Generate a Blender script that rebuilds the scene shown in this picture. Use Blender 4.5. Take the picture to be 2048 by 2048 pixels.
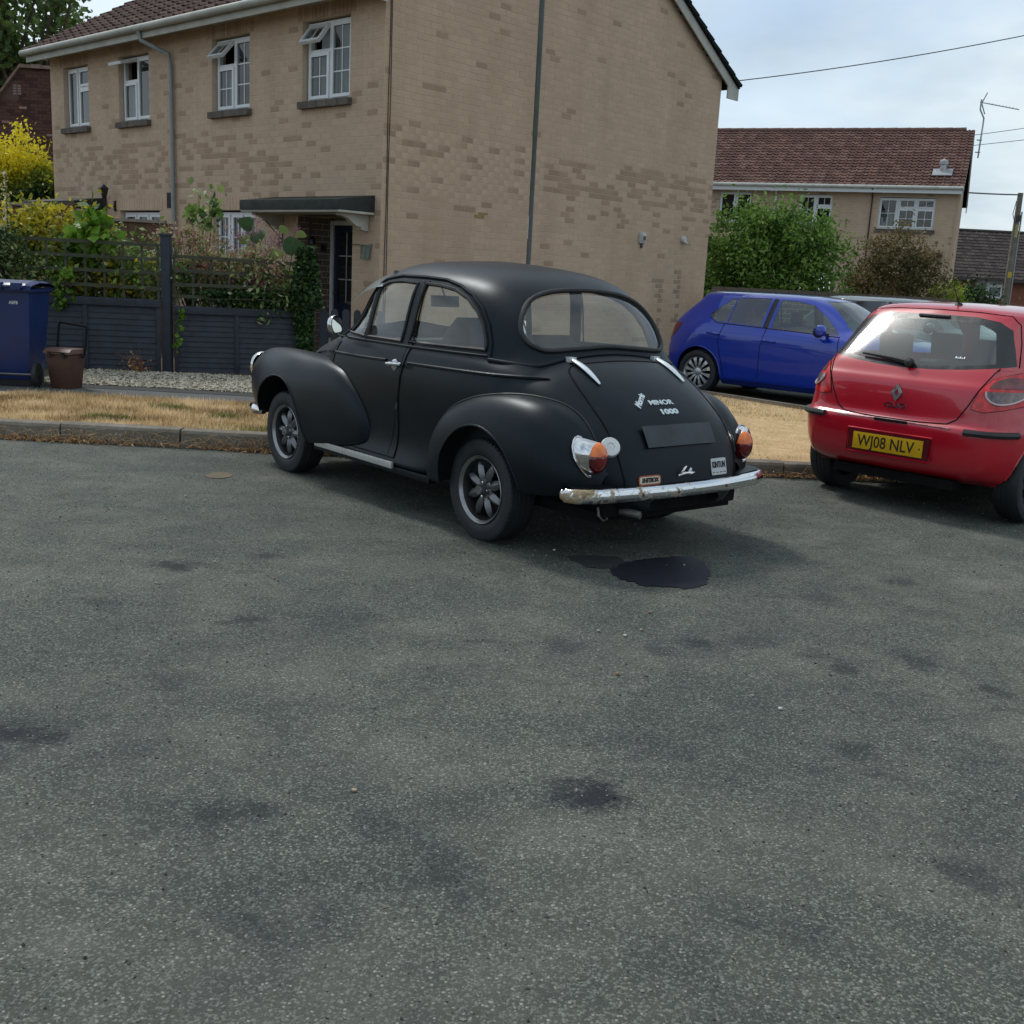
import bpy, bmesh, math, random
import numpy as np
from mathutils import Vector, Matrix, Euler, noise as mnoise
for o in list(bpy.data.objects): bpy.data.objects.remove(o)
random.seed(7); RNG = np.random.default_rng(7)
S = bpy.context.scene
COL = S.collection
PI = math.pi

# ------------------------------------------------------------------ camera
FPX, PITCH, ROLL, CAMZ = 2170.0, 0.2145, 0.0525, 1.397
cd = bpy.data.cameras.new('camera'); cam = bpy.data.objects.new('camera', cd); COL.objects.link(cam)
cd.sensor_width = 36; cd.sensor_height = 36; cd.lens = FPX/2048*36; cd.clip_start = .05; cd.clip_end = 2000
_f = Vector((0, math.cos(PITCH), -math.sin(PITCH))); _r = Vector((1, 0, 0)); _u = _r.cross(_f)
_r2 = math.cos(ROLL)*_r + math.sin(ROLL)*_u; _u2 = -math.sin(ROLL)*_r + math.cos(ROLL)*_u
M = Matrix((_r2, _u2, -_f)).transposed().to_4x4(); M.translation = Vector((0, 0, CAMZ))
cam.matrix_world = M
S.camera = cam
S.render.resolution_x = 1024; S.render.resolution_y = 1024

# ------------------------------------------------------------------ world
SUN_EL, SUN_AZ = math.radians(53), math.radians(-43)      # azimuth measured from +Y towards +X
W = bpy.data.worlds.new('World'); S.world = W; W.use_nodes = True
nt = W.node_tree; N = nt.nodes; L = nt.links
for n in list(N): N.remove(n)
out = N.new('ShaderNodeOutputWorld'); bg = N.new('ShaderNodeBackground')
sky = N.new('ShaderNodeTexSky'); sky.sky_type = 'NISHITA'; sky.sun_disc = False
sky.sun_elevation = SUN_EL; sky.sun_rotation = SUN_AZ; sky.air_density = 1.0; sky.dust_density = 1.5
bg.inputs['Strength'].default_value = 0.13
tc = N.new('ShaderNodeTexCoord'); sep = N.new('ShaderNodeSeparateXYZ'); L.new(tc.outputs['Generated'], sep.inputs[0])
def mth(op, a, b=None, c=None, clamp=False):
    n = N.new('ShaderNodeMath'); n.operation = op; n.use_clamp = clamp
    for i, v in enumerate((a, b, c)):
        if v is None: continue
        if isinstance(v, (int, float)): n.inputs[i].default_value = v
        else: L.new(v, n.inputs[i])
    return n.outputs[0]
zz = mth('ADD', mth('MAXIMUM', sep.outputs['Z'], 0.0), 0.30)
cx_ = mth('DIVIDE', sep.outputs['X'], zz); cy_ = mth('DIVIDE', sep.outputs['Y'], zz)
cmb = N.new('ShaderNodeCombineXYZ'); L.new(cx_, cmb.inputs[0]); L.new(cy_, cmb.inputs[1])
cn = N.new('ShaderNodeTexNoise'); cn.inputs['Scale'].default_value = 1.1; cn.inputs['Detail'].default_value = 7; cn.inputs['Roughness'].default_value = .55
L.new(cmb.outputs[0], cn.inputs['Vector'])
cr = N.new('ShaderNodeValToRGB'); cr.color_ramp.elements[0].position = .36; cr.color_ramp.elements[1].position = .56
cr.color_ramp.elements[0].color = (.0, .0, .0, 1); cr.color_ramp.elements[1].color = (1, 1, 1, 1)
L.new(cn.outputs['Fac'], cr.inputs[0])
cn2 = N.new('ShaderNodeTexNoise'); cn2.inputs['Scale'].default_value = 2.0; cn2.inputs['Detail'].default_value = 6
L.new(cmb.outputs[0], cn2.inputs['Vector'])
cr2 = N.new('ShaderNodeValToRGB'); cr2.color_ramp.elements[0].position = .34; cr2.color_ramp.elements[1].position = .60
cr2.color_ramp.elements[0].color = (2.75, 3.45, 4.1, 1); cr2.color_ramp.elements[1].color = (4.75, 5.35, 5.65, 1)
L.new(cn2.outputs['Fac'], cr2.inputs[0])
mx = N.new('ShaderNodeMixRGB'); L.new(cr.outputs[0], mx.inputs[0]); L.new(sky.outputs[0], mx.inputs[1]); L.new(cr2.outputs[0], mx.inputs[2])
# thin veil everywhere so that the gaps between the clouds stay milky
mx2 = N.new('ShaderNodeMixRGB'); mx2.inputs[0].default_value = .30; L.new(mx.outputs[0], mx2.inputs[1]); L.new(cr2.outputs[0], mx2.inputs[2])
L.new(mx2.outputs[0], bg.inputs['Color']); L.new(bg.outputs[0], out.inputs['Surface'])

# ------------------------------------------------------------------ sun (behind thin cloud)
sd = bpy.data.lights.new('sun', 'SUN'); so = bpy.data.objects.new('sun', sd); COL.objects.link(so)
sd.energy = 1.5; sd.angle = math.radians(11); sd.color = (1, .965, .91)
sdir = Vector((math.sin(SUN_AZ)*math.cos(SUN_EL), math.cos(SUN_AZ)*math.cos(SUN_EL), math.sin(SUN_EL)))
so.rotation_euler = sdir.to_track_quat('Z', 'Y').to_euler()
S.view_settings.view_transform = 'Standard'; S.view_settings.look = 'None'
S.view_settings.exposure = 0.36; S.view_settings.gamma = 1.0; S.view_settings.use_curve_mapping = False
S.render.engine = 'CYCLES'
S.cycles.max_bounces = 6; S.cycles.transparent_max_bounces = 12; S.cycles.glossy_bounces = 4; S.cycles.diffuse_bounces = 3
S.cycles.caustics_reflective = False; S.cycles.caustics_refractive = False

# ------------------------------------------------------------------ materials
class NB:
    """tiny node builder"""
    def __init__(s, name):
        s.m = bpy.data.materials.new(name); s.m.use_nodes = True; s.t = s.m.node_tree; s.N = s.t.nodes; s.L = s.t.links
        s.b = s.N['Principled BSDF']; s._tc = None
    def n(s, kind, **kw):
        x = s.N.new('ShaderNode'+kind)
        for k, v in kw.items(): setattr(x, k, v)
        return x
    def set(s, node, key, v):
        i = node.inputs[key]
        if hasattr(v, 'node'): s.L.new(v, i)
        else:
            if isinstance(v, (tuple, list)) and len(v) == 3 and len(getattr(i, 'default_value', ())) == 4: v = (*v, 1)
            i.default_value = v
    def tc(s, which='Object'):
        if s._tc is None: s._tc = s.n('TexCoord')
        return s._tc.outputs[which]
    def mapped(s, scale=(1, 1, 1), rot=(0, 0, 0), loc=(0, 0, 0), src='Object'):
        mp = s.n('Mapping'); s.L.new(s.tc(src), mp.inputs[0]); mp.inputs['Scale'].default_value = scale
        mp.inputs['Rotation'].default_value = rot; mp.inputs['Location'].default_value = loc
        return mp.outputs[0]
    def noise(s, scale, detail=4, rough=.55, vec=None, out='Fac', dist=0):
        x = s.n('TexNoise'); s.set(x, 'Scale', scale); s.set(x, 'Detail', detail); s.set(x, 'Roughness', rough); s.set(x, 'Distortion', dist)
        s.L.new(vec if vec is not None else s.tc(), x.inputs['Vector']); return x.outputs[out]
    def voro(s, scale, vec=None, feature='F1', out='Distance', rand=1):
        x = s.n('TexVoronoi', feature=feature); s.set(x, 'Scale', scale); s.set(x, 'Randomness', rand)
        s.L.new(vec if vec is not None else s.tc(), x.inputs['Vector']); return x.outputs[out]
    def ramp(s, fac, stops, interp='LINEAR'):
        r = s.n('ValToRGB'); cr = r.color_ramp; cr.interpolation = interp
        while len(cr.elements) < len(stops): cr.elements.new(.5)
        for e, (p, c) in zip(cr.elements, stops):
            e.position = p; c = (c, c, c) if isinstance(c, (int, float)) else c; e.color = (*c[:3], 1)
        s.L.new(fac, r.inputs[0]); return r.outputs[0]
    def mix(s, fac, a, b, mode='MIX'):
        x = s.n('MixRGB', blend_type=mode); s.set(x, 0, fac)
        for i, v in ((1, a), (2, b)):
            if isinstance(v, (int, float)): v = (v, v, v)
            s.set(x, i, v)
        return x.outputs[0]
    def math(s, op, a, b=0.0, clamp=False):
        x = s.n('Math', operation=op, use_clamp=clamp); s.set(x, 0, a); s.set(x, 1, b); return x.outputs[0]
    def sepxyz(s, v):
        x = s.n('SeparateXYZ'); s.L.new(v, x.inputs[0]); return x.outputs
    def bump(s, h, strength=.3, dist=.01, normal=None):
        x = s.n('Bump'); s.set(x, 'Strength', strength); s.set(x, 'Distance', dist); s.L.new(h, x.inputs['Height'])
        if normal is not None: s.L.new(normal, x.inputs['Normal'])
        s.L.new(x.outputs[0], s.b.inputs['Normal']); return x.outputs[0]
    def col(s, v): s.set(s.b, 'Base Color', v)
    def p(s, **kw):
        for k, v in kw.items(): s.set(s.b, k.replace('_', ' '), v)
        return s
    def white(s, vec):
        x = s.n('TexWhiteNoise', noise_dimensions='3D'); s.L.new(vec, x.inputs[0]); return x.outputs['Value']

def mixc(c, k): return tuple(min(1, x*k) for x in c)
MATS = {}
def plain(name, c, rough=.6, metal=0., var=.18, scale=6., bump=0., bscale=40., spec=.5, coat=0.):
    """painted / cast surface with uneven colour and fine relief"""
    if name in MATS: return MATS[name]
    b = NB(name); n = b.noise(scale, 5, .6)
    b.col(b.ramp(n, [(.3, mixc(c, 1-var)), (.7, mixc(c, 1+var))]))
    r2 = b.noise(scale*2.3, 4); rr = b.ramp(r2, [(.3, max(0, rough-.08)), (.7, min(1, rough+.08))])
    b.p(Roughness=rr, Metallic=metal); b.set(b.b, 'Specular IOR Level', spec)
    if coat: b.set(b.b, 'Coat Weight', coat); b.set(b.b, 'Coat Roughness', .04)
    if bump: b.bump(b.noise(bscale, 5, .65), bump, .004)
    MATS[name] = b.m; return b.m

# ------------------------------------------------------------------ geometry helpers
def link(o, parent=None):
    COL.objects.link(o)
    if parent is not None: o.parent = parent
    return o
def empty(name, loc=(0, 0, 0), rz=0.0, label=None, cat=None, group=None):
    o = bpy.data.objects.new(name, None); o.location = loc; o.rotation_euler = (0, 0, rz); o.empty_display_size = .2
    COL.objects.link(o); tag(o, label, cat, group); return o
def tag(o, label=None, cat=None, group=None, kind=None):
    if label: o['label'] = label
    if cat: o['category'] = cat
    if group: o['group'] = group
    if kind: o['kind'] = kind
    return o
def mesh_np(name, V, F, mat, parent=None, smooth=False, tint=None):
    """V (n,3) array, F (m,k) int array with one k"""
    V = np.asarray(V, dtype=np.float32); F = np.asarray(F, dtype=np.int32); k = F.shape[1]
    me = bpy.data.meshes.new(name); me.vertices.add(len(V)); me.vertices.foreach_set('co', V.ravel())
    me.loops.add(F.size); me.loops.foreach_set('vertex_index', F.ravel())
    me.polygons.add(len(F)); me.polygons.foreach_set('loop_start', np.arange(0, F.size, k, dtype=np.int32))
    me.polygons.foreach_set('loop_total', np.full(len(F), k, dtype=np.int32))
    me.polygons.foreach_set('use_smooth', np.full(len(F), bool(smooth)))
    if tint is not None:
        a = me.attributes.new('tint', 'FLOAT', 'FACE'); a.data.foreach_set('value', np.asarray(tint, dtype=np.float32))
    me.update(calc_edges=True)
    if mat: me.materials.append(mat)
    return link(bpy.data.objects.new(name, me), parent)

class MB:
    def __init__(s): s.v = []; s.f = []; s.mi = []; s.cur = 0
    def add(s, vs, fs):
        o = len(s.v); s.v += [tuple(map(float, x)) for x in vs]
        for f in fs: s.f.append(tuple(i+o for i in f)); s.mi.append(s.cur)
    def obox(s, p, a, b, c):
        """box from corner p and three edge vectors"""
        p, a, b, c = map(Vector, (p, a, b, c))
        vs = [p, p+a, p+a+b, p+b, p+c, p+a+c, p+a+b+c, p+b+c]
        fs = [(0, 3, 2, 1), (4, 5, 6, 7), (0, 1, 5, 4), (1, 2, 6, 5), (2, 3, 7, 6), (3, 0, 4, 7)]
        if a.cross(b).dot(c) < 0: fs = [tuple(reversed(f)) for f in fs]
        s.add(vs, fs); return s
    def box(s, x0, x1, y0, y1, z0, z1): return s.obox((x0, y0, z0), (x1-x0, 0, 0), (0, y1-y0, 0), (0, 0, z1-z0))
    def tube(s, path, r, n=8, closed=False, cap=True, flat=1.0, up=None):
        P = [Vector(p) for p in path]; m = len(P)
        rs = r if isinstance(r, (list, tuple)) else [r]*m
        rings = []; ref = Vector(up) if up else None
        for i, p in enumerate(P):
            if closed: t = P[(i+1) % m]-P[i-1]
            else: t = P[min(i+1, m-1)]-P[max(i-1, 0)]
            if t.length < 1e-9: t = Vector((0, 0, 1))
            t.normalize()
            if ref is None: ref = Vector((0, 0, 1)) if abs(t.z) < .9 else Vector((1, 0, 0))
            a = ref-t*ref.dot(t)
            if a.length < 1e-6: a = Vector((1, .3, .2))-t*Vector((1, .3, .2)).dot(t)
            a.normalize(); b_ = t.cross(a)
            if up is None: ref = a
            rings.append([p+(a*math.cos(2*PI*k/n)*flat+b_*math.sin(2*PI*k/n))*rs[i] for k in range(n)])
        vs = [v for r_ in rings for v in r_]; fs = []
        for i in range(m if closed else m-1):
            j = (i+1) % m
            for k in range(n):
                k2 = (k+1) % n; fs.append((i*n+k, i*n+k2, j*n+k2, j*n+k))
        if cap and not closed: fs += [tuple(reversed(range(n))), tuple(range((m-1)*n, m*n))]
        s.add(vs, fs); return s
    def lathe(s, prof, o=(0, 0, 0), ax=(0, 0, 1), n=24, a0=0., a1=2*PI):
        """prof = [(radius, height)...] about axis ax at o"""
        o = Vector(o); ax = Vector(ax).normalized(); u = Vector((0, 0, 1)) if abs(ax.z) < .9 else Vector((1, 0, 0))
        u = (u-ax*u.dot(ax)).normalized(); w = ax.cross(u); full = abs(a1-a0-2*PI) < 1e-6; m = n if full else n+1
        vs = [o+ax*h+(u*math.cos(a0+(a1-a0)*k/n)+w*math.sin(a0+(a1-a0)*k/n))*r for r, h in prof for k in range(m)]
        fs = []
        for i in range(len(prof)-1):
            for k in range(n):
                k2 = (k+1) % m; fs.append((i*m+k, i*m+k2, (i+1)*m+k2, (i+1)*m+k))
        s.add(vs, fs); return s
    def prism(s, poly, d, close=True):
        """poly = list of 3D points, extruded along vector d"""
        P = [Vector(p) for p in poly]; d = Vector(d); n = len(P)
        nn = sum(((P[i]-P[0]).cross(P[(i+1) % n]-P[0]) for i in range(1, n-1)), Vector())
        if nn.dot(d) > 0: P.reverse()
        vs = P+[p+d for p in P]; fs = [tuple(range(n)), tuple(reversed(range(n, 2*n)))]
        fs += [(i, i+n, (i+1) % n+n, (i+1) % n) for i in range(n)]
        s.add(vs, fs); return s
    def quad(s, *ps): s.add(ps, [tuple(range(len(ps)))]); return s
    def build(s, name, mat, parent=None, smooth=False, bevel=0., sharp=None, recalc=False):
        me = bpy.data.meshes.new(name); me.from_pydata(s.v, [], s.f)
        for m in (mat if isinstance(mat, (list, tuple)) else [mat]):
            if m: me.materials.append(m)
        if any(s.mi): me.polygons.foreach_set('material_index', s.mi)
        if recalc:
            bm = bmesh.new(); bm.from_mesh(me); bmesh.ops.recalc_face_normals(bm, faces=bm.faces); bm.to_mesh(me); bm.free()
        if bevel:
            bm = bmesh.new(); bm.from_mesh(me); bmesh.ops.remove_doubles(bm, verts=bm.verts, dist=1e-5)
            bmesh.ops.bevel(bm, geom=[e for e in bm.edges if len(e.link_faces) == 2 and e.calc_face_angle(0) > .5], offset=bevel, segments=2, affect='EDGES', profile=.7)
            bm.to_mesh(me); bm.free(); smooth = True
        if smooth:
            me.polygons.foreach_set('use_smooth', [True]*len(me.polygons)); me.set_sharp_from_angle(angle=sharp or math.radians(42))
        me.update(); return link(bpy.data.objects.new(name, me), parent)

def text_mesh(txt, size, ext=.001, bold=0., shear=0.):
    cu = bpy.data.curves.new('t', 'FONT'); cu.body = txt; cu.size = size; cu.extrude = ext; cu.offset = bold; cu.shear = shear
    cu.align_x = 'CENTER'; cu.align_y = 'CENTER'; cu.resolution_u = 3
    o = bpy.data.objects.new('t', cu); COL.objects.link(o)
    me = bpy.data.meshes.new_from_object(o.evaluated_get(bpy.context.evaluated_depsgraph_get()))
    bpy.data.objects.remove(o); bpy.data.curves.remove(cu); return me
def text_obj(name, txt, size, mat, parent, loc, right, up, wid=None, **kw):
    """flat lettering: right/up are direction vectors"""
    me = text_mesh(txt, size, **kw); me.name = name; me.materials.clear(); me.materials.append(mat)
    xs = [v.co.x for v in me.vertices]; w = max(xs)-min(xs)
    r = Vector(right).normalized(); u = Vector(up); u = (u-r*u.dot(r)).normalized(); n = r.cross(u)
    sx = wid/w if wid else 1.
    me.transform(Matrix((r*sx, u, n)).transposed().to_4x4()); me.transform(Matrix.Translation(Vector(loc)))
    return link(bpy.data.objects.new(name, me), parent)
def copy_tree(o, parent=None):
    c = o.copy(); COL.objects.link(c)
    if parent is not None: c.parent = parent
    for ch in list(o.children): copy_tree(ch, c)
    return c

# ------------------------------------------------------------------ smooth surfaces and cutting
def crom(P, n):
    """Catmull-Rom through rows of P (m,d); n samples per span"""
    P = np.asarray(P, float); m = len(P); A = np.vstack([2*P[0]-P[1], P, 2*P[-1]-P[-2]]); o = []
    for i in range(m-1):
        p0, p1, p2, p3 = A[i:i+4]
        for k in range(n):
            t = k/n; o.append(.5*((2*p1)+(p2-p0)*t+(2*p0-5*p1+4*p2-p3)*t*t+(3*p1-p0-3*p2+p3)*t**3))
    o.append(P[-1]); return np.array(o)
def loft(rings, nu=5, nv=4, sm=0):
    """rings (m,k,3) -> dense grid (M,K,3) and outward normals (needs y>=0 half)"""
    R = np.asarray(rings, float); m, k, _ = R.shape
    A = crom(R.reshape(m, -1), nu).reshape(-1, k, 3)
    G = np.stack([crom(a, nv) for a in A])
    for _ in range(sm):
        H = G.copy(); H[1:-1] = (G[:-2]+2*G[1:-1]+G[2:])/4; G = H.copy(); G[:, 1:-1] = (H[:, :-2]+2*H[:, 1:-1]+H[:, 2:])/4
    du = np.gradient(G, axis=0); dv = np.gradient(G, axis=1); n = np.cross(du, dv)
    n /= np.linalg.norm(n, axis=2, keepdims=True)+1e-12
    n[:, -1, 1] *= 0 if abs(G[:, -1, 1]).max() < 1e-6 else 1
    return G, n
def orient(G, n, centre):
    c = np.asarray(centre, float)
    if np.sum((G-c)*n) < 0: n = -n
    return n
def polys_of(G, n):
    M_, K_, _ = G.shape; V = np.concatenate([G, n], 2); out = []
    flip = None
    for i in range(M_-1):
        for j in range(K_-1):
            q = [V[i, j], V[i+1, j], V[i+1, j+1], V[i, j+1]]
            if flip is None or True:
                a = np.cross(q[2][:3]-q[0][:3], q[3][:3]-q[1][:3]); s_ = a@(q[0][3:]+q[2][3:])
                if abs(s_) < 1e-14: continue
                if s_ < 0: q = q[::-1]
            out.append(q)
    return out
def _split(poly, a, b, ax):
    """halves of poly left (inside) / right of directed line a->b in the plane ax"""
    dx, dy = b[0]-a[0], b[1]-a[1]
    d = [dx*(v[ax[1]]-a[1])-dy*(v[ax[0]]-a[0]) for v in poly]
    if all(x >= -1e-9 for x in d): return poly, None
    if all(x <= 1e-9 for x in d): return None, poly
    i_, o_ = [], []
    for k in range(len(poly)):
        v, w, dv, dw = poly[k], poly[(k+1) % len(poly)], d[k], d[(k+1) % len(poly)]
        if dv >= 0: i_.append(v)
        if dv <= 0: o_.append(v)
        if dv*dw < 0:
            t = dv/(dv-dw); x = v+(w-v)*t; i_.append(x); o_.append(x)
    return (i_ if len(i_) > 2 else None), (o_ if len(o_) > 2 else None)
def cut(polys, outline, ax=(0, 2), ok=None):
    """split faces by a convex outline given in the two axes ax; returns outside, inside"""
    P = [tuple(p) for p in outline]
    if sum(P[i][0]*P[(i+1) % len(P)][1]-P[(i+1) % len(P)][0]*P[i][1] for i in range(len(P))) < 0: P.reverse()
    x0, x1 = min(p[0] for p in P), max(p[0] for p in P); y0, y1 = min(p[1] for p in P), max(p[1] for p in P)
    outside, inside = [], []
    for q in polys:
        xs = [v[ax[0]] for v in q]; ys = [v[ax[1]] for v in q]
        if max(xs) < x0 or min(xs) > x1 or max(ys) < y0 or min(ys) > y1 or (ok and not ok(q)): outside.append(q); continue
        cur = q; rest = []
        for i in range(len(P)):
            cur, o_ = _split(cur, P[i], P[(i+1) % len(P)], ax)
            if o_ is not None: rest.append(o_)
            if cur is None: break
        if cur is None: outside.append(q)
        else: outside += rest; inside.append(cur)
    return outside, inside
def mirrored(polys):
    s_ = np.array([1, -1, 1, 1, -1, 1.]); return [[v*s_ for v in q][::-1] for q in polys]
def poly_mesh(name, polys, mat, parent=None, off=0.):
    vs, ns, idx, fs = [], [], {}, []
    for q in polys:
        f = []
        for v in q:
            key = (round(v[0], 5), round(v[1], 5), round(v[2], 5))
            if key not in idx:
                idx[key] = len(vs); n = v[3:]/(np.linalg.norm(v[3:])+1e-12); vs.append(tuple(v[:3]+n*off)); ns.append(tuple(n))
            if not f or f[-1] != idx[key]: f.append(idx[key])
        if len(f) > 1 and f[0] == f[-1]: f.pop()
        if len(set(f)) == len(f) and len(f) > 2: fs.append(f)
    me = bpy.data.meshes.new(name); me.from_pydata(vs, [], fs); me.materials.append(mat)
    me.polygons.foreach_set('use_smooth', [True]*len(fs)); me.validate()
    if len(me.vertices) == len(ns): me.normals_split_custom_set_from_vertices(ns)
    me.update(); return link(bpy.data.objects.new(name, me), parent)
def ok_side(q): return abs(q[0][4]) > .18
from mathutils.bvhtree import BVHTree
def bvh(polys):
    vs, fs = [], []
    for q in polys:
        o = len(vs); vs += [tuple(v[:3]) for v in q]; fs.append(list(range(o, o+len(q))))
    return BVHTree.FromPolygons(vs, fs)
def drape(tree, pts, o, d, off=.0):
    """project points onto the surface: pts already 3D, cast along d from far away"""
    r = []; d = Vector(d).normalized()
    for p in pts:
        h = tree.ray_cast(Vector(p)-d*3, d)
        if h[0] is not None: r.append(h[0]+(h[1] if h[1].dot(d) < 0 else -h[1])*off)
    return r
def dense(pts, n=4, closed=False):
    P = [tuple(p) for p in pts]
    if closed: P.append(P[0])
    o = []
    for a, b in zip(P[:-1], P[1:]):
        for k in range(n): o.append(tuple(a[i]+(b[i]-a[i])*k/n for i in range(len(a))))
    if not closed: o.append(P[-1])
    return o
def sidepts(P): return [(p[0], 0, p[1]) for p in P]
def rearpts(P): return [(0, p[0], p[1]) for p in P]

# ------------------------------------------------------------------ shared materials
def glass(name, tint, ior=1.5, rough=.0, refl=1.0, dirt=.03):
    b = NB(name); N_, L_ = b.N, b.L; N_.remove(b.b)
    o = [n for n in N_ if n.type == 'OUTPUT_MATERIAL'][0]
    tr = b.n('BsdfTransparent'); tr.inputs[0].default_value = (*tint, 1)
    gl = b.n('BsdfGlossy'); gl.inputs['Roughness'].default_value = rough; gl.inputs[0].default_value = (refl, refl, refl, 1)
    lw = b.n('LayerWeight'); lw.inputs[0].default_value = .5; f0 = ((ior-1)/(ior+1))**2*1.9; pw = b.math('POWER', lw.outputs['Facing'], 4.5); frv = b.math('ADD', b.math('MULTIPLY', pw, 1-f0), f0)
    m1 = b.n('MixShader'); L_.new(frv, m1.inputs[0]); L_.new(tr.outputs[0], m1.inputs[1]); L_.new(gl.outputs[0], m1.inputs[2])
    df = b.n('BsdfDiffuse'); df.inputs[0].default_value = (.5, .5, .48, 1); m2 = b.n('MixShader')
    L_.new(b.math('MULTIPLY', b.ramp(b.noise(3.0, 5), [(.35, .4), (.75, 1.)]), dirt), m2.inputs[0])
    L_.new(m1.outputs[0], m2.inputs[1]); L_.new(df.outputs[0], m2.inputs[2]); L_.new(m2.outputs[0], o.inputs[0])
    MATS[name] = b.m; return b.m
def carpaint(name, c, metal=.0, rough=.25, coat=1., coatr=.03, var=.05, orange=.0):
    b = NB(name); n = b.noise(3., 4); b.col(b.ramp(n, [(.3, mixc(c, 1-var)), (.7, mixc(c, 1+var))]))
    b.p(Metallic=metal, Roughness=rough); b.set(b.b, 'Coat Weight', coat); b.set(b.b, 'Coat Roughness', coatr)
    MATS[name] = b.m; return b.m
def leafmat(name, cols, trans=.35, rough=.5):
    """cols: list of colours spread over the per-leaf tint"""
    b = NB(name); a = b.n('Attribute'); a.attribute_name = 'tint'
    c = b.ramp(a.outputs['Fac'], [(i/(len(cols)-1), k) for i, k in enumerate(cols)]); b.col(c)
    b.p(Roughness=rough); b.set(b.b, 'Specular IOR Level', .35)
    tl = b.n('BsdfTranslucent'); b.L.new(c, tl.inputs[0]); ms = b.n('MixShader'); ms.inputs[0].default_value = trans
    o = [n for n in b.N if n.type == 'OUTPUT_MATERIAL'][0]
    b.L.new(b.b.outputs[0], ms.inputs[1]); b.L.new(tl.outputs[0], ms.inputs[2]); b.L.new(ms.outputs[0], o.inputs[0])
    MATS[name] = b.m; return b.m

# matt black wrap of the old saloon: dusty satin with a few scuffs
b = NB('matt_black_paint'); n1 = b.noise(2.2, 6, .6); n2 = b.noise(38, 4, .6)
dust = b.mix(.35, b.ramp(n1, [(.35, (.0032, .0050, .0075)), (.72, (.0080, .0105, .0138))]), b.ramp(n2, [(.4, (.005, .006, .008)), (.7, (.011, .0125, .014))]))
b.col(dust); b.p(Roughness=b.ramp(n1, [(.3, .33), (.75, .44)])); b.set(b.b, 'Specular IOR Level', .24); b.set(b.b, 'Specular Tint', (.74, .90, 1.)); b.bump(b.noise(420, 3), .05, .001); PAINT = b.m
b = NB('chrome'); b.col(b.ramp(b.noise(9, 5), [(.35, .55), (.7, .82)])); b.p(Metallic=1., Roughness=b.ramp(b.noise(25, 4), [(.4, .06), (.75, .26)])); CHROME = b.m
# bumper chrome with rust breaking through
b = NB('rusty_chrome'); v = b.mapped((1, 1.0, 1.4)); rn = b.noise(7.5, 9, .72, vec=v)
side = b.ramp(b.sepxyz(b.tc())[1], [(.10, .0), (.45, 1.)]); mask = b.ramp(b.math('ADD', rn, b.math('MULTIPLY', b.mix(1., side, 1., 'MULTIPLY'), .10)), [(.565, 0.), (.61, 1.)])
mask2 = mask
hz = b.ramp(b.noise(30, 5, .7), [(.3, (.14, .07, .025)), (.6, (.42, .32, .19)), (.8, (.50, .45, .34))])
b.col(b.mix(mask2, (.74, .76, .78), hz)); b.L.new(b.ramp(mask2, [(0, 1.), (1, 0.)]), b.b.inputs['Metallic']); b.L.new(b.ramp(mask2, [(0, .09), (1, .75)]), b.b.inputs['Roughness'])
b.bump(b.mix(.5, mask2, b.noise(60, 4)), .15, .003); RUSTCHROME = b.m
RUBBER = plain('black_rubber', (.012, .012, .013), .55, var=.3)
DARK = plain('underside_black', (.006, .006, .007), .9, var=.2, spec=.2)
def tyremat():
    b = NB('tyre_rubber'); n = b.noise(9, 5, .6); b.col(b.ramp(n, [(.3, (.009, .010, .012)), (.75, (.024, .026, .030))])); b.p(Roughness=.62)
    b.bump(b.noise(120, 3), .12, .002); return b.m
TYRE = tyremat()
RIMGREY = plain('gunmetal_rim', (.20, .20, .205), .34, metal=.7, var=.2, scale=14)
RIMDARK = plain('rim_dark_grey', (.035, .035, .037), .5, metal=.5, var=.3, scale=14)  # dark grey metal for rim barrels, brake discs and the red car's wheels
SILVER = plain('silver_wheel', (.50, .51, .52), .3, metal=.7, var=.1)
AMBER = NB('amber_lens').p(Base_Color=(.95, .19, .012), Roughness=.12).m
b = NB('amber_lens_ribbed'); b.col(b.ramp(b.noise(22, 3), [(.35, (.55, .075, .004)), (.7, (.98, .24, .02))])); b.p(Roughness=.1); b.set(b.b, 'Coat Weight', .7); AMBER = b.m
b = NB('red_lens_dark'); b.col(b.ramp(b.noise(18, 3), [(.4, (.075, .002, .004)), (.7, (.22, .005, .010))])); b.p(Roughness=.1); b.set(b.b, 'Coat Weight', .7); REDLENS = b.m
b = NB('red_lens_bright'); b.col(b.ramp(b.noise(26, 3), [(.4, (.42, .008, .012)), (.7, (.78, .02, .025))])); b.p(Roughness=.12); b.set(b.b, 'Coat Weight', .3); REDLENS2 = b.m
CLEARLENS = plain('clear_lens', (.12, .085, .085), .15, metal=.35, var=.35, scale=40, coat=1.)
GLASS_OLD = glass('old_car_glass', (.93, .96, .92), 1.5, dirt=.06)
GLASS_CAR = glass('tinted_car_glass', (.72, .84, .80), 1.62, rough=.11, dirt=.04)
WHITEPAINT = plain('white_upvc', (.72, .73, .73), .35, var=.06, scale=3)
SEAT = plain('dark_seat_cloth', (.018, .020, .025), .85, var=.3)
CREAM = plain('cream_plastic', (.50, .50, .49), .45, var=.05)
BLACKGLOSS = plain('gloss_black', (.008, .008, .009), .15, var=.1)
REDBELT = plain('red_webbing', (.33, .035, .018), .7)
STEEL = plain('dull_steel', (.16, .15, .14), .5, metal=.7, var=.3)
LETTERW = plain('pale_lettering', (.62, .70, .72), .35, metal=.3, var=.05)
LETTERK = plain('black_lettering', (.012, .012, .012), .5)

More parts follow.
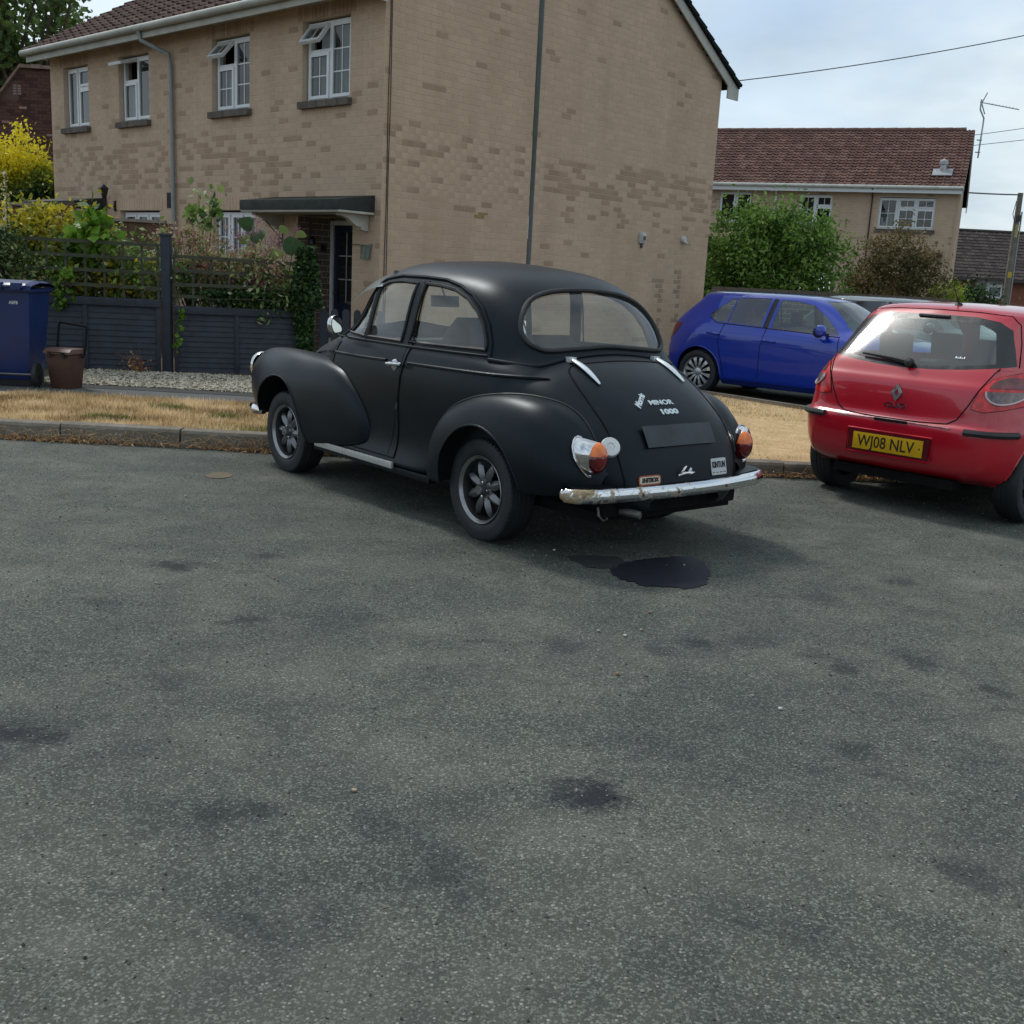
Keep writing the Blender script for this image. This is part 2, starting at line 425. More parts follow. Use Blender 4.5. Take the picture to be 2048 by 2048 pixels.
# ================================================================== wheels
def tread_tyre(mb, R, w, ri):
    """tyre about the y axis, centre at the origin, outer face at +y"""
    h = w/2
    prof = [(ri, -h*.62), (ri+.012, -h*.86), (ri+(R-ri)*.45, -h), (R*.955, -h*.93), (R*.985, -h*.78), (R, -h*.55), (R, 0), (R, h*.55), (R*.985, h*.78), (R*.955, h*.93), (ri+(R-ri)*.55, h*1.0), (ri+(R-ri)*.25, h*.97), (ri+.012, h*.86), (ri, h*.62)]
    mb.lathe(prof, ax=(0, 1, 0), n=56)
    for yy in (-.33, .0, .33):
        mb.lathe([(R+.0005, h*(yy-.10)), (R+.004, h*(yy-.085)), (R+.004, h*(yy+.085)), (R+.0005, h*(yy+.10))], ax=(0, 1, 0), n=56)
def tread_blocks(mb, R, w, n=62):
    h = w/2
    for s_ in (-1, 1):
        for k in range(n):
            a = 2*PI*(k+.25*(s_+1))/n; ca, sa = math.cos(a), math.sin(a); t = Vector((-sa, 0, ca)); r = Vector((ca, 0, sa))
            p = r*(R*.972)+Vector((0, s_*h*.60, 0)); wd = R*2*PI/n*.62
            mb.obox(p-t*wd/2, t*wd, Vector((0, s_*h*.30, 0))-r*R*.018, r*(R*.030))
def mini_wheel(name, parent, loc, side):
    """eight petal spoke wheel; side=+1 left"""
    e = bpy.data.objects.new(name, None); e.location = loc; e.rotation_euler = (0, random.uniform(0, 6), 0 if side > 0 else PI); link(e, parent)
    m = MB(); tread_tyre(m, .276, .178, .172); tread_blocks(m, .276, .178); m.build('tyre', TYRE, e, True, sharp=math.radians(35))
    m = MB(); m.lathe([(.150, -.07), (.158, .0), (.160, .058), (.164, .064), (.166, .070)], ax=(0, 1, 0), n=64); m.lathe([(.172, -.07), (.174, .066)], ax=(0, 1, 0), n=64); m.build('rim_barrel', RIMDARK, e, True)
    m = MB(); m.lathe([(.166, .070), (.170, .074), (.176, .082), (.181, .086), (.184, .082), (.181, .074), (.174, .066)], ax=(0, 1, 0), n=64)
    m.build('rim', plain('polished_rim', (.30, .30, .30), .3, metal=.8, var=.1), e, True)
    m = MB(); m.lathe([(.0, -.035), (.15, -.045), (.158, .0)], ax=(0, 1, 0), n=40); m.lathe([(.0, -.012), (.105, -.012), (.105, -.03)], ax=(0, 1, 0), n=32); m.build('brake_disc', RIMDARK, e, True)
    for k in range(8):
        a = 2*PI*k/8; ca, sa = math.cos(a), math.sin(a); r = Vector((ca, 0, sa)); t = Vector((-sa, 0, ca)); y = Vector((0, 1, 0))
        m = MB(); rows = []
        for q in range(9):
            u = q/8; rr = .036+u*.121; hw = .010+.0155*math.sin(PI*min(1, u*1.02))**.8*(1 if u < .55 else .98)
            if u > .93: hw *= .6
            yt = .052+.018*math.sin(PI*u)**.7-.004*u
            rows.append([r*rr+t*hw*s_+y*(yt-(abs(s_)**1.6)*.020) for s_ in (-1, -.6, 0, .6, 1)]+[r*rr+t*hw*s_*.7+y*(yt-.036) for s_ in (1, -1)])
        vs = [v for r_ in rows for v in r_]; n_ = 7; fs = []
        for i in range(8):
            for j in range(n_): fs.append((i*n_+j, i*n_+(j+1) % n_, (i+1)*n_+(j+1) % n_, (i+1)*n_+j))
        fs += [tuple(range(n_)), tuple(range(8*n_+n_-1, 8*n_-1, -1))]; m.add(vs, fs); m.build('spoke', RIMGREY, e, True, recalc=True)
    m = MB(); m.lathe([(.056, .0), (.056, .046), (.050, .052), (.029, .052), (.028, .088), (.024, .094), (.0, .094)], ax=(0, 1, 0), n=28)
    m.build('hub', RIMGREY, e, True)
    for k in range(4):
        a = PI/8+2*PI*k/4; m = MB(); m.lathe([(.008, .048), (.008, .066), (.0, .068)], o=(.038*math.cos(a), 0, .038*math.sin(a)), ax=(0, 1, 0), n=6); m.build('wheel_nut', CHROME, e)
    return e

# ================================================================== old black saloon
MIN = empty('vintage_saloon_car', (0.3595, 6.1036, 0), 2.265, 'matt black rounded vintage two-door saloon with rusty chrome bumper, parked in the middle', 'car')
def R3(x, prof): return [(x, y, z) for y, z in prof]
BODY = [
 R3(-.822, [(.24, .285), (.26, .30), (.26, .31), (.26, .32), (.25, .33), (.24, .335), (.22, .34), (.19, .345), (.16, .348), (.13, .35), (.09, .35), (.04, .35), (0, .35)]),
 R3(-.812, [(.30, .29), (.33, .31), (.335, .335), (.335, .36), (.325, .38), (.30, .395), (.27, .405), (.23, .41), (.20, .413), (.16, .416), (.11, .418), (.05, .42), (0, .42)]),
 R3(-.79, [(.34, .29), (.38, .32), (.40, .36), (.405, .41), (.39, .45), (.36, .48), (.32, .50), (.27, .512), (.22, .519), (.17, .524), (.12, .527), (.06, .53), (0, .53)]),
 R3(-.74, [(.40, .29), (.45, .32), (.47, .38), (.48, .45), (.465, .515), (.43, .56), (.38, .592), (.32, .613), (.26, .625), (.2, .632), (.14, .636), (.07, .64), (0, .641)]),
 R3(-.65, [(.46, .29), (.50, .33), (.53, .40), (.545, .49), (.54, .57), (.505, .635), (.44, .685), (.37, .715), (.30, .733), (.24, .742), (.17, .748), (.09, .753), (0, .755)]),
 R3(-.50, [(.50, .29), (.55, .33), (.57, .40), (.585, .50), (.585, .60), (.565, .69), (.505, .765), (.42, .815), (.35, .838), (.28, .853), (.20, .864), (.10, .873), (0, .876)]),
 R3(-.35, [(.50, .29), (.58, .32), (.60, .40), (.615, .50), (.625, .62), (.62, .735), (.57, .825), (.475, .885), (.40, .912), (.32, .932), (.24, .945), (.12, .955), (0, .958)]),
 R3(-.235, [(.50, .29), (.60, .32), (.62, .40), (.64, .50), (.655, .62), (.655, .75), (.61, .850), (.52, .908), (.445, .938), (.36, .962), (.27, .98), (.14, .993), (0, .998)]),
 R3(-.19, [(.50, .29), (.60, .32), (.63, .40), (.65, .50), (.665, .62), (.665, .76), (.625, .865), (.545, .925), (.475, .955), (.39, .98), (.30, 1.005), (.16, 1.025), (0, 1.035)]),
 R3(-.12, [(.50, .28), (.61, .31), (.64, .39), (.66, .50), (.675, .63), (.675, .78), (.64, .885), (.58, .945), (.525, 1.0), (.455, 1.06), (.36, 1.115), (.20, 1.155), (0, 1.17)]),
 R3(-.04, [(.50, .28), (.62, .31), (.65, .39), (.67, .50), (.685, .64), (.69, .79), (.66, .90), (.60, .96), (.565, 1.045), (.505, 1.14), (.405, 1.215), (.22, 1.265), (0, 1.28)]),
 R3(.08, [(.50, .28), (.63, .30), (.66, .38), (.68, .50), (.70, .64), (.70, .80), (.675, .915), (.632, .968), (.60, 1.085), (.545, 1.205), (.44, 1.295), (.24, 1.352), (0, 1.365)]),
 R3(.25, [(.60, .27), (.66, .29), (.675, .37), (.69, .48), (.71, .65), (.712, .81), (.685, .925), (.650, .975), (.622, 1.125), (.578, 1.262), (.47, 1.36), (.27, 1.412), (0, 1.43)]),
 R3(.50, [(.66, .265), (.72, .28), (.712, .345), (.70, .46), (.715, .65), (.715, .82), (.69, .93), (.658, .98), (.632, 1.14), (.592, 1.298), (.49, 1.392), (.29, 1.442), (0, 1.462)]),
 R3(.80, [(.67, .265), (.735, .28), (.715, .34), (.70, .45), (.715, .65), (.714, .82), (.69, .93), (.66, .985), (.632, 1.15), (.592, 1.322), (.49, 1.408), (.30, 1.456), (0, 1.475)]),
 R3(1.08, [(.67, .27), (.735, .285), (.715, .345), (.70, .45), (.712, .65), (.71, .82), (.69, .93), (.655, .985), (.625, 1.15), (.585, 1.318), (.48, 1.402), (.30, 1.45), (0, 1.468)]),
 R3(1.26, [(.67, .27), (.73, .285), (.715, .345), (.70, .45), (.707, .65), (.70, .82), (.68, .93), (.645, .985), (.61, 1.14), (.56, 1.285), (.46, 1.368), (.29, 1.42), (0, 1.442)]),
 R3(1.40, [(.67, .27), (.72, .285), (.705, .345), (.695, .45), (.70, .65), (.69, .82), (.67, .93), (.632, .985), (.585, 1.085), (.53, 1.20), (.44, 1.295), (.28, 1.365), (0, 1.40)]),
 R3(1.54, [(.66, .28), (.70, .30), (.695, .36), (.69, .45), (.69, .65), (.68, .81), (.655, .92), (.62, .975), (.56, 1.02), (.49, 1.08), (.41, 1.15), (.26, 1.235), (0, 1.28)]),
 R3(1.66, [(.64, .30), (.67, .32), (.675, .40), (.67, .50), (.665, .65), (.655, .79), (.625, .895), (.58, .95), (.515, .975), (.45, 1.0), (.375, 1.04), (.24, 1.11), (0, 1.15)]),
 R3(1.78, [(.60, .32), (.62, .36), (.625, .43), (.625, .52), (.62, .65), (.605, .77), (.57, .865), (.52, .92), (.46, .945), (.40, .962), (.33, .98), (.20, 1.005), (0, 1.02)]),
 R3(2.00, [(.54, .36), (.55, .40), (.56, .46), (.56, .54), (.555, .65), (.54, .75), (.505, .83), (.45, .885), (.40, .912), (.34, .935), (.27, .955), (.15, .973), (0, .98)]),
 R3(2.25, [(.46, .40), (.47, .43), (.475, .49), (.475, .56), (.47, .65), (.45, .735), (.415, .80), (.37, .848), (.32, .88), (.27, .905), (.21, .926), (.11, .943), (0, .948)]),
 R3(2.50, [(.37, .42), (.38, .45), (.385, .50), (.385, .57), (.38, .64), (.36, .705), (.33, .755), (.29, .795), (.25, .82), (.205, .84), (.155, .856), (.08, .868), (0, .872)]),
 R3(2.70, [(.28, .42), (.29, .45), (.295, .49), (.295, .54), (.29, .60), (.275, .645), (.25, .68), (.215, .708), (.18, .725), (.145, .738), (.11, .747), (.055, .755), (0, .757)]),
 R3(2.82, [(.18, .43), (.19, .45), (.195, .48), (.195, .51), (.19, .54), (.18, .565), (.16, .585), (.135, .60), (.11, .61), (.09, .617), (.065, .622), (.03, .625), (0, .625)]),
]
G, n = loft(BODY, 5, 4, sm=2); n = orient(G, n, (1.0, 0, .7)); n[:, -1, 1] = 0
P0 = polys_of(G, n)
mtree = bvh(P0+mirrored(P0))
side_dir = Vector((0, -1, 0)); rear_dir = Vector((1, 0, 0)); front_dir = Vector((-1, 0, 0)); down = Vector((0, 0, -1))
# window outlines, side view (x, z)
QUARTER = [(1.50, 1.000), (1.265, .992), (1.235, 1.275), (1.262, 1.262), (1.36, 1.155), (1.44, 1.065)]
WIN1 = [(1.235, .992), (.845, .992), (.80, 1.325), (.96, 1.332), (1.10, 1.322), (1.205, 1.290)]
WIN2 = [(.765, .995), (.72, 1.325), (.58, 1.32), (.44, 1.302), (.32, 1.262), (.22, 1.20), (.15, 1.13), (.108, 1.055), (.095, 1.005)]
REARW = [(-.02, 1.332), (.12, 1.330), (.25, 1.318), (.36, 1.290), (.435, 1.245), (.487, 1.18), (.512, 1.11), (.500, 1.055), (.455, 1.028), (.40, 1.020), (-.02, 1.043)]
SCREEN = [(-.02, 1.375), (.20, 1.360), (.38, 1.325), (.49, 1.26), (.54, 1.15), (.575, 1.01), (.50, 1.0), (-.02, 1.075)]
LID = [(-.02, .385), (.375, .385), (.412, .44), (.430, .56), (.436, .70), (.432, .84), (.41, .91), (.365, .945), (.28, .962), (.15, .972), (-.02, .976)]
DOORLOW = [(1.47, .985), (1.56, .90), (1.60, .84), (1.63, .75), (1.65, .32), (.80, .32), (.785, .66), (.765, .80), (.735, .93), (.735, .985)]
DOORUP = [(1.52, .986), (1.42, 1.13), (1.33, 1.235), (1.26, 1.29), (1.17, 1.325), (1.0, 1.347), (.745, 1.345), (.735, .986)]
def okr(q): return q[0][0] < .12 and q[0][3] < -.05
def okf(q): return q[0][0] > 1.2 and q[0][3] > .2
B_, w2 = cut(P0, WIN2, ok=ok_side); B_, w1 = cut(B_, WIN1, ok=ok_side); B_, wq = cut(B_, QUARTER, ok=ok_side)
B_, dl = cut(B_, DOORLOW, ok=ok_side); B_, du_ = cut(B_, DOORUP, ok=ok_side); door = dl+du_
B_, rw = cut(B_, REARW, (1, 2), okr)
B_, lid = cut(B_, LID, (1, 2), lambda q: q[0][0] < -.2)
B_, ws = cut(B_, SCREEN, (1, 2), okf)
poly_mesh('body_shell', B_+mirrored(B_), PAINT, MIN)
lido = poly_mesh('boot_lid', lid+mirrored(lid), PAINT, MIN, .002)
poly_mesh('rear_window', rw+mirrored(rw), GLASS_OLD, MIN, -.004)
poly_mesh('windscreen', ws+mirrored(ws), GLASS_OLD, MIN, -.004)
DOORS = []
for s_ in (1, -1):
    F_ = (lambda p: p) if s_ > 0 else mirrored
    d = poly_mesh('door', F_(door), PAINT, MIN, .0015); DOORS.append(d)
    poly_mesh('door_window', F_(w1), GLASS_OLD, d, -.004); poly_mesh('quarter_light', F_(wq), GLASS_OLD, d, -.004)
    poly_mesh('side_window', F_(w2), GLASS_OLD, MIN, -.004)
def side_line(pts, off, s_=1, closed=False, n=5):
    r = drape(mtree, [(p[0], 0, p[1]) for p in dense(pts, n, closed)], None, side_dir, off)
    return [Vector((p.x, p.y*s_, p.z)) for p in r]
def end_line(pts, off, d=rear_dir, closed=False, n=5, x=0):
    r = drape(mtree, [(x, p[0], p[1]) for p in dense(pts, n, closed)], None, d, off); return r
def smooth_outline(pts, n=6):
    P = np.array([(*p, 0) for p in pts+[pts[0]]]); m = len(pts)
    A = np.array([(*p, 0) for p in pts]); A = np.vstack([A[-1], A, A[0], A[1]]); o = []
    for i in range(1, m+1):
        p0, p1, p2, p3 = A[i-1:i+3]
        for k in range(n):
            t = k/n; o.append(tuple((.5*((2*p1)+(p2-p0)*t+(2*p0-5*p1+4*p2-p3)*t*t+(3*p1-p0-3*p2+p3)*t**3))[:2]))
    return o
for s_, d in zip((1, -1), DOORS):
    m = MB()
    m.tube(side_line(WIN2, .002, s_, True), .011, 6, closed=True); m.build('window_seal', RUBBER, MIN, True)
    m = MB(); m.tube(side_line(WIN1, .002, s_, True), .011, 6, closed=True); m.tube(side_line(QUARTER, .002, s_, True), .009, 6, closed=True); m.build('window_seal', RUBBER, d, True)
    m = MB(); m.tube(side_line([(1.247, .985), (1.225, 1.30)], .006, s_), .012, 6); m.build('window_pillar', BLACKGLOSS, d, True)
    # roof gutter
    m = MB(); m.tube(side_line([(1.60, .955), (1.50, 1.045), (1.43, 1.13), (1.35, 1.225), (1.27, 1.30), (1.17, 1.338), (1.0, 1.360), (.75, 1.360), (.56, 1.352), (.42, 1.325), (.29, 1.28), (.19, 1.215), (.115, 1.13), (.07, 1.04), (.055, .955)], .004, s_), .010, 6); m.build('roof_gutter', PAINT, MIN, True)
    # shut lines
    m = MB(); m.tube(side_line([(1.55, .94), (1.60, .84), (1.63, .75), (1.65, .32), (.80, .32), (.785, .50), (.785, .66), (.765, .80), (.735, .93), (.725, .99), (.70, 1.34)], .0015, s_), .0048, 5); m.build('door_gap', DARK, d, True)
    m = MB(); m.tube(side_line([(1.59, .868), (1.2, .872), (.93, .877)], .004, s_), .0095, 6); m.build('waist_moulding', PAINT, d, True)
    m = MB(); L1 = side_line([(.705, .878), (.2, .884), (-.18, .888), (-.30, .889)], .004, s_); m.tube(L1, [.0095]*(len(L1)-3)+[.008, .006, .002], 6); m.build('waist_moulding', PAINT, MIN, True)
    m = MB(); m.tube(side_line([(2.25, .80), (2.1, .825), (1.85, .85), (1.63, .867)], .004, s_), .008, 6); m.build('bonnet_moulding', CHROME, MIN, True)
    # window ledge strips
    m = MB(); m.tube(side_line([(1.48, .968), (.77, .968)], .004, s_), .007, 6); m.build('ledge_strip', PAINT, d, True)
    m = MB(); m.tube(side_line([(.77, .968), (.07, .975)], .004, s_), .007, 6); m.build('ledge_strip', PAINT, MIN, True)
    # handle
    m = MB(); m.lathe([(.0, .012), (.022, .010), (.032, .004), (.034, -.004)], o=(.835, s_*.712, .858), ax=(0, s_, 0), n=24)
    m.tube([(.835, s_*.722, .860), (.835, s_*.755, .866)], .011, 8); m.tube([(.850, s_*.757, .866), (.80, s_*.760, .870), (.74, s_*.757, .872), (.715, s_*.750, .872)], [.009, .0135, .0135, .009], 8); m.build('door_handle', CHROME, d, True)
# belt seam under the rear window, rear window rubber, lid gap
seam = [(.055, .957), (-.05, .950), (-.12, .948)]
R_ = side_line(seam, .003)
R2_ = end_line([(.545, .930), (.50, .942), (.44, .958), (.36, .975), (.28, .989), (.18, 1.0), (.09, 1.006), (0, 1.008)], .003, x=-.6)
arc = R_[:-3]+R2_[2:]
full = arc+[Vector((p.x, -p.y, p.z)) for p in reversed(arc[:-1])]
for _ in range(12): full = [full[0]]+[(full[i-1]+full[i]*2+full[i+1])/4 for i in range(1, len(full)-1)]+[full[-1]]
m = MB(); m.tube(full, .011, 7); m.build('belt_seam', PAINT, MIN, True)
so_ = smooth_outline([(y, z) for y, z in REARW[1:-1]]+[(.2, 1.033), (0, 1.043), (-.2, 1.033)]+[(-y, z) for y, z in reversed(REARW[1:-1])]+[(0, 1.334)], 5)
rl = end_line(so_, .003, n=1, x=-.6, closed=True)
m = MB(); m.tube(rl, .014, 8, closed=True); m.build('rear_window_rubber', RUBBER, MIN, True)
half = LID[1:-1]
go = smooth_outline([(y, z) for y, z in half]+[(0, .976)]+[(-y, z) for y, z in reversed(half)]+[(0, .385)], 4)
gl = end_line([p for p in go], .001, n=1, x=-1.5, closed=True)
m = MB(); m.tube(gl, .0052, 6, closed=True); m.build('boot_lid_gap', DARK, MIN, True)

# wings
FW = [
 R3(1.06, [(.66, .39), (.67, .40), (.675, .41), (.675, .42), (.675, .43), (.67, .44), (.665, .45), (.66, .46)]),
 R3(1.11, [(.69, .37), (.712, .375), (.716, .40), (.716, .435), (.715, .46), (.712, .485), (.705, .505), (.685, .52)]),
 R3(1.18, [(.70, .345), (.735, .355), (.742, .41), (.742, .47), (.738, .52), (.730, .56), (.715, .59), (.685, .61)]),
 R3(1.30, [(.705, .32), (.748, .33), (.756, .42), (.757, .51), (.752, .585), (.742, .64), (.722, .68), (.68, .705)]),
 R3(1.45, [(.71, .30), (.755, .31), (.766, .42), (.768, .54), (.762, .64), (.747, .71), (.720, .755), (.67, .785)]),
 R3(1.66, [(.715, .275), (.76, .285), (.776, .42), (.776, .56), (.766, .67), (.738, .75), (.690, .80), (.60, .815)]),
 R3(1.90, [(.72, .27), (.765, .28), (.785, .42), (.785, .57), (.765, .69), (.715, .775), (.63, .818), (.48, .81)]),
 R3(2.16, [(.72, .30), (.765, .31), (.787, .43), (.785, .57), (.76, .70), (.695, .795), (.585, .832), (.40, .79)]),
 R3(2.40, [(.70, .34), (.74, .35), (.765, .45), (.765, .57), (.735, .70), (.665, .79), (.555, .828), (.36, .76)]),
 R3(2.58, [(.67, .38), (.705, .39), (.725, .48), (.725, .58), (.70, .685), (.64, .775), (.545, .815), (.34, .73)]),
 R3(2.73, [(.63, .42), (.655, .43), (.675, .50), (.675, .59), (.66, .67), (.61, .745), (.535, .785), (.36, .71)]),
 R3(2.83, [(.59, .47), (.61, .48), (.625, .54), (.63, .60), (.618, .66), (.58, .715), (.52, .745), (.40, .69)]),
 R3(2.885, [(.55, .53), (.56, .55), (.57, .58), (.575, .61), (.57, .65), (.55, .68), (.51, .70), (.44, .66)]),
 R3(2.90, [(.53, .60), (.53, .60), (.53, .61), (.53, .62), (.53, .63), (.52, .64), (.51, .64), (.49, .63)])]
RW = [
 R3(.50, [(.66, .27), (.67, .27), (.68, .28), (.68, .29), (.68, .30), (.675, .31), (.67, .32), (.66, .33)]),
 R3(.46, [(.69, .262), (.715, .265), (.722, .29), (.724, .32), (.722, .345), (.715, .37), (.70, .385), (.67, .395)]),
 R3(.40, [(.70, .258), (.74, .262), (.757, .32), (.760, .39), (.757, .45), (.745, .50), (.722, .535), (.67, .555)]),
 R3(.28, [(.72, .265), (.762, .275), (.781, .40), (.781, .50), (.770, .585), (.747, .64), (.71, .675), (.645, .695)]),
 R3(.10, [(.73, .30), (.772, .31), (.794, .45), (.794, .56), (.778, .66), (.745, .72), (.695, .757), (.61, .775)]),
 R3(-.08, [(.73, .30), (.777, .31), (.798, .45), (.798, .57), (.780, .68), (.738, .752), (.68, .793), (.58, .806)]),
 R3(-.25, [(.73, .32), (.775, .33), (.797, .45), (.795, .57), (.775, .68), (.730, .757), (.662, .802), (.55, .815)]),
 R3(-.42, [(.72, .34), (.76, .345), (.782, .45), (.779, .56), (.757, .662), (.708, .740), (.632, .785), (.51, .79)]),
 R3(-.54, [(.69, .35), (.73, .355), (.750, .44), (.747, .53), (.722, .62), (.667, .69), (.588, .732), (.46, .73)]),
 R3(-.635, [(.64, .36), (.678, .365), (.695, .43), (.69, .50), (.662, .57), (.612, .622), (.54, .652), (.43, .64)]),
 R3(-.695, [(.57, .37), (.605, .375), (.618, .42), (.613, .47), (.592, .515), (.555, .548), (.505, .565), (.42, .55)]),
 R3(-.735, [(.48, .38), (.51, .39), (.52, .415), (.515, .44), (.50, .46), (.48, .47), (.46, .475), (.42, .465)])]
ARCHF = [(1.72, .15), (1.77, .26), (1.815, .34), (1.865, .455), (1.93, .555), (2.02, .628), (2.13, .660), (2.25, .655), (2.37, .61), (2.46, .53), (2.51, .43), (2.54, .15)]
ARCHR = [(-.43, .15), (-.405, .35), (-.365, .45), (-.295, .54), (-.20, .60), (-.08, .632), (.04, .618), (.14, .57), (.225, .485), (.275, .38), (.29, .15)]
ARCHF = [tuple(p) for p in crom(np.array(ARCHF), 3)]; ARCHR = [tuple(p) for p in crom(np.array(ARCHR), 3)]
for rings, arch, nm in ((FW, ARCHF, 'front_wing'), (RW, ARCHR, 'rear_wing')):
    Gw, nw = loft(rings, 6, 5, sm=1); nw = orient(Gw, nw, (np.mean(Gw[:, :, 0]), .45, .5)); Pw = polys_of(Gw, nw)
    Pc, _ = cut(Pw, arch); tr = bvh(Pw)
    al = [p for p in drape(tr, [(a[0], 0, a[1]) for a in dense(arch, 5)], None, side_dir, .0)]
    # bead where the wing meets the body
    bead = []
    for i in range(2, len(Gw)-3):
        prev = None
        for j in range(Gw.shape[1]-1, -1, -1):
            p = Vector(Gw[i, j]); hb = mtree.ray_cast(Vector((p.x, 3, p.z)), side_dir); d_ = p.y-hb[0].y if hb[0] is not None else 1.
            if d_ > 0:
                if prev is not None: t_ = prev[1]/(prev[1]-d_); bead.append(prev[0].lerp(p, t_))
                break
            prev = (p, d_)
    for _ in range(3): bead = [bead[0]]+[(bead[i-1]+bead[i]*2+bead[i+1])/4 for i in range(1, len(bead)-1)]+[bead[-1]]
    for s_ in (1, -1):
        w_ = poly_mesh(nm, Pc if s_ > 0 else mirrored(Pc), PAINT, MIN, 0)
        m = MB(); m.tube([Vector((p.x, (p.y+.002)*s_, p.z+.002)) for p in bead], .0055 if nm == 'rear_wing' else .004, 6); m.build('wing_piping', RUBBER if nm == 'rear_wing' else DARK, w_, True)
        m = MB(); A_ = [Vector((p.x, p.y*s_, p.z)) for p in al if p.z > .27]
        m.tube(A_, .006, 6)
        inn = [Vector((p.x, p.y*s_*.0+s_*.50, p.z)) for p in A_]
        vs = A_+inn; k = len(A_); m2 = MB(); m2.add(vs, [(i, i+1, k+i+1, k+i) for i in range(k-1)]); m2.build('wheel_arch_liner', DARK, w_)
        m.build('arch_lip', PAINT, w_, True)
# running strip, sill, valance, floor
for s_ in (1, -1):
    m = MB(); m.box(.775, 1.685, min(s_*.738, s_*.754), max(s_*.738, s_*.754), .262, .300); m.build('sill_strip', plain('bright_aluminium', (.55, .55, .53), .3, metal=.5, var=.06), MIN, bevel=.003)
    m = MB(); m.box(.42, 1.72, s_*.66 if s_ > 0 else -.735, .735 if s_ > 0 else s_*.66, .235, .272); m.build('sill', PAINT, MIN, bevel=.006)
m = MB(); m.box(-.70, 2.55, -.50, .50, .22, .30); m.box(-.2, .2, -.62, .62, .24, .32); m.tube([(0, -.66, .276), (0, .66, .276)], .035, 8); m.tube([(2.184, -.66, .276), (2.184, .66, .276)], .03, 8); m.build('floor_pan', DARK, MIN)
m = MB()
m.box(-.74, -.3, -.50, .50, .25, .42); m.build('fuel_tank', DARK, MIN, bevel=.02)
# bumper
by = [(-.712, -.665), (-.706, -.70), (-.69, -.735), (-.64, -.768), (-.5, -.80), (-.25, -.83), (0, -.84), (.25, -.83), (.5, -.80), (.64, -.768), (.69, -.735), (.706, -.70), (.712, -.665)]
path = [(p[0], p[1], 0) for p in [(x, y, 0) for y, x in by]]; path = crom(np.array([(x, y, 0) for y, x in by]), 5)
prof = [(-.0, -.034), (.012, -.034), (.022, -.022), (.027, -.004), (.025, .014), (.014, .030), (.004, .036), (-.006, .034), (.006, .012), (.008, -.012), (-.002, -.028)]
m = MB(); pr = len(prof); vs = []
for i, p in enumerate(path):
    t = Vector(path[min(i+1, len(path)-1)])-Vector(path[max(i-1, 0)]); t.normalize(); nn = Vector((t.y, -t.x, 0))
    if nn.x*1 > 0 and abs(p[1]) < .6: nn = -nn
    if abs(p[1]) >= .6: nn = nn if nn.y*p[1] > 0 else -nn
    sc = 1 if 2 < i < len(path)-3 else .75
    vs += [Vector(p)+nn*a*sc+Vector((0, 0, .378+c*sc)) for a, c in prof]
fs = [(i*pr+k, i*pr+(k+1) % pr, (i+1)*pr+(k+1) % pr, (i+1)*pr+k) for i in range(len(path)-1) for k in range(pr)]
fs += [tuple(range(pr)), tuple(reversed(range((len(path)-1)*pr, len(path)*pr)))]
m.add(vs, fs); bump_o = m.build('rear_bumper', RUSTCHROME, MIN, True, sharp=math.radians(60), recalc=True)
for yy in (.55, .34, .10, -.28, -.45):
    xx = -.845+.10*(abs(yy)/.7)**2.4
    m = MB(); m.lathe([(.0, .012), (.007, .011), (.009, .004)], o=(xx-.012, yy, .375), ax=(-1, 0, 0), n=10); m.build('bumper_bolt', plain('rust_brown', (.10, .035, .015), .8), bump_o)
# splash shelf between bumper and body
m = MB(); sh = []
for y in np.linspace(-.70, .70, 29):
    x1 = -.815+.09*(abs(y)/.7)**2.4; x0 = -.66 if abs(y) < .3 else -.66+.10*((abs(y)-.3)/.4)
    sh.append([(x0, y, .425), (x1+.02, y, .420), (x1-.003, y, .412), (x1, y, .395)])
vs = [v for r_ in sh for v in r_]; m.add(vs, [(i*4+k, i*4+k+1, i*4+k+5, i*4+k+4) for i in range(28) for k in range(3)]); m.build('bumper_valance', PAINT, MIN, True)
# front bumper ends
m = MB(); m.tube([(2.50, .70, .375), (2.62, .70, .375), (2.74, .66, .375), (2.86, .5, .375), (2.92, .25, .375), (2.94, 0, .375), (2.92, -.25, .375), (2.86, -.5, .375), (2.74, -.66, .375), (2.62, -.70, .375), (2.50, -.70, .375)], [.02]+[.036]*9+[.02], 10, flat=1.0); m.build('front_bumper', CHROME, MIN, True)
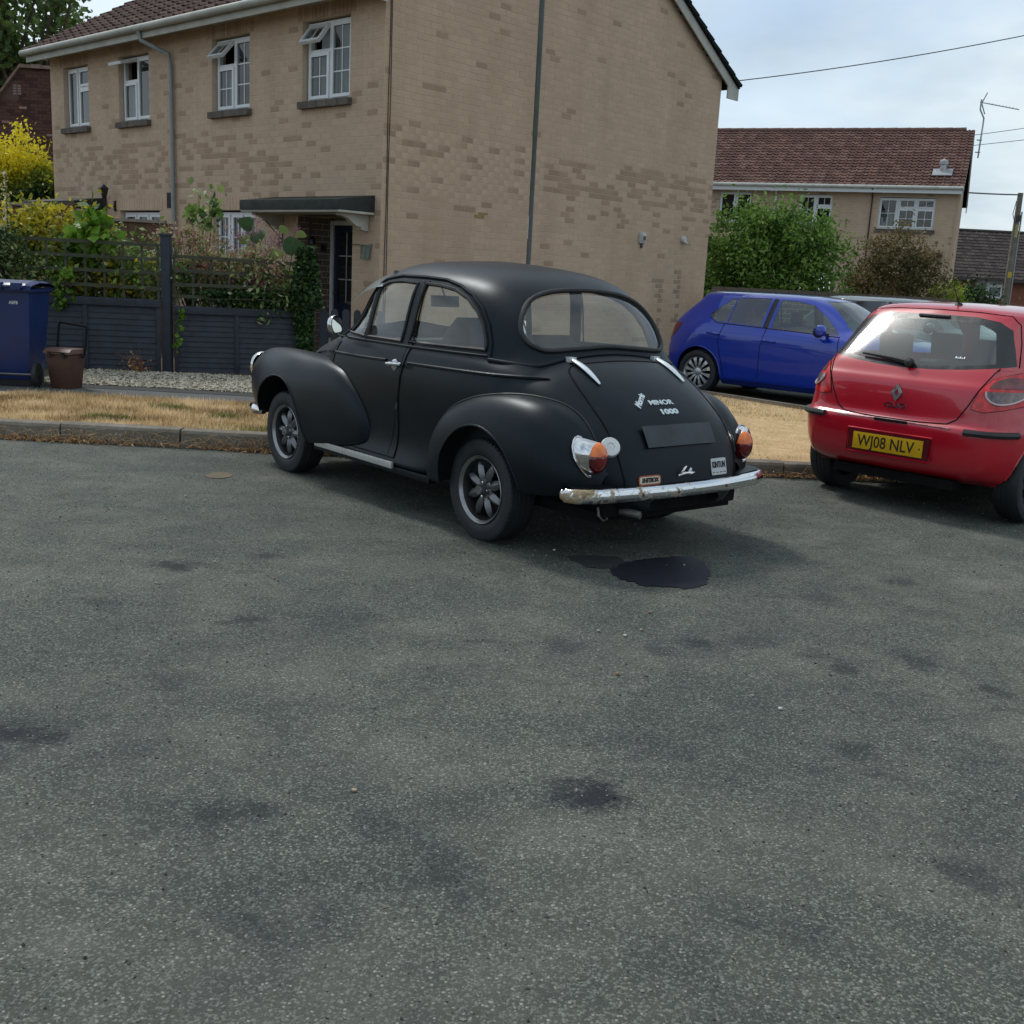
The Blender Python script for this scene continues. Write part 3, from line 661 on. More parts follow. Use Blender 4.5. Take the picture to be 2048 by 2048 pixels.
# tail lights
def teardrop(cy, cz, hy, hz, x, lean, k=20):
    o = []
    for i in range(k):
        a = 2*PI*i/k; yy = math.cos(a); zz_ = math.sin(a); w = 1.0 if zz_ > 0 else 1.0-.30*(-zz_)
        o.append((x, cy+hy*yy*w-lean*(cz-(cz+hz*zz_)), cz+hz*zz_))
    return o
for s_ in (1, -1):
    e = bpy.data.objects.new('tail_light', None); link(e, MIN)
    fl = lambda P: [(x, y*s_, z) for x, y, z in P]
    sh_ = lambda P, k_: [(x+k_*(z-.558)/.1, y, z) for x, y, z in P]; A_ = fl(sh_(teardrop(.598, .556, .060, .094, -.668, .18), .034)); B2 = fl(sh_(teardrop(.590, .556, .060, .090, -.700, .12), .014)); C2 = fl(teardrop(.556, .553, .058, .080, -.722, .04))
    D2 = fl(teardrop(.552, .553, .052, .074, -.728, .03))
    m = MB(); k = 20; m.add(A_+B2+C2+D2, [(r*k+i, r*k+(i+1) % k, (r+1)*k+(i+1) % k, (r+1)*k+i) for r in range(3) for i in range(k)]+[tuple(range(3*k, 4*k))])
    m.build('chrome_housing', CHROME, e, True, recalc=True, sharp=math.radians(50))
    # lenses: dome split by height
    for nm, mt, z0, z1 in (('amber_lens', AMBER, .567, .634), ('red_lens', REDLENS, .474, .566)):
        vs, rr = [], []
        for j in range(7):
            u = j/6; rad = math.cos(u*PI/2)**.75; dx = -.722-.045*math.sin(u*PI/2)
            row = []
            for i in range(25):
                a = 2*PI*i/24; y = .552+.056*math.cos(a)*max(rad, .02); z = .554+.078*math.sin(a)*max(rad, .02); row.append((dx, y*s_, min(max(z, z0), z1)))
            rr.append(row)
        vs = [v for r_ in rr for v in r_]; m = MB(); m.add(vs, [(j*25+i, j*25+i+1, (j+1)*25+i+1, (j+1)*25+i) for j in range(6) for i in range(24)]); m.build(nm, mt, e, True, recalc=True)
    m = MB(); m.tube([Vector(p)+Vector((-.002, 0, 0)) for p in fl(sh_(teardrop(.598, .556, .062, .097, -.674, .18), .034))], .0045, 6, closed=True); m.build('chrome_edge', CHROME, e, True)
# fuel cap (left of the lid), boot hinges
h = mtree.ray_cast(Vector((-2, .457, .595)), rear_dir)
nrm = h[1] if h[1].x < 0 else -h[1]
m = MB(); m.lathe([(.050, -.015), (.050, .012), (.046, .018), (.020, .020), (.018, .016), (.006, .016), (.0, .018)], o=h[0]+nrm*.006, ax=nrm, n=36); m.build('fuel_cap', plain('brushed_aluminium', (.62, .64, .64), .42, metal=.35, var=.06, scale=30), MIN, True)
def surf(y, z, x=-2.): 
    h = mtree.ray_cast(Vector((x, y, z)), rear_dir); nn = h[1] if h[1].x < 0 else -h[1]; return h[0], nn
def top(x, y):
    h = mtree.ray_cast(Vector((x, y, 2)), down); return h[0], (h[1] if h[1].z > 0 else -h[1])
for s_ in (1, -1):
    m = MB(); pts, rs = [], []
    for u in np.linspace(0, 1, 9):
        p, nn = top(-.245-.215*u, s_*(.315+.0*u)); pts.append(p+nn*(.016-.006*u)); rs.append(.007+.012*math.sin(PI*min(1, .15+u*.85))**.8)
    m.tube(pts, rs, 8, flat=.6, up=(0, 0, 1)); p, nn = top(-.232, s_*.315); m.box(p.x-.02, p.x+.02, p.y-.022, p.y+.022, p.z-.005, p.z+.022); m.build('boot_hinge', plain('white_chrome', (.72, .78, .80), .25, metal=.4, var=.05), MIN, True)
# number plate panel, badges and stickers on the lid
def on_lid(y, z, off=.004):
    p, nn = surf(y, z); return p+nn*off, nn
pts = []
p0_, n0_ = on_lid(0, .640)
up_ = Vector((0, 0, 1)); up_ = (up_-n0_*up_.dot(n0_)).normalized(); rt = up_.cross(n0_).normalized()
if rt.y > 0: rt = -rt
m = MB(); c0 = p0_+n0_*.004; hw, hh = .255, .058
m.obox(c0-rt*hw-up_*hh, rt*2*hw, up_*2*hh, n0_*.003); pl = m.build('number_plate', plain('grey_plate', (.022, .028, .034), .5, var=.5, scale=6), lido, bevel=.002)
def place_text(name, txt, size, y, z, mat, parent, wid=None, rot=0., off=.004, **kw):
    p, nn = on_lid(y, z, off); u = Vector((0, 0, 1)); u = (u-nn*u.dot(nn)).normalized(); r = u.cross(nn).normalized()
    if r.y > 0: r = -r
    c, s2 = math.cos(rot), math.sin(rot); return text_obj(name, txt, size, mat, parent, p, r*c+u*s2, u*c-r*s2, wid, ext=.0015, **kw)
place_text('model_badge', 'MINOR', .044, .015, .790, LETTERW, lido, .172, bold=.0012)
place_text('model_badge', '1000', .042, -.004, .748, LETTERW, lido, .128, bold=.0022)
place_text('script_badge', 'Morris', .050, .150, .800, LETTERW, lido, .125, rot=math.radians(48), bold=.002, shear=.3)
# winged bonnet motif reused as the lid handle
p, nn = on_lid(.0, .452, .01)
m = MB(); m.tube([p+Vector((0, .062, -.006)), p+Vector((-.006, .02, .004)), p+Vector((-.006, -.02, .004)), p+Vector((0, -.062, .002))], [.004, .009, .009, .003], 8)
m.tube([p+Vector((-.004, .048, 0)), p+Vector((-.01, .030, .030)), p+Vector((-.008, .014, .040))], [.004, .006, .003], 6); m.tube([p+Vector((-.006, -.0, 0)), p+Vector((-.01, -.018, .024)), p+Vector((-.004, -.05, .004))], [.004, .008, .002], 6); m.build('lid_handle', CHROME, lido, True)
def sticker(name, y, z, w, h_, mat, off=.003, round_=True, parent=None):
    p, nn = on_lid(y, z, off); u = Vector((0, 0, 1)); u = (u-nn*u.dot(nn)).normalized(); r = u.cross(nn).normalized(); m = MB(); o = []
    for k in range(20):
        a = 2*PI*k/20; ex = .35 if round_ else .12
        o.append(p+r*(w/2*math.copysign(abs(math.cos(a))**ex, math.cos(a)))+u*(h_/2*math.copysign(abs(math.sin(a))**ex, math.sin(a))))
    m.prism(o, nn*.0012); return m.build(name, mat, parent or lido, recalc=True)
sticker('sticker', .262, .437, .155, .050, plain('orange_border', (.42, .10, .03), .5)); sticker('sticker_face', .262, .437, .140, .037, plain('cream_sticker', (.72, .60, .48), .5), off=.0045)
place_text('sticker_text', 'SHITBOX', .030, .262, .437, LETTERK, lido, .118, off=.007, bold=.0012, shear=.15)
sticker('sticker', -.262, .470, .125, .088, plain('silver_sticker', (.50, .52, .53), .4), round_=False)
place_text('sticker_text', 'KINTUN', .045, -.262, .478, LETTERK, lido, .105, off=.005, bold=.0015)
for k in range(4):
    p, nn = on_lid(-.262+.045-.03*k, .440, .0055); m = MB(); m.box(p.x-.001, p.x+.001, p.y-.009, p.y+.009, p.z-.002, p.z+.002); m.build('sticker_mark', LETTERK, lido)
# exhaust, tow loop
m = MB(); m.tube([(.4, .30, .235), (-.3, .34, .25), (-.62, .40, .275), (-.80, .365, .278), (-.845, .345, .272)], .021, 12, cap=False); m.tube([(-.84, .345, .272), (-.70, .382, .279)], .017, 10); m.build('exhaust_pipe', STEEL, MIN, True)
m = MB(); m.tube([(-.70, .50, .30), (-.715, .505, .26), (-.72, .48, .235), (-.72, .455, .24), (-.715, .45, .30)], .007, 6); m.build('exhaust_bracket', STEEL, MIN, True)
# headlamps
for s_ in (1, -1):
    m = MB(); m.lathe([(.0, .055), (.05, .045), (.075, .022), (.086, .0)], o=(2.865, s_*.53, .665), ax=(1, 0, .05), n=28); m.build('headlight', CLEARLENS, MIN, True)
    m = MB(); m.lathe([(.084, .0), (.090, .012), (.099, .004), (.102, -.02), (.098, -.04)], o=(2.865, s_*.53, .665), ax=(1, 0, .05), n=36); m.build('headlight_rim', CHROME, MIN, True)
    # mirrors
    m = MB(); c = Vector((1.455, s_*.735, 1.045)); ax = Vector((-1, -s_*.45, .12)).normalized()
    m.lathe([(.057, .0), (.060, -.006), (.056, -.03), (.035, -.05), (.0, -.058)], o=c, ax=ax, n=28); m.tube([c-ax*.045, Vector((1.47, s_*.71, .985)), Vector((1.455, s_*.655, .975))], .006, 6); mo = m.build('wing_mirror', CHROME, MIN, True)
    m = MB(); m.lathe([(.0, .0), (.054, .0)], o=c+ax*.003, ax=ax, n=28); m.build('mirror_glass', NB('mirror_face').p(Base_Color=(.8, .8, .8), Metallic=1., Roughness=.02).m, mo)
# sun visor over the windscreen and bracket
m = MB(); V_ = []
for j, (u) in enumerate(np.linspace(0, 1, 7)):
    row = []
    for s_ in np.linspace(-1, 1, 21):
        y = .60*s_; cx0 = 1.44-.30*abs(s_)**2.2; cz0 = 1.405-.125*abs(s_)**2.4; row.append((cx0+.30*u+.02, y*(1+.06*u), cz0-.03*u-.08*u*u+.014))
    V_ += row
m.add(V_, [(j*21+i, j*21+i+1, (j+1)*21+i+1, (j+1)*21+i) for j in range(6) for i in range(20)]); m.build('screen_visor', plain('smoked_visor', (.16, .20, .19), .2, var=.1, coat=.5), MIN, True)
m = MB(); m.tube([(1.16, .50, 1.375), (1.22, .47, 1.385)], [.018, .01], 8); m.build('visor_clip', CHROME, MIN, True)
# interior
def seat_back(x, y, z, w, h_, tilt):
    m = MB(); rows = []
    for u in np.linspace(0, 1, 8):
        wd = w*(1 if u < .7 else 1-.35*((u-.7)/.3)**2); th = .07-.03*u
        rows.append([(x-tilt*u+dx, y+yy*wd/2, z+h_*(u if u < 1 else .995)) for yy, dx in ((-1, 0), (-.9, th), (0, th+.01), (.9, th), (1, 0), (.9, -th*.5), (0, -th*.6), (-.9, -th*.5))])
    m.add([v for r_ in rows for v in r_], [(j*8+i, j*8+(i+1) % 8, (j+1)*8+(i+1) % 8, (j+1)*8+i) for j in range(7) for i in range(8)]+[tuple(range(56, 64))]); m.build('seat_back', SEAT, MIN, True, recalc=True)
    return m
seat_back(.70, .30, .55, .52, .60, .14); seat_back(.78, -.31, .55, .50, .50, .14)
m = MB(); m.box(.70, 1.15, .08, .54, .42, .56); m.box(.70, 1.15, -.54, -.08, .42, .56); m.box(.0, .35, -.55, .55, .42, .55); m.build('seat_base', SEAT, MIN, bevel=.03)
m = MB(); m.obox((.06, -.55, .5), (-.10, 0, .40), (0, 1.10, 0), (.09, 0, .02)); m.build('rear_seat_back', SEAT, MIN, bevel=.03)
m = MB(); m.obox((-.18, -.50, .935), (.16, 0, -.01), (0, 1.0, 0), (0, 0, .012)); m.build('parcel_shelf', SEAT, MIN)
m = MB(); m.box(1.50, 1.72, -.58, .58, .78, .955); m.build('dashboard', plain('dash_grey', (.06, .075, .07), .4, var=.2), MIN, bevel=.02)
m = MB(); m.tube([(1.33+.04*math.cos(a)*.3, -.31+.2*math.cos(a), .90+.19*math.sin(a)) for a in np.linspace(0, 2*PI, 33)[:-1]], .011, 6, closed=True); m.tube([(1.34, -.31, .90), (1.55, -.31, .84)], .02, 6); m.tube([(1.34, -.50, .90), (1.34, -.12, .90)], .008, 6); m.build('steering_wheel', BLACKGLOSS, MIN, True)
m = MB(); m.tube([(1.42, 0, 1.345), (1.35, .0, 1.235)], .006, 6); m.obox((1.335, -.105, 1.175), (.02, 0, 0), (0, .21, 0), (.008, 0, .072)); m.build('rear_view_mirror', BLACKGLOSS, MIN, True)
m = MB(); m.tube([(.14, .535, 1.20), (.09, .50, 1.06), (.05, .46, .93)], .007, 5); m.build('seat_belt', REDBELT, MIN)
m = MB(); m.box(-.15, 1.75, -.60, .60, .28, .31); m.build('cabin_floor', SEAT, MIN)
for x_, R_ in ((0, 1), (2.184, 1)):
    for s_ in (1, -1): mini_wheel('wheel', MIN, (x_, s_*.617, .276), s_)

# ================================================================== modern hatchbacks: stacked plan outlines
def ring(z, xr, xc, yc, ys0, ys1, ys2, yf, xfc, xf, r=(.02, .06)):
    """half plan outline at height z: rear centre -> rear corner -> side -> front corner -> front centre"""
    X = [xc+(xfc-xc)*f for f in (.07, .18, .32, .47, .62, .76, .90)]
    return [(xr, 0, z), (xr+r[0]*.4, yc*.40, z), (xr+r[0], yc*.72, z), (xr+r[1]+.01, yc*.92, z), (xc, (yc+ys0)/2+.01, z), (X[0], ys0-.004, z), (X[1], ys0, z), (X[2], (ys0+ys1)/2+.003, z), (X[3], ys1, z), (X[4], (ys1+ys2)/2+.003, z), (X[5], ys2, z), (X[6], (ys2*.7+yf*.3), z), (xfc, yf*.9, z), ((xf*.75+xfc*.25), yf*.6, z), (xf, 0, z)]
def alloy(parent, loc, side, R, w, rr, nsp, mat, name='wheel', hub=.03):
    e = bpy.data.objects.new(name, None); e.location = loc; e.rotation_euler = (0, .3, 0 if side > 0 else PI); link(e, parent)
    m = MB(); tread_tyre(m, R, w, rr); m.build('tyre', TYRE, e, True, sharp=math.radians(35))
    m = MB(); h = w/2; m.lathe([(rr-.02, -h), (rr-.015, h*.5), (rr-.004, h*.72), (rr+.006, h*.86), (rr+.003, h*.70)], ax=(0, 1, 0), n=48); m.build('rim', mat, e, True)
    m = MB(); m.lathe([(.0, h*.1), (rr-.03, h*.05), (rr-.012, h*.3)], ax=(0, 1, 0), n=36); m.build('brake_disc', DARK, e, True)
    for k in range(nsp):
        a = 2*PI*k/nsp; r = Vector((math.cos(a), 0, math.sin(a))); t = Vector((-math.sin(a), 0, math.cos(a))); y = Vector((0, 1, 0)); m = MB()
        rows = [[r*q-t*hw+y*yy, r*q+t*hw+y*yy, r*q+t*hw*.7+y*(yy-.03), r*q-t*hw*.7+y*(yy-.03)] for q, hw, yy in ((.045, .010, h*.62), (.10, .0135, h*.70), (rr-.05, .021, h*.70), (rr-.008, .027, h*.62))]
        m.add([v for x in rows for v in x], [(i*4+j, i*4+(j+1) % 4, (i+1)*4+(j+1) % 4, (i+1)*4+j) for i in range(3) for j in range(4)]); m.build('spoke', mat, e, recalc=True)
    m = MB(); m.lathe([(.055, h*.5), (.055, h*.66), (.045, h*.72), (.0, h*.74)], ax=(0, 1, 0), n=24); m.build('hub', mat, e, True); return e
def arch_poly(x, zc, r, r2=None, n=16): 
    return [(x+r*math.cos(a), zc+(r2 or r)*math.sin(a)) for a in np.linspace(0, PI, n)]+[(x-r-.01, .0), (x+r+.01, .0)]
def hatch(root, rings, paint, wb, arch_r, side_cuts, rear_cut, screen_cut, roof, tyreR, tyre_z, sm=1, nu=4):
    G, n = loft(rings, nu, 4, sm=sm); n = orient(G, n, (1.2, 0, .6)); n[:, 0, 1] = 0; n[:, -1, 1] = 0
    P = polys_of(G, n); tree = bvh(P+mirrored(P))
    B_ = P
    for x in (0, wb): B_, _ = cut(B_, arch_poly(x, tyre_z, arch_r), ok=ok_side)
    parts = {}
    for nm, ol in side_cuts:
        B_, parts[nm] = cut(B_, ol, ok=ok_side)
    for nm, ol, okf_ in rear_cut:
        B_, parts[nm] = cut(B_, ol, (1, 2), okf_)
    B_, parts['windscreen'] = cut(B_, screen_cut, (1, 2), lambda q: q[0][0] > 1.2 and q[0][3] > .15)
    shell = poly_mesh('body_shell', B_+mirrored(B_), paint, root)
    for s_ in (1, -1):
        for x in (0, wb):
            pts = [Vector((p.x, p.y*s_, p.z)) for p in drape(tree, [(a[0], 0, a[1]) for a in dense(arch_poly(x, tyre_z, arch_r)[:16], 2)], None, side_dir, 0)]
            if len(pts) < 4: continue
            inn = [Vector((p.x, s_*.45, p.z)) for p in pts]; k = len(pts); m = MB(); m.add(pts+inn, [(i, i+1, k+i+1, k+i) for i in range(k-1)]); m.build('wheel_arch_liner', DARK, root)
            m = MB(); m.tube(pts, .007, 5); m.build('arch_lip', paint, root, True)
    m = MB(); m.box(.35, wb-.35, -.70, .70, .19, .25); m.box(-.5, wb+.55, -.45, .45, .20, .26); m.build('floor_pan', DARK, root)
    return parts, tree
def seats(root, xs, z=.95, col=None):
    m = MB()
    for x in xs:
        for y in (-.36, .36):
            m.obox((x, y-.22, .45), (-.14, 0, z-.5), (0, .44, 0), (.10, 0, .02)); m.obox((x-.15, y-.12, z+.0), (-.02, 0, .17), (0, .24, 0), (.08, 0, 0))
    m.build('seat', SEAT, root, bevel=.03)
    m = MB(); m.box(1.75, 2.25, -.62, .62, .70, .88); m.build('dashboard', BLACKGLOSS, root, bevel=.03)

# ------------------------------------------------------------------ red hatchback on the right
RED = carpaint('red_paint', (.46, .0035, .018), .0, .30, 1., .04)
BLUE = carpaint('blue_paint', (.001, .030, .36), .1, .28, 1., .03)
GREY = carpaint('dark_grey_paint', (.11, .14, .155), .35, .28, 1., .03)
CL = empty('red_hatchback', (2.87, 7.52, -.01), .7505, 'red three-door hatchback at the right edge, yellow plate reading WJ08 NLV', 'car'); CL.scale = (.957, .957, 1)
CR = [
 ring(.24, -.40, -.30, .62, .72, .74, .74, .60, 3.0, 3.15),
 ring(.29, -.52, -.30, .68, .775, .79, .79, .66, 3.05, 3.25),
 ring(.36, -.575, -.31, .715, .795, .80, .80, .70, 3.1, 3.32),
 ring(.46, -.595, -.31, .74, .815, .815, .815, .72, 3.1, 3.35),
 ring(.56, -.600, -.30, .75, .825, .82, .82, .72, 3.1, 3.35),
 ring(.605, -.590, -.29, .75, .828, .82, .82, .72, 3.08, 3.33),
 ring(.635, -.560, -.28, .745, .828, .82, .815, .70, 3.05, 3.30),
 ring(.72, -.550, -.25, .74, .825, .82, .81, .68, 3.0, 3.25),
 ring(.80, -.540, -.20, .73, .818, .81, .79, .62, 2.9, 3.15),
 ring(.86, -.525, -.16, .715, .81, .80, .76, .55, 2.7, 3.0),
 ring(.90, -.495, -.13, .70, .80, .79, .72, .50, 2.5, 2.7),
 ring(.96, -.455, -.10, .675, .785, .775, .68, .48, 2.20, 2.35),
 ring(1.02, -.405, -.06, .65, .765, .755, .64, .48, 2.02, 2.15),
 ring(1.12, -.315, .00, .615, .725, .72, .60, .45, 1.82, 1.95),
 ring(1.22, -.220, .05, .58, .68, .675, .56, .42, 1.62, 1.75),
 ring(1.29, -.150, .10, .555, .64, .63, .52, .40, 1.48, 1.62),
 ring(1.325, -.115, .13, .53, .605, .595, .49, .38, 1.38, 1.52, (.03, .08)),
 ring(1.350, -.075, .20, .47, .53, .53, .44, .34, 1.26, 1.36, (.04, .10)),
 ring(1.372, .06, .34, .34, .40, .41, .34, .25, 1.08, 1.18, (.05, .12)),
 ring(1.382, .30, .50, .16, .20, .21, .18, .12, .90, 1.0, (.05, .10)),
]
def rg(q): return q[0][0] < .25
CWIN = [(-.02, 1.300), (.30, 1.294), (.46, 1.272), (.545, 1.225), (.605, 1.11), (.655, 1.005), (.58, .990), (.40, .968), (.20, .952), (-.02, .946)]
CLIDL = [(-.02, .615), (.38, .625), (.44, .66), (.50, .76), (.565, .90), (.60, .99), (-.02, .99)]
CTAIL = [(.515, .735), (.60, .722), (.70, .745), (.86, .81), (.86, .93), (.80, .968), (.70, .972), (.60, .925), (.545, .84)]
CLIDU = [(-.02, .98), (.66, .98), (.60, 1.22), (.55, 1.315), (-.02, 1.335)]
CSIDE = [('door_window', [(.62, .985), (.60, 1.275), (1.25, 1.265), (1.55, 1.12), (1.75, .96)]), ('side_window', [(.05, 1.0), (.16, 1.245), (.50, 1.272), (.54, .985)])]
cparts, ctree = hatch(CL, CR, RED, 2.53, .335, CSIDE, [('rear_light', CTAIL, rg), ('rear_window', CWIN, rg), ('tailgate_a', CLIDL, rg), ('tailgate_b', CLIDU, rg)],
    [(-.02, 1.335), (.40, 1.30), (.52, 1.1), (.60, .96), (-.02, .945)], None, .30, .30)
tg = poly_mesh('tailgate', cparts['tailgate_a']+cparts['tailgate_b']+mirrored(cparts['tailgate_a']+cparts['tailgate_b']), RED, CL, .0015)
poly_mesh('windscreen', cparts['windscreen']+mirrored(cparts['windscreen']), GLASS_CAR, CL, -.003)
# rear glass: clear centre with a black printed border
inner = [(y*.865 if y > 0 else y, 1.118+(z-1.125)*.83) for y, z in CWIN]
o_, i_ = cut(cparts['rear_window'], inner, (1, 2))
poly_mesh('rear_window', i_+mirrored(i_), GLASS_CAR, tg, .001); poly_mesh('window_border', o_+mirrored(o_), plain('printed_glass_border', (.012, .014, .016), .28, var=.1), tg, .0012)
for s_ in (1, -1):
    F_ = (lambda p: p) if s_ > 0 else mirrored
    tl = poly_mesh('rear_light', F_(cparts['rear_light']), REDLENS2, CL, .006)
    rlp = cparts['rear_light']; _, cl = cut(rlp, [(.675+.078*math.cos(a), .850+.070*math.sin(a)) for a in np.linspace(PI, 2*PI, 14)], (1, 2)); poly_mesh('reversing_lens', F_(cl), CLEARLENS, tl, .010)
    _, dk = cut(rlp, [(.680+.080*math.cos(a), .868+.070*math.sin(a)) for a in np.linspace(0, PI, 14)], (1, 2)); poly_mesh('brake_lens', F_(dk), REDLENS, tl, .008)
    ol = dense(CTAIL, 4, True); pts = [Vector((p.x, p.y*s_, p.z)) for p in drape(ctree, [(-1.5, a[0], a[1]) for a in ol], None, rear_dir, .002)]; m = MB(); m.tube(pts, .004, 5, closed=True); m.build('lamp_gap', DARK, tl)
    m = MB(); arc_ = drape(ctree, [(-1.5, .675+.082*math.cos(a), .849+.074*math.sin(a)) for a in np.linspace(PI, 2*PI, 14)], None, rear_dir, .012); m.tube([Vector((p.x, p.y*s_, p.z)) for p in arc_], .007, 6); m.build('lamp_ring', plain('chromed_plastic', (.6, .45, .45), .3, metal=.5), tl, True)
    for nm in ('door_window', 'side_window'): poly_mesh(nm, F_(cparts[nm]), GLASS_CAR, CL, -.003)
    strip = drape(ctree, [(-1.5, y, .590) for y in np.linspace(.515, .775, 12)], None, rear_dir, .006); m = MB(); m.tube([Vector((p.x, p.y*s_, p.z)) for p in strip], .024, 8, flat=.9, up=(0, 0, 1)); m.build('bumper_strip', plain('black_plastic', (.02, .022, .024), .5), CL, True)
# gaps of the tailgate
for ol, cl_ in ((CLIDL[1:-1], False),):
    half = ol; full_ = [(y, z) for y, z in [(.60, .985), (.62, 1.10)]]
    path = [(-y, z) for y, z in [(.60, .975)]+list(reversed(half))]+[(-.2, .615), (0, .615), (.2, .615)]+[(y, z) for y, z in half+[(.60, .975)]]
    pts = drape(ctree, [(-1.5, y, z) for y, z in dense(path, 5)], None, rear_dir, .001); m = MB(); m.tube(pts, .0045, 5); m.build('tailgate_gap', DARK, CL)
full_ = [(.665, 1.0), (.61, 1.15), (.56, 1.26), (.50, 1.310), (.30, 1.325), (0, 1.33)]
pts = drape(ctree, [(-1.5, y, z) for y, z in dense(full_+[(-y, z) for y, z in reversed(full_[:-1])], 4)], None, rear_dir, .001); m = MB(); m.tube(pts, .0045, 5); m.build('tailgate_gap', DARK, CL)
def on_cl(y, z, off=.004):
    h = ctree.ray_cast(Vector((-2, y, z)), rear_dir); nn = h[1] if h[1].x < 0 else -h[1]; return h[0]+nn*off, nn
def frame_at(y, z, off=.004):
    p, nn = on_cl(y, z, off); u = Vector((0, 0, 1)); u = (u-nn*u.dot(nn)).normalized(); r = u.cross(nn).normalized()
    return (p, nn, (r if r.y < 0 else -r), u)
# plate recess and plate
p, nn, r, u = frame_at(-.005, .445, .0)
nn = Vector((-1, 0, .05)).normalized(); u = Vector((0, 0, 1)); r = Vector((0, -1, 0)); p.x = -.601
m = MB(); a = [p+r*x*.31+u*z*.078 for x, z in ((-1, -1), (1, -1), (1, 1), (-1, 1))]; m.tube(a, .007, 6, closed=True); m.build('plate_recess', RED, CL, True)
m = MB(); m.obox(p-r*.30-u*.07-nn*.0, r*.60, u*.14, nn*.004); m.build('plate_backing', plain('shadow_red', (.10, .003, .008), .4), CL)
m = MB(); m.obox(p-r*.26-u*.0555+nn*.006, r*.52, u*.111, nn*.006); npl = m.build('number_plate', plain('yellow_plate', (.62, .36, .006), .4, var=.12, scale=14), CL, bevel=.002)
text_obj('registration_text', 'WJ08 NLV', .108, LETTERK, npl, p-u*.002-r*.012+nn*.0135, r, u, .425, ext=.0005, bold=.0008)
m = MB(); m.lathe([(.0, .002), (.006, .001), (.006, 0)], o=p+r*.238+nn*.0125, ax=nn, n=8); m.build('plate_screw', LETTERK, npl)
# diamond badge and lettering
p, nn, r, u = frame_at(0., .785, .006)
for sgn, zc in ((1, 0), (-1, 0)):
    m = MB(); w_, h_, iw, ih = .040, .060, .014, .026
    m.prism([p+u*h_*sgn, p+r*w_+u*.006*sgn, p+r*w_*.98, p+r*iw, p+u*ih*sgn], nn*.006); m.prism([p+u*h_*sgn, p-r*w_+u*.006*sgn, p-r*w_*.98, p-r*iw, p+u*ih*sgn], nn*.006)
    m.build('badge', CHROME if sgn > 0 else plain('badge_grey', (.22, .21, .21), .3, metal=.7), tg, recalc=True)
p, nn, r, u = frame_at(.0, .700, .004); text_obj('model_badge', 'CLIO', .045, CHROME, tg, p, r, u, .155, ext=.003, bold=.001)
# high brake light, wiper, aerial, handle, tow cover, exhaust
m = MB(); m.tube(drape(ctree, [(-1.5, y, 1.285) for y in np.linspace(-.11, .11, 8)], None, rear_dir, .006), .014, 6, flat=.8, up=(0, 0, 1)); m.build('high_brake_light', CLEARLENS, tg, True)
wp = drape(ctree, [(-1.5, y, z) for y, z in ((-.02, .968), (.10, .982), (.22, .992), (.36, 1.0))], None, rear_dir, .022); m = MB(); m.tube(wp, [.020, .016, .011, .007], 6); m.lathe([(.03, -.01), (.03, .02), (.0, .03)], o=wp[0], ax=(-1, 0, .3), n=14); m.build('rear_wiper', RUBBER, tg, True)
m = MB(); m.lathe([(.035, 0), (.02, .02), (.0, .03)], o=(.02, -.08, 1.358), ax=(0, 0, 1), n=12); m.tube([(.02, -.08, 1.37), (-.10, -.08, 1.50)], [.006, .002], 6); m.build('roof_aerial', RUBBER, CL)
m = MB(); m.tube(drape(ctree, [(-1.5, y, .600) for y in np.linspace(-.12, .12, 6)], None, rear_dir, .004), .012, 6, flat=.8, up=(0, 0, 1)); m.build('tailgate_handle', DARK, tg, True)
# scraped bumper lip
m = MB(); pr_ = drape(ctree, [(-1.5, y, .607-.006*(abs(y)/.4)) for y in np.linspace(-.42, .42, 22)], None, rear_dir, .001); m.tube(pr_, .006, 5); m.build('bumper_scrape', plain('scraped_paint', (.52, .20, .22), .35, var=.6, scale=24), CL, True)
# stickers on the glass
p, nn, r, u = frame_at(-.33, 1.03, .004)
for k in range(5): m = MB(); q = p+r*(-.03+.014*k); m.obox(q, r*.007, u*(.010 if k % 2 else .016), nn*.001); m.build('window_sticker', LETTERW, tg)
seats(CL, (.95, .15), .98)
m = MB(); m.box(-.35, .9, -.62, .62, .30, .62); m.build('boot_floor', SEAT, CL)
for x in (0, 2.53):
    for s_ in (1, -1): alloy(CL, (x, s_*.705, .292), s_, .292, .185, .19, 9, RIMDARK)
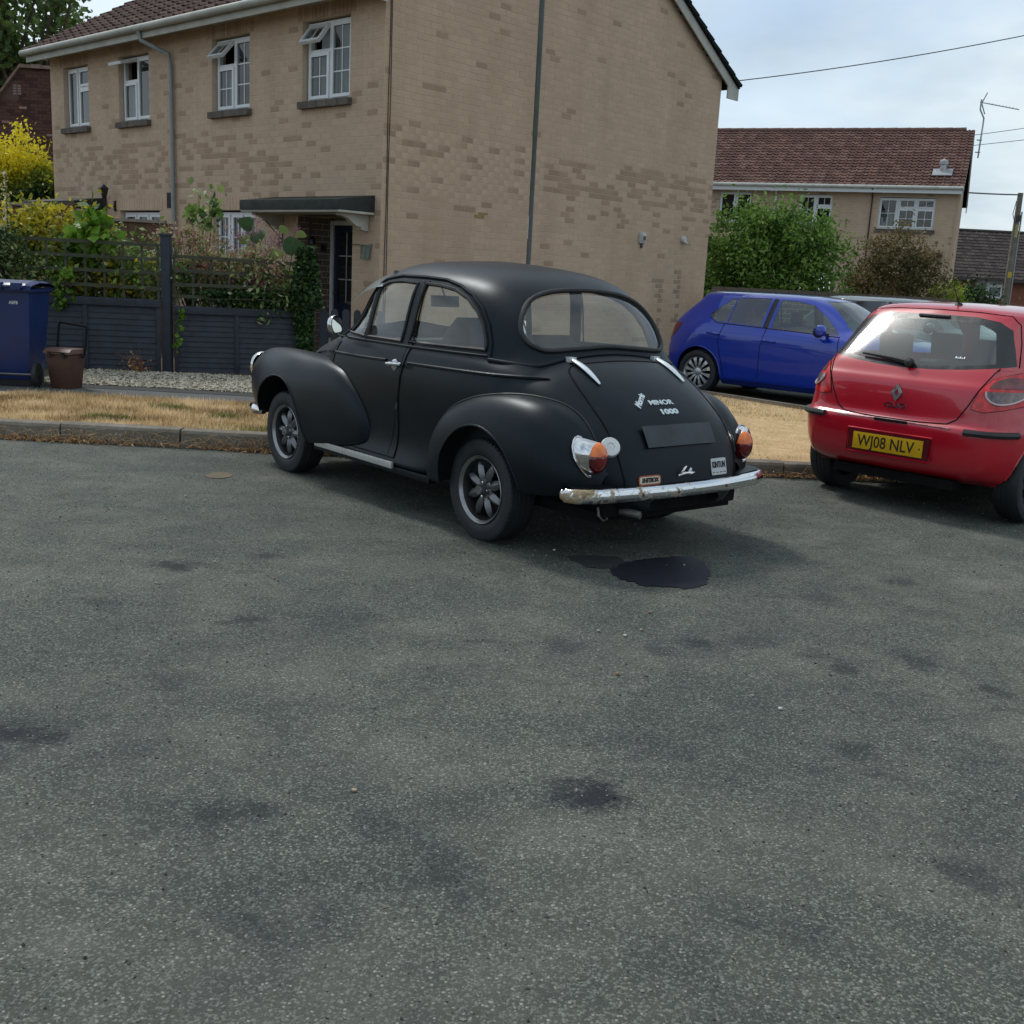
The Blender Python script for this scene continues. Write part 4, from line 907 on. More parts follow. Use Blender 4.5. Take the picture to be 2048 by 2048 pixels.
# ------------------------------------------------------------------ blue and grey hatchbacks behind the verge
FR = [
 ring(.17, -.45, -.35, .60, .70, .72, .72, .60, 2.95, 3.1),
 ring(.24, -.56, -.34, .68, .79, .80, .80, .66, 3.0, 3.2),
 ring(.34, -.61, -.34, .71, .81, .815, .815, .70, 3.05, 3.26),
 ring(.46, -.63, -.34, .73, .822, .82, .82, .72, 3.05, 3.28),
 ring(.58, -.635, -.33, .74, .832, .825, .825, .72, 3.05, 3.28),
 ring(.70, -.62, -.30, .735, .838, .828, .825, .70, 3.0, 3.25),
 ring(.80, -.60, -.26, .725, .840, .828, .815, .66, 2.9, 3.15),
 ring(.87, -.585, -.22, .715, .830, .815, .79, .60, 2.75, 3.0),
 ring(.93, -.565, -.18, .70, .810, .79, .75, .52, 2.5, 2.65),
 ring(.99, -.535, -.12, .68, .785, .765, .70, .50, 2.25, 2.35),
 ring(1.08, -.45, -.04, .65, .735, .735, .66, .50, 2.08, 2.18),
 ring(1.18, -.34, .03, .62, .685, .69, .62, .47, 1.92, 2.02),
 ring(1.28, -.24, .09, .58, .635, .645, .58, .43, 1.76, 1.87),
 ring(1.345, -.20, .13, .55, .60, .61, .55, .40, 1.62, 1.74, (.03, .07)),
 ring(1.375, -.17, .18, .51, .555, .565, .51, .37, 1.52, 1.64, (.03, .08)),
 ring(1.398, -.08, .26, .43, .47, .48, .43, .31, 1.36, 1.46, (.04, .10)),
 ring(1.412, .15, .42, .28, .32, .33, .29, .20, 1.16, 1.24, (.05, .12)),
 ring(1.418, .42, .58, .12, .14, .15, .13, .08, .98, 1.04, (.05, .10)),
]
FSIDE = [('quarter_window', [(.085, 1.085), (.17, 1.16), (.36, 1.305), (.42, 1.315), (.375, 1.0), (.22, 1.005)]),
 ('rear_door_window', [(.395, 1.0), (.44, 1.318), (.70, 1.338), (.935, 1.340), (.895, .975)]),
 ('front_door_window', [(1.045, .955), (1.075, 1.335), (1.30, 1.325), (1.52, 1.285), (1.75, 1.13), (1.97, .935)])]
FTAIL = [(-.62, .72), (-.62, .93), (-.40, .955), (-.33, .93), (-.42, .84), (-.50, .72)]
def small_hatch(name, loc, rz, label, paint, detail=True):
    root = empty(name, loc, rz, label, 'car')
    sc_ = list(FSIDE)+[('tail_lamp', FTAIL)]
    parts, tree = hatch(root, FR, paint, 2.47, .355, sc_, [('rear_window', [(-.02, 1.0), (.56, 1.0), (.52, 1.28), (-.02, 1.31)], rg)], [(-.02, 1.355), (.42, 1.34), (.56, 1.05), (.62, .945), (-.02, .925)], None, .30, .30)
    poly_mesh('windscreen', parts['windscreen']+mirrored(parts['windscreen']), GLASS_CAR, root, -.003)
    poly_mesh('rear_window', parts['rear_window']+mirrored(parts['rear_window']), GLASS_CAR, root, -.003)
    for s_ in (1, -1):
        F_ = (lambda p: p) if s_ > 0 else mirrored
        for nm in ('quarter_window', 'rear_door_window', 'front_door_window'): poly_mesh(nm, F_(parts[nm]), GLASS_CAR, root, -.004)
        poly_mesh('rear_light', F_(parts['tail_lamp']), REDLENS, root, .004)
        def sl(pts, off): return [Vector((p.x, p.y*s_, p.z)) for p in drape(tree, [(a[0], 0, a[1]) for a in dense(pts, 5)], None, side_dir, off)]
        m = MB(); m.tube(sl([(.91, 1.345), (.985, 1.345)], -.002), .01, 4); m.tube(sl([(1.01, 1.345), (.965, .965)], .0), .045, 6, flat=1); 
        m = MB(); m.tube(sl([(1.005, 1.338), (.965, .965)], -.030), .048, 8); m.build('door_pillar', BLACKGLOSS, root, True)
        m = MB(); m.tube(sl([(.985, .955), (.935, .70), (.93, .24)], .001), .0045, 5); m.tube(sl([(.36, .975), (.30, .75), (.36, .50), (.42, .24)], .001), .0045, 5); m.tube(sl([(1.99, .92), (2.02, .70), (1.98, .45), (1.93, .24)], .001), .0045, 5); m.tube(sl([(.42, .235), (1.93, .235)], .001), .0045, 5); m.build('door_gap', DARK, root)
        m = MB(); m.tube(sl([(.10, 1.055), (.24, .985), (.90, .962), (1.5, .94), (1.98, .915)], .002), .0065, 5); m.build('window_trim', RUBBER, root, True)
        for hx, hz_ in ((.22, .845), (1.06, .80)):
            m = MB(); q = sl([(hx-.09, hz_), (hx+.09, hz_-.012)], .022); m.tube(q, .012, 6); m.build('door_handle', paint, root, True)
        m = MB(); m.tube(sl([(-.25, .80), (.5, .775), (1.5, .745), (2.1, .725)], .002), .0035, 5); m.build('shoulder_crease', paint, root, True)
        y0 = s_*.86; m = MB(); m.lathe([(.0, -.07), (.05, -.06), (.075, -.02), (.075, .03), (.055, .06), (.0, .07)], o=(1.80, s_*.90, .985), ax=(.25, s_, 0), n=16); m.build('door_mirror', paint, root, True)
        m = MB(); m.tube([(1.83, s_*.75, .935), (1.81, s_*.88, .945)], .02, 6); m.lathe([(.0, -.052), (.066, -.045), (.07, .03), (.0, .05)], o=(1.775, s_*.90, .965), ax=(.2, s_, 0), n=16); m.build('mirror_arm', RUBBER, root, True)
    seats(root, (.95, .20), 1.0)
    m = MB(); m.box(-.4, 1.8, -.68, .68, .25, .50); m.build('cabin_floor', SEAT, root)
    for x in (0, 2.47):
        for s_ in (1, -1): alloy(root, (x, s_*.725, .30), s_, .30, .19, .205, 12, SILVER)
    return root
small_hatch('blue_hatchback', (2.97, 15.7, -.07), math.radians(-40.5), 'glossy blue five-door hatchback parked beyond the dry grass, beside the house gable', BLUE)
small_hatch('grey_hatchback', (5.55, 19.0, -.05), math.radians(-40.5), 'blue-grey hatchback mostly hidden behind the blue one, only roof and windscreen showing', GREY)

# ================================================================== ground
def gz(x, y):
    s1 = min(1, max(0, (x-1.2)/2.)); s2 = min(1, max(0, (y-9)/5.)) if x > 0 else 0
    return -.02*s1-.05*s2*s1
# asphalt
b = NB('asphalt'); P_ = b.tc('Object')
big = b.noise(.55, 6, .6); mid = b.noise(3.2, 7, .66); fine = b.noise(140, 5, .75); vo = b.voro(165, out='Distance'); vc = b.voro(165, out='Color'); vo2 = b.voro(92, out='Distance'); vc2 = b.voro(92, out='Color')
wear = b.ramp(b.noise(1.15, 9, .74, vec=b.mapped((1, 1.25, 1), loc=(3.1, 1.7, 0))), [(.44, 0.), (.66, 1.)])
base = b.ramp(fine, [(.28, (.026, .030, .027)), (.5, (.080, .090, .080)), (.75, (.155, .170, .153))])
# rounded small chippings set in dark binder, then larger pale stones that crowd together where the surface is worn
sa = b.ramp(b.math('SUBTRACT', b.math('POWER', b.sepxyz(vc)[0], 1.6), b.math('MULTIPLY', vo, .55)), [(.10, (.042, .048, .043)), (.40, (.130, .143, .129)), (.80, (.25, .265, .243))])
base = b.mix(.62, base, sa)
pres = b.math('ADD', b.sepxyz(vc2)[1], b.math('MULTIPLY', b.mix(1., wear, 1., 'MULTIPLY'), .42))
mk = b.mix(1., b.ramp(pres, [(.90, 0.), (1.0, 1.)]), b.ramp(vo2, [(.26, 1.), (.42, 0.)]), 'MULTIPLY')
stone = b.ramp(b.sepxyz(vc2)[2], [(.0, (.15, .155, .14)), (.5, (.225, .215, .19)), (1., (.32, .305, .275))])
base = b.mix(b.mix(1., wear, .38, 'MULTIPLY'), base, (.195, .180, .160)); base = b.mix(b.mix(1., mk, .9, 'MULTIPLY'), base, stone)
# dark old oil stains and damp patches
st = b.ramp(b.noise(1.7, 7, .70, vec=b.mapped((1.0, 1.9, 1), loc=(7.3, 2.1, 0)), dist=.3), [(.60, 0.), (.70, 1.)])
base = b.mix(b.mix(1., st, .50, 'MULTIPLY'), base, (.022, .026, .028))
st2 = b.ramp(b.noise(4.5, 6, .7, vec=b.mapped((1, 1.5, 1), loc=(1.3, 9.1, 0))), [(.67, 0.), (.73, 1.)])
base = b.mix(b.mix(1., st2, .5, 'MULTIPLY'), base, (.028, .031, .034))
tone = b.ramp(big, [(.3, (.74, .78, .78)), (.7, (1.22, 1.19, 1.13))]); base = b.mix(1., base, tone, 'MULTIPLY')
tone2 = b.ramp(mid, [(.3, (.74, .76, .77)), (.7, (1.20, 1.18, 1.16))]); base = b.mix(1., base, tone2, 'MULTIPLY')
# individual dark stains where the photograph has them
def px_ground(px, py, z=0.):
    d = _f+_r2*((px-1024)/FPX)-_u2*((py-1024)/FPX); t = (z-CAMZ)/d.z; return Vector((d.x*t, d.y*t, z))
warp = b.math('SUBTRACT', b.noise(9, 6, .7), .5); warp2 = b.math('SUBTRACT', b.noise(75, 5, .8), .5)
for sx, sy, rr_, st_ in ((1185, 1590, .115, .80), (1130, 1575, .07, .5), (1250, 1600, .09, .4), (60, 1462, .10, .75), (90, 1480, .07, .6), (0, 1460, .08, .6), (360, 1132, .11, .7), (300, 1128, .08, .4), (530, 1112, .09, .55), (490, 1240, .10, .6), (205, 1205, .08, .45), (1395, 1290, .09, .6), (1320, 1300, .10, .4), (1690, 1335, .09, .6), (1830, 1320, .12, .5), (1800, 1160, .12, .5), (1980, 1375, .08, .6), (1700, 1500, .10, .5), (900, 1745, .13, .35), (340, 1360, .12, .35), (440, 1630, .09, .55), (520, 1625, .06, .5), (1120, 1290, .12, .4), (1500, 1280, .14, .35), (1640, 1195, .13, .4), (760, 1650, .09, .4), (1290, 1490, .16, .3), (1960, 1760, .12, .5), (700, 1240, .16, .25)):
    q = px_ground(sx, sy); dn = b.n('VectorMath', operation='DISTANCE'); b.L.new(P_, dn.inputs[0]); dn.inputs[1].default_value = (q.x, q.y, 0)
    d_ = b.math('DIVIDE', dn.outputs['Value'], rr_); d_ = b.math('ADD', d_, b.math('MULTIPLY', warp, 3.4)); d_ = b.math('ADD', d_, b.math('MULTIPLY', warp2, 3.2))
    base = b.mix(b.ramp(d_, [(.30, min(1., st_*1.18)), (1.05, 0.)]), base, (.017, .020, .024))
# pits
pit = b.ramp(b.voro(23, out='Distance'), [(.045, 1.), (.075, 0.)]); pr = b.ramp(b.sepxyz(b.voro(23, out='Color'))[2], [(.66, 0.), (.70, 1.)]); pit = b.mix(1., pit, pr, 'MULTIPLY')
pit2 = b.mix(1., b.ramp(b.voro(64, out='Distance'), [(.10, 1.), (.17, 0.)]), b.ramp(b.sepxyz(b.voro(64, out='Color'))[1], [(.74, 0.), (.78, 1.)]), 'MULTIPLY')
chip = b.mix(1., b.ramp(b.voro(72, vec=b.mapped((1, 1, 1), loc=(4, 5, 0)), out='Distance'), [(.16, 1.), (.24, 0.)]), b.ramp(b.sepxyz(b.voro(72, vec=b.mapped((1, 1, 1), loc=(4, 5, 0)), out='Color'))[0], [(.84, 0.), (.88, 1.)]), 'MULTIPLY')
base = b.mix(b.mix(1., chip, .75, 'MULTIPLY'), base, (.34, .34, .31)); base = b.mix(b.mix(1., pit2, .8, 'MULTIPLY'), base, (.018, .019, .018))
base = b.mix(pit, base, (.010, .010, .010))
b.col(base); b.p(Roughness=b.ramp(mid, [(.3, .82), (.7, .95)])); b.set(b.b, 'Specular IOR Level', .25)
h = b.mix(.5, b.ramp(vo, [(0., 1.), (.6, 0.)]), b.mix(1., mk, b.ramp(vo2, [(0., 1.), (.45, .3)]), 'MULTIPLY')); h = b.mix(.35, h, fine); h = b.mix(pit, h, 0.)
b.bump(h, .95, .006); ASPH = b.m
xs = np.concatenate([np.linspace(-220, -12, 14), np.linspace(-10, 12, 45), np.linspace(14, 260, 16)]); ys = np.concatenate([np.linspace(-60, -2, 8), np.linspace(0, 26, 53), np.linspace(30, 420, 16)])
V = [(x, y, gz(x, y)) for y in ys for x in xs]; nx = len(xs); F = [(j*nx+i, j*nx+i+1, (j+1)*nx+i+1, (j+1)*nx+i) for j in range(len(ys)-1) for i in range(nx-1)]
tag(mesh_np('road_surface', V, F, ASPH, smooth=True), kind='structure')
def sheet(name, poly, z, mat, depth=.25, kind='structure', **kw):
    m = MB(); m.prism([(x, y, z-depth) for x, y in poly], (0, 0, depth)); return tag(m.build(name, mat, recalc=True), kind=kind, **kw)
# fuel / water puddle left of the exhaust, thin film on the asphalt
b = NB('wet_film'); b.col(b.ramp(b.noise(110, 5, .8), [(.3, (.010, .011, .018)), (.7, (.034, .036, .046))])); b.p(Roughness=.42); b.set(b.b, 'Specular IOR Level', .25); b.bump(b.voro(120), .25, .004); WET = b.m
b = NB('damp_asphalt'); b.col(b.ramp(b.noise(50, 4), [(.3, (.018, .019, .018)), (.7, (.042, .044, .043))])); b.p(Roughness=.8); DAMP = b.m
def puddle(name, pts, z, mat, label, seed):
    random.seed(seed); c = [px_ground(x, y) for x, y in pts]; q = crom(np.array([tuple(p) for p in c+[c[0]]]), 22)
    cen = q.mean(0); m = MB(); o = []
    for i, p in enumerate(q[:-1]):
        k = 1+.13*mnoise.noise(Vector((p[0]*13, p[1]*20, seed)))+.09*mnoise.noise(Vector((p[0]*45, p[1]*60, seed)))+.05*mnoise.noise(Vector((p[0]*140, p[1]*140, seed))); o.append((cen[0]+(p[0]-cen[0])*k, cen[1]+(p[1]-cen[1])*k, z))
    m.add(o, [tuple(range(len(o)))]); ob = m.build(name, mat)
    if ob.data.polygons[0].normal.z < 0: ob.data.flip_normals()
    return tag(ob, label, 'puddle')
puddle('oil_puddle', [(1224, 1140), (1262, 1124), (1315, 1117), (1376, 1114), (1402, 1124), (1416, 1138), (1416, 1160), (1398, 1174), (1340, 1176), (1282, 1170), (1240, 1158)], .0045, WET, 'large dark wet puddle on the asphalt behind the black car', 3)
puddle('oil_puddle', [(1130, 1114), (1150, 1112), (1160, 1112), (1224, 1114), (1250, 1124), (1226, 1137), (1180, 1136), (1158, 1128)], .0038, DAMP, 'small matt damp patch touching the left end of the large puddle', 5)
puddle('sand_patch', [(408, 951), (430, 945), (455, 947), (466, 951), (450, 957), (420, 957)], .004, plain('sandy_patch', (.13, .10, .065), .9, scale=20), 'small flat sandy brown patch on the road left of the front wheel', 8)

# verges, pavement, garden, gravel bed
def ground_mat(name, c1, c2, sc=9, bump=.3, fs=60):
    b = NB(name); n = b.noise(sc, 6, .65); f = b.noise(fs, 4, .7); c = b.ramp(n, [(.3, c1), (.7, c2)]); c = b.mix(.5, c, b.mix(1., c, b.ramp(f, [(.3, .6), (.7, 1.35)]), 'MULTIPLY')); b.col(c); b.p(Roughness=.92); b.set(b.b, 'Specular IOR Level', .2); b.bump(f, bump, .01); return b.m
DRY = ground_mat('dry_turf', (.40, .27, .13), (.60, .44, .24), 5); SOIL = ground_mat('garden_soil', (.07, .055, .035), (.12, .095, .06)); PAVE = ground_mat('footway_asphalt', (.085, .088, .085), (.125, .125, .12), 4, .2, 70); CONC = ground_mat('kerb_concrete', (.13, .112, .088), (.25, .22, .18), 5, .25, 50)
KY = 8.08
sheet('verge_left', [(-16, KY+.14), (.95, KY+.14), (.95, 9.95), (-16, 9.95)], .115, DRY)
sheet('footway', [(-40, 9.955), (.95, 9.955), (.95, 10.96), (-40, 10.96)], .095, PAVE)
sheet('footway_edge', [(-40, 10.70), (.94, 10.70), (.94, 10.95), (-40, 10.95)], .099, ground_mat('old_footway_strip', (.045, .046, .044), (.075, .075, .07), 4, .2, 70), depth=.03)
sheet('garden_ground', [(-70, 10.965), (.94, 10.965), (1.05, 15.1), (3.45, 21.25), (3.45, 60), (-70, 60)], .090, SOIL)
kyf = lambda x: KY+.11*max(0, x-.9)
kzf = lambda x: -.022*max(0, min(2.2, x-.9))
VR = [(.955, kyf(.955)+.14), (6.35, kyf(6.35)+.14), (5.0, 10.3), (3.36, 12.05), (2.25, 13.45), (1.05, 14.95), (.955, 14.0)]
vr_ = sheet('verge_right', VR, .0, DRY, depth=.3)
for v_ in vr_.data.vertices: v_.co.z += .108+kzf(v_.co.x)*(1 if v_.co.y < 11 else .5)
# kerb of separate stones
kerb = tag(bpy.data.objects.new('kerb', None), kind='structure'); COL.objects.link(kerb)
x = -16.0; first = None; random.seed(4)
kx = [-1.62]
while kx[-1] > -16: kx.append(kx[-1]-random.uniform(.90, .93))
while kx[0] < 6.3: kx.insert(0, kx[0]+random.uniform(.90, .93))
for a_, b2 in zip(kx[:-1], kx[1:]):
    m = MB(); L_ = a_-b2-.012; m.prism([(b2+.006, KY+.00, -.10), (b2+.006, KY+.0, .105), (b2+.006, KY+.012, .124), (b2+.006, KY+.03, .130), (b2+.006, KY+.13, .130), (b2+.006, KY+.13, -.10)], (L_, 0, 0))
    o = m.build('kerb_stone', CONC, kerb, recalc=True); xm = (a_+b2)/2; o.location = (0, random.uniform(-.006, .006), random.uniform(-.006, .004)+kzf(xm))
    for v_ in o.data.vertices: v_.co.y += kyf(v_.co.x)-KY; o.rotation_euler = (0, random.uniform(-.002, .002), 0)
# thin concrete edging between the dry grass and the parking bay
ed = tag(bpy.data.objects.new('verge_edging', None), kind='structure'); COL.objects.link(ed)
pts = [Vector((p[0], p[1], 0)) for p in VR[1:6]]
for p, q in zip(pts[:-1], pts[1:]):
    d = q-p; nseg = max(1, int(d.length/.92)); 
    for k in range(nseg):
        a_ = p+d*(k/nseg); dd = d/nseg; nn = Vector((dd.y, -dd.x, 0)).normalized(); m = MB(); m.obox(a_+dd*.008+nn*.004+Vector((0, 0, -.15)), dd*.984, nn*.055, Vector((0, 0, .278))); m.build('edging_stone', CONC, ed)

# ------------------------------------------------------------------ scattered vegetation helpers
def leaves(name, C, size, mat, parent=None, aspect=.55, up=.0, kind=None, nrm=None, jit=1.):
    C = np.asarray(C, dtype=np.float32); n = len(C)
    a = RNG.normal(size=(n, 3)); a[:, 2] = a[:, 2]*(1-up)+up*np.abs(a[:, 2])*1.2; a /= np.linalg.norm(a, axis=1, keepdims=True)
    b_ = RNG.normal(size=(n, 3)); b_ -= a*np.sum(a*b_, 1, keepdims=True); b_ /= np.linalg.norm(b_, axis=1, keepdims=True)
    c_ = np.cross(a, b_); s_ = (size*(1+.45*(RNG.random(n)-.5)*2*jit))[:, None]
    V = np.stack([C-a*s_*.5, C+b_*s_*aspect*.5+c_*s_*.08, C+a*s_*.5, C-b_*s_*aspect*.5+c_*s_*.08], 1).reshape(-1, 3)
    i = np.arange(n)[:, None]*4; F = np.concatenate([i+[[0, 1, 2]], i+[[0, 2, 3]]], 0)
    t = np.tile(RNG.random(n), 2) if nrm is None else np.tile(nrm, 2)
    o = mesh_np(name, V, F, mat, parent, tint=t); 
    if kind: o['kind'] = kind
    return o
def clumps(nc, c, r, per, sp, shell=.55, flat=1., zmin=None):
    """leaf centres in clumps spread over an ellipsoid; returns centres, clump centres, clump id"""
    d = RNG.normal(size=(nc, 3)); d /= np.linalg.norm(d, axis=1, keepdims=True); rad = (shell+(1-shell)*RNG.random(nc)**.6)[:, None]
    K = np.asarray(c)+d*rad*np.asarray(r)*(1+.14*RNG.normal(size=(nc, 1)))
    if zmin is not None: K[:, 2] = np.maximum(K[:, 2], zmin)
    ids = np.repeat(np.arange(nc), per); sp_ = sp*(.6+.8*RNG.random(nc))[ids][:, None]
    P = K[ids]+RNG.normal(size=(nc*per, 3))*sp_*[1, 1, flat]
    return P, K, ids
def shrub(name, label, cat, c, r, mat, leaf=.05, nc=120, per=90, sp=.10, stem=None, shell=.45, group=None, tintf=None, trunk_r=.03, aspect=.5, base=None, branches=24):
    bx, by_, bz = base if base else (c[0], c[1], c[2]-r[2]); root = empty(name, (bx, by_, bz), 0, label, cat, group); off = np.array([bx, by_, bz])
    P, K, ids = clumps(nc, np.array(c)-off, r, per, sp, shell); t = tintf(P, K, ids) if tintf else np.clip(.5+.25*RNG.normal(size=nc)[ids]+.15*RNG.normal(size=len(P)), 0, 1)
    leaves('foliage', P, leaf, mat, root, aspect, nrm=t)
    m = MB(); k_ = RNG.choice(len(K), min(branches, len(K)), replace=False)
    fork = Vector((0, 0, max(.05, (c[2]-bz)*.35))); m.tube([(0, 0, 0), fork*.5+Vector((.01, .02, 0)), fork], [trunk_r, trunk_r*.85, trunk_r*.7], 7)
    for i in k_:
        e = Vector(K[i]); mid_ = fork.lerp(e, .5)+Vector(RNG.normal(size=3))*.06*Vector(r).length; m.tube([fork, mid_, e], [trunk_r*.5, trunk_r*.3, trunk_r*.12], 5)
    m.build('stem', stem or BARK, root, True); return root
BARK = plain('bark', (.09, .065, .045), .9, var=.35, scale=12, bump=.4)
GRASSM = leafmat('dry_grass_blades', [(.20, .125, .055), (.42, .29, .14), (.68, .52, .30), (.84, .68, .43)], .25, .7)
GREENG = leafmat('green_weed_blades', [(.10, .13, .03), (.19, .22, .06), (.32, .30, .11)], .3)
def blades(name, pts, h0, h1, w, mat, lean=.5, kind='stuff', parent=None, clump=None, **tg):
    P = np.asarray(pts, float); n = len(P); a = RNG.random(n)*2*PI; h_ = h0+(h1-h0)*RNG.random(n)**1.6; ln = lean*RNG.random(n)*h_; ww = w*(.7+.6*RNG.random(n))
    dx, dy = np.cos(a), np.sin(a); sx, sy = -dy*ww/2, dx*ww/2
    b0 = P+np.stack([sx, sy, 0*sx], 1); b1 = P-np.stack([sx, sy, 0*sx], 1); tip = P+np.stack([dx*ln, dy*ln, h_], 1); V = np.stack([b0, b1, tip], 1).reshape(-1, 3); F = np.arange(3*n).reshape(-1, 3)
    tn = np.array([mnoise.noise(Vector((p[0]*1.9, p[1]*3.1, 5.)))*.8+mnoise.noise(Vector((p[0]*6, p[1]*9, 2.)))*.45 for p in P]); o = mesh_np(name, V, F, mat, parent, tint=np.clip(.5+tn*.9+.22*RNG.normal(size=n), 0, 1)); tag(o, kind=kind, **tg); return o
def inpoly(P, poly):
    x, y = P[:, 0], P[:, 1]; c = np.zeros(len(P), bool); j = len(poly)-1
    for i in range(len(poly)):
        xi, yi = poly[i]; xj, yj = poly[j]; c ^= ((yi > y) != (yj > y)) & (x < (xj-xi)*(y-yi)/((yj-yi) or 1e-9)+xi); j = i
    return c
def pts_in(poly, n, z): 
    x0, x1 = min(p[0] for p in poly), max(p[0] for p in poly); y0, y1 = min(p[1] for p in poly), max(p[1] for p in poly)
    P = np.stack([x0+(x1-x0)*RNG.random(n), y0+(y1-y0)*RNG.random(n), np.full(n, z)], 1); return P[inpoly(P, poly)]
nz = lambda P, s, o: np.array([mnoise.noise(Vector((p[0]*s+o, p[1]*s, 0))) for p in P])
A_ = pts_in([(-4.6, KY+.15), (.9, KY+.15), (.9, 9.98), (-4.6, 9.98)], 95000, .112); A_ = A_[nz(A_, 2.2, 0)*.6+RNG.random(len(A_))*1.0 > .12]
blades('dry_grass', A_, .012, .062, .006, GRASSM, 1.1, label='short straw-coloured dry grass on the left verge behind the kerb', cat='grass')
A_ = pts_in(VR, 60000, .108); A_[:, 2] += np.array([kzf(p[0])*(1 if p[1] < 11 else .5) for p in A_])-.004; blades('dry_grass', A_, .012, .05, .006, GRASSM, 1.1, label='short straw-coloured dry grass on the right verge in front of the blue hatchback', cat='grass')
gp = [(-3.25, 8.55, .10), (-1.95, 8.30, .20), (-1.15, 8.36, .14), (-1.4, 9.0, .12), (-3.0, 9.3, .1), (-1.6, 10.0, .16), (-2.4, 8.9, .07)]
A_ = np.concatenate([np.stack([x+RNG.normal(size=700)*r, y+RNG.normal(size=700)*r*.35, np.full(700, .112)], 1) for x, y, r in gp]); A_ = A_[A_[:, 1] > KY+.13]
blades('green_weeds', A_, .02, .075, .007, GREENG, .8, label='low green weed tufts growing in the left dry verge', cat='weeds')
# litter of dead weeds along the kerb foot
DEAD = leafmat('dead_weed', [(.20, .10, .045), (.38, .21, .09), (.56, .38, .20), (.30, .15, .07)], .15, .8)
n = 5200; X = RNG.random(n)*10.6-4.7; w_ = np.array([max(.02, .5+.9*mnoise.noise(Vector((x*1.7, 3.3, 0)))) for x in X]); X = X[RNG.random(n) < w_]; n = len(X)
C = np.stack([X, np.array([kyf(x) for x in X])-.012-np.abs(RNG.normal(size=n))*.045, .008+np.abs(RNG.normal(size=n))*.014], 1); leaves('kerb_litter', C, .035, DEAD, None, .35, kind='stuff'); bpy.data.objects['kerb_litter']['label'] = 'dead leaves and dry weed scraps lying along the kerb foot'; bpy.data.objects['kerb_litter']['category'] = 'litter'
m = MB(); random.seed(12)
for _ in range(330):
    x = random.choice([random.gauss(-3.05, .45), random.uniform(-4.6, .3), random.gauss(-1.75, .3), random.uniform(2.1, 4.)]); y = kyf(x)-random.uniform(.0, .06); a = random.uniform(0, 2*PI); l_ = random.uniform(.05, .20); h_ = random.uniform(.02, .15)
    m.tube([(x, y, .01), (x+l_*.4*math.cos(a), y-.02*abs(math.sin(a)), h_*.7+.01), (x+l_*math.cos(a), y-.05*abs(math.sin(a)), h_*random.uniform(.3, 1)+.01)], [.0022, .0018, .0008], 3)
tag(m.build('dry_weed_stalks', plain('dry_stalk', (.42, .27, .14), .85, var=.35, scale=30)), 'wispy dry weed stalks leaning out over the kerb face', 'weeds', kind='stuff')
# gravel bed
def pebbles(name, C, r, mat, flat=.6, **tg):
    n = len(C); D = np.array([(1, 0, 0), (-1, 0, 0), (0, 1, 0), (0, -1, 0), (0, 0, 1), (0, 0, -1)], float); T = np.array([(0, 2, 4), (2, 1, 4), (1, 3, 4), (3, 0, 4), (2, 0, 5), (1, 2, 5), (3, 1, 5), (0, 3, 5)])
    S_ = r*(.55+.9*RNG.random((n, 1, 3)))*[1, 1, flat]; a = RNG.random(n)*PI; ca, sa = np.cos(a)[:, None], np.sin(a)[:, None]; V = D[None]*S_*(1+.25*RNG.normal(size=(n, 6, 1)))
    x = V[:, :, 0]*ca-V[:, :, 1]*sa; y = V[:, :, 0]*sa+V[:, :, 1]*ca; V = np.stack([x, y, V[:, :, 2]], 2)+np.asarray(C)[:, None]; F = (np.arange(n)[:, None, None]*6+T[None]).reshape(-1, 3)
    o = mesh_np(name, V.reshape(-1, 3), F, mat, smooth=False, tint=np.repeat(RNG.random(n), 8)); tag(o, **tg); return o
PEB = leafmat('gravel_stones', [(.07, .06, .045), (.22, .195, .14), (.42, .37, .28), (.56, .52, .43), (.15, .12, .08)], .0, .8)
C = pts_in([(-4.95, 10.975), (.9, 10.975), (.9, 12.9), (-4.95, 12.4)], 26000, .098); C[:, 2] += RNG.random(len(C))*.012
pebbles('gravel', C, .017, PEB, label='bed of pale stone chippings between the fence and the footway', cat='gravel', kind='stuff')
# loose stones on the asphalt
random.seed(21); LS = [plain('loose_stone', (.40, .30, .20), .8, var=.3, scale=30), plain('loose_stone_pale', (.48, .46, .42), .8, var=.2), plain('loose_stone_brown', (.26, .13, .075), .8, var=.3)]
spots = [(1368, 1132, 'tan', 'loose tan stone lying inside the large dark puddle'), (1108, 1102, 'pale', 'pale loose stone left of the small damp patch behind the rear wheel'), (1300, 1227, 'brown', 'loose brown stone on the asphalt just below the large puddle'), (1197, 1264, 'tan', 'loose tan stone below and left of the puddle'), (1282, 1262, 'tan', 'small tan stone below the puddle, middle of a row of three'), (1250, 1274, 'pale', 'small pale stone below the puddle, lowest of a row of three'), (1235, 1350, 'brown', 'loose brown stone alone in the middle of the asphalt below the puddle'), (708, 1584, 'tan', 'loose tan stone alone in the lower left foreground'), (430, 1126, 'tan', 'loose tan stone in the left middle of the road, left of two'), (548, 1159, 'brown', 'loose brown stone in the left middle of the road, right of two'), (313, 1168, 'tan', 'loose tan stone in the far left of the road'), (371, 993, 'pale', 'pale loose stone on the road below the sandy brown patch'), (121, 1034, 'brown', 'loose brown stone at the far left near the kerb'), (1664, 1030, 'tan', 'loose tan stone on the road in front of the red car'), (1560, 1420, 'pale', 'pale loose stone in the right foreground of the road')]
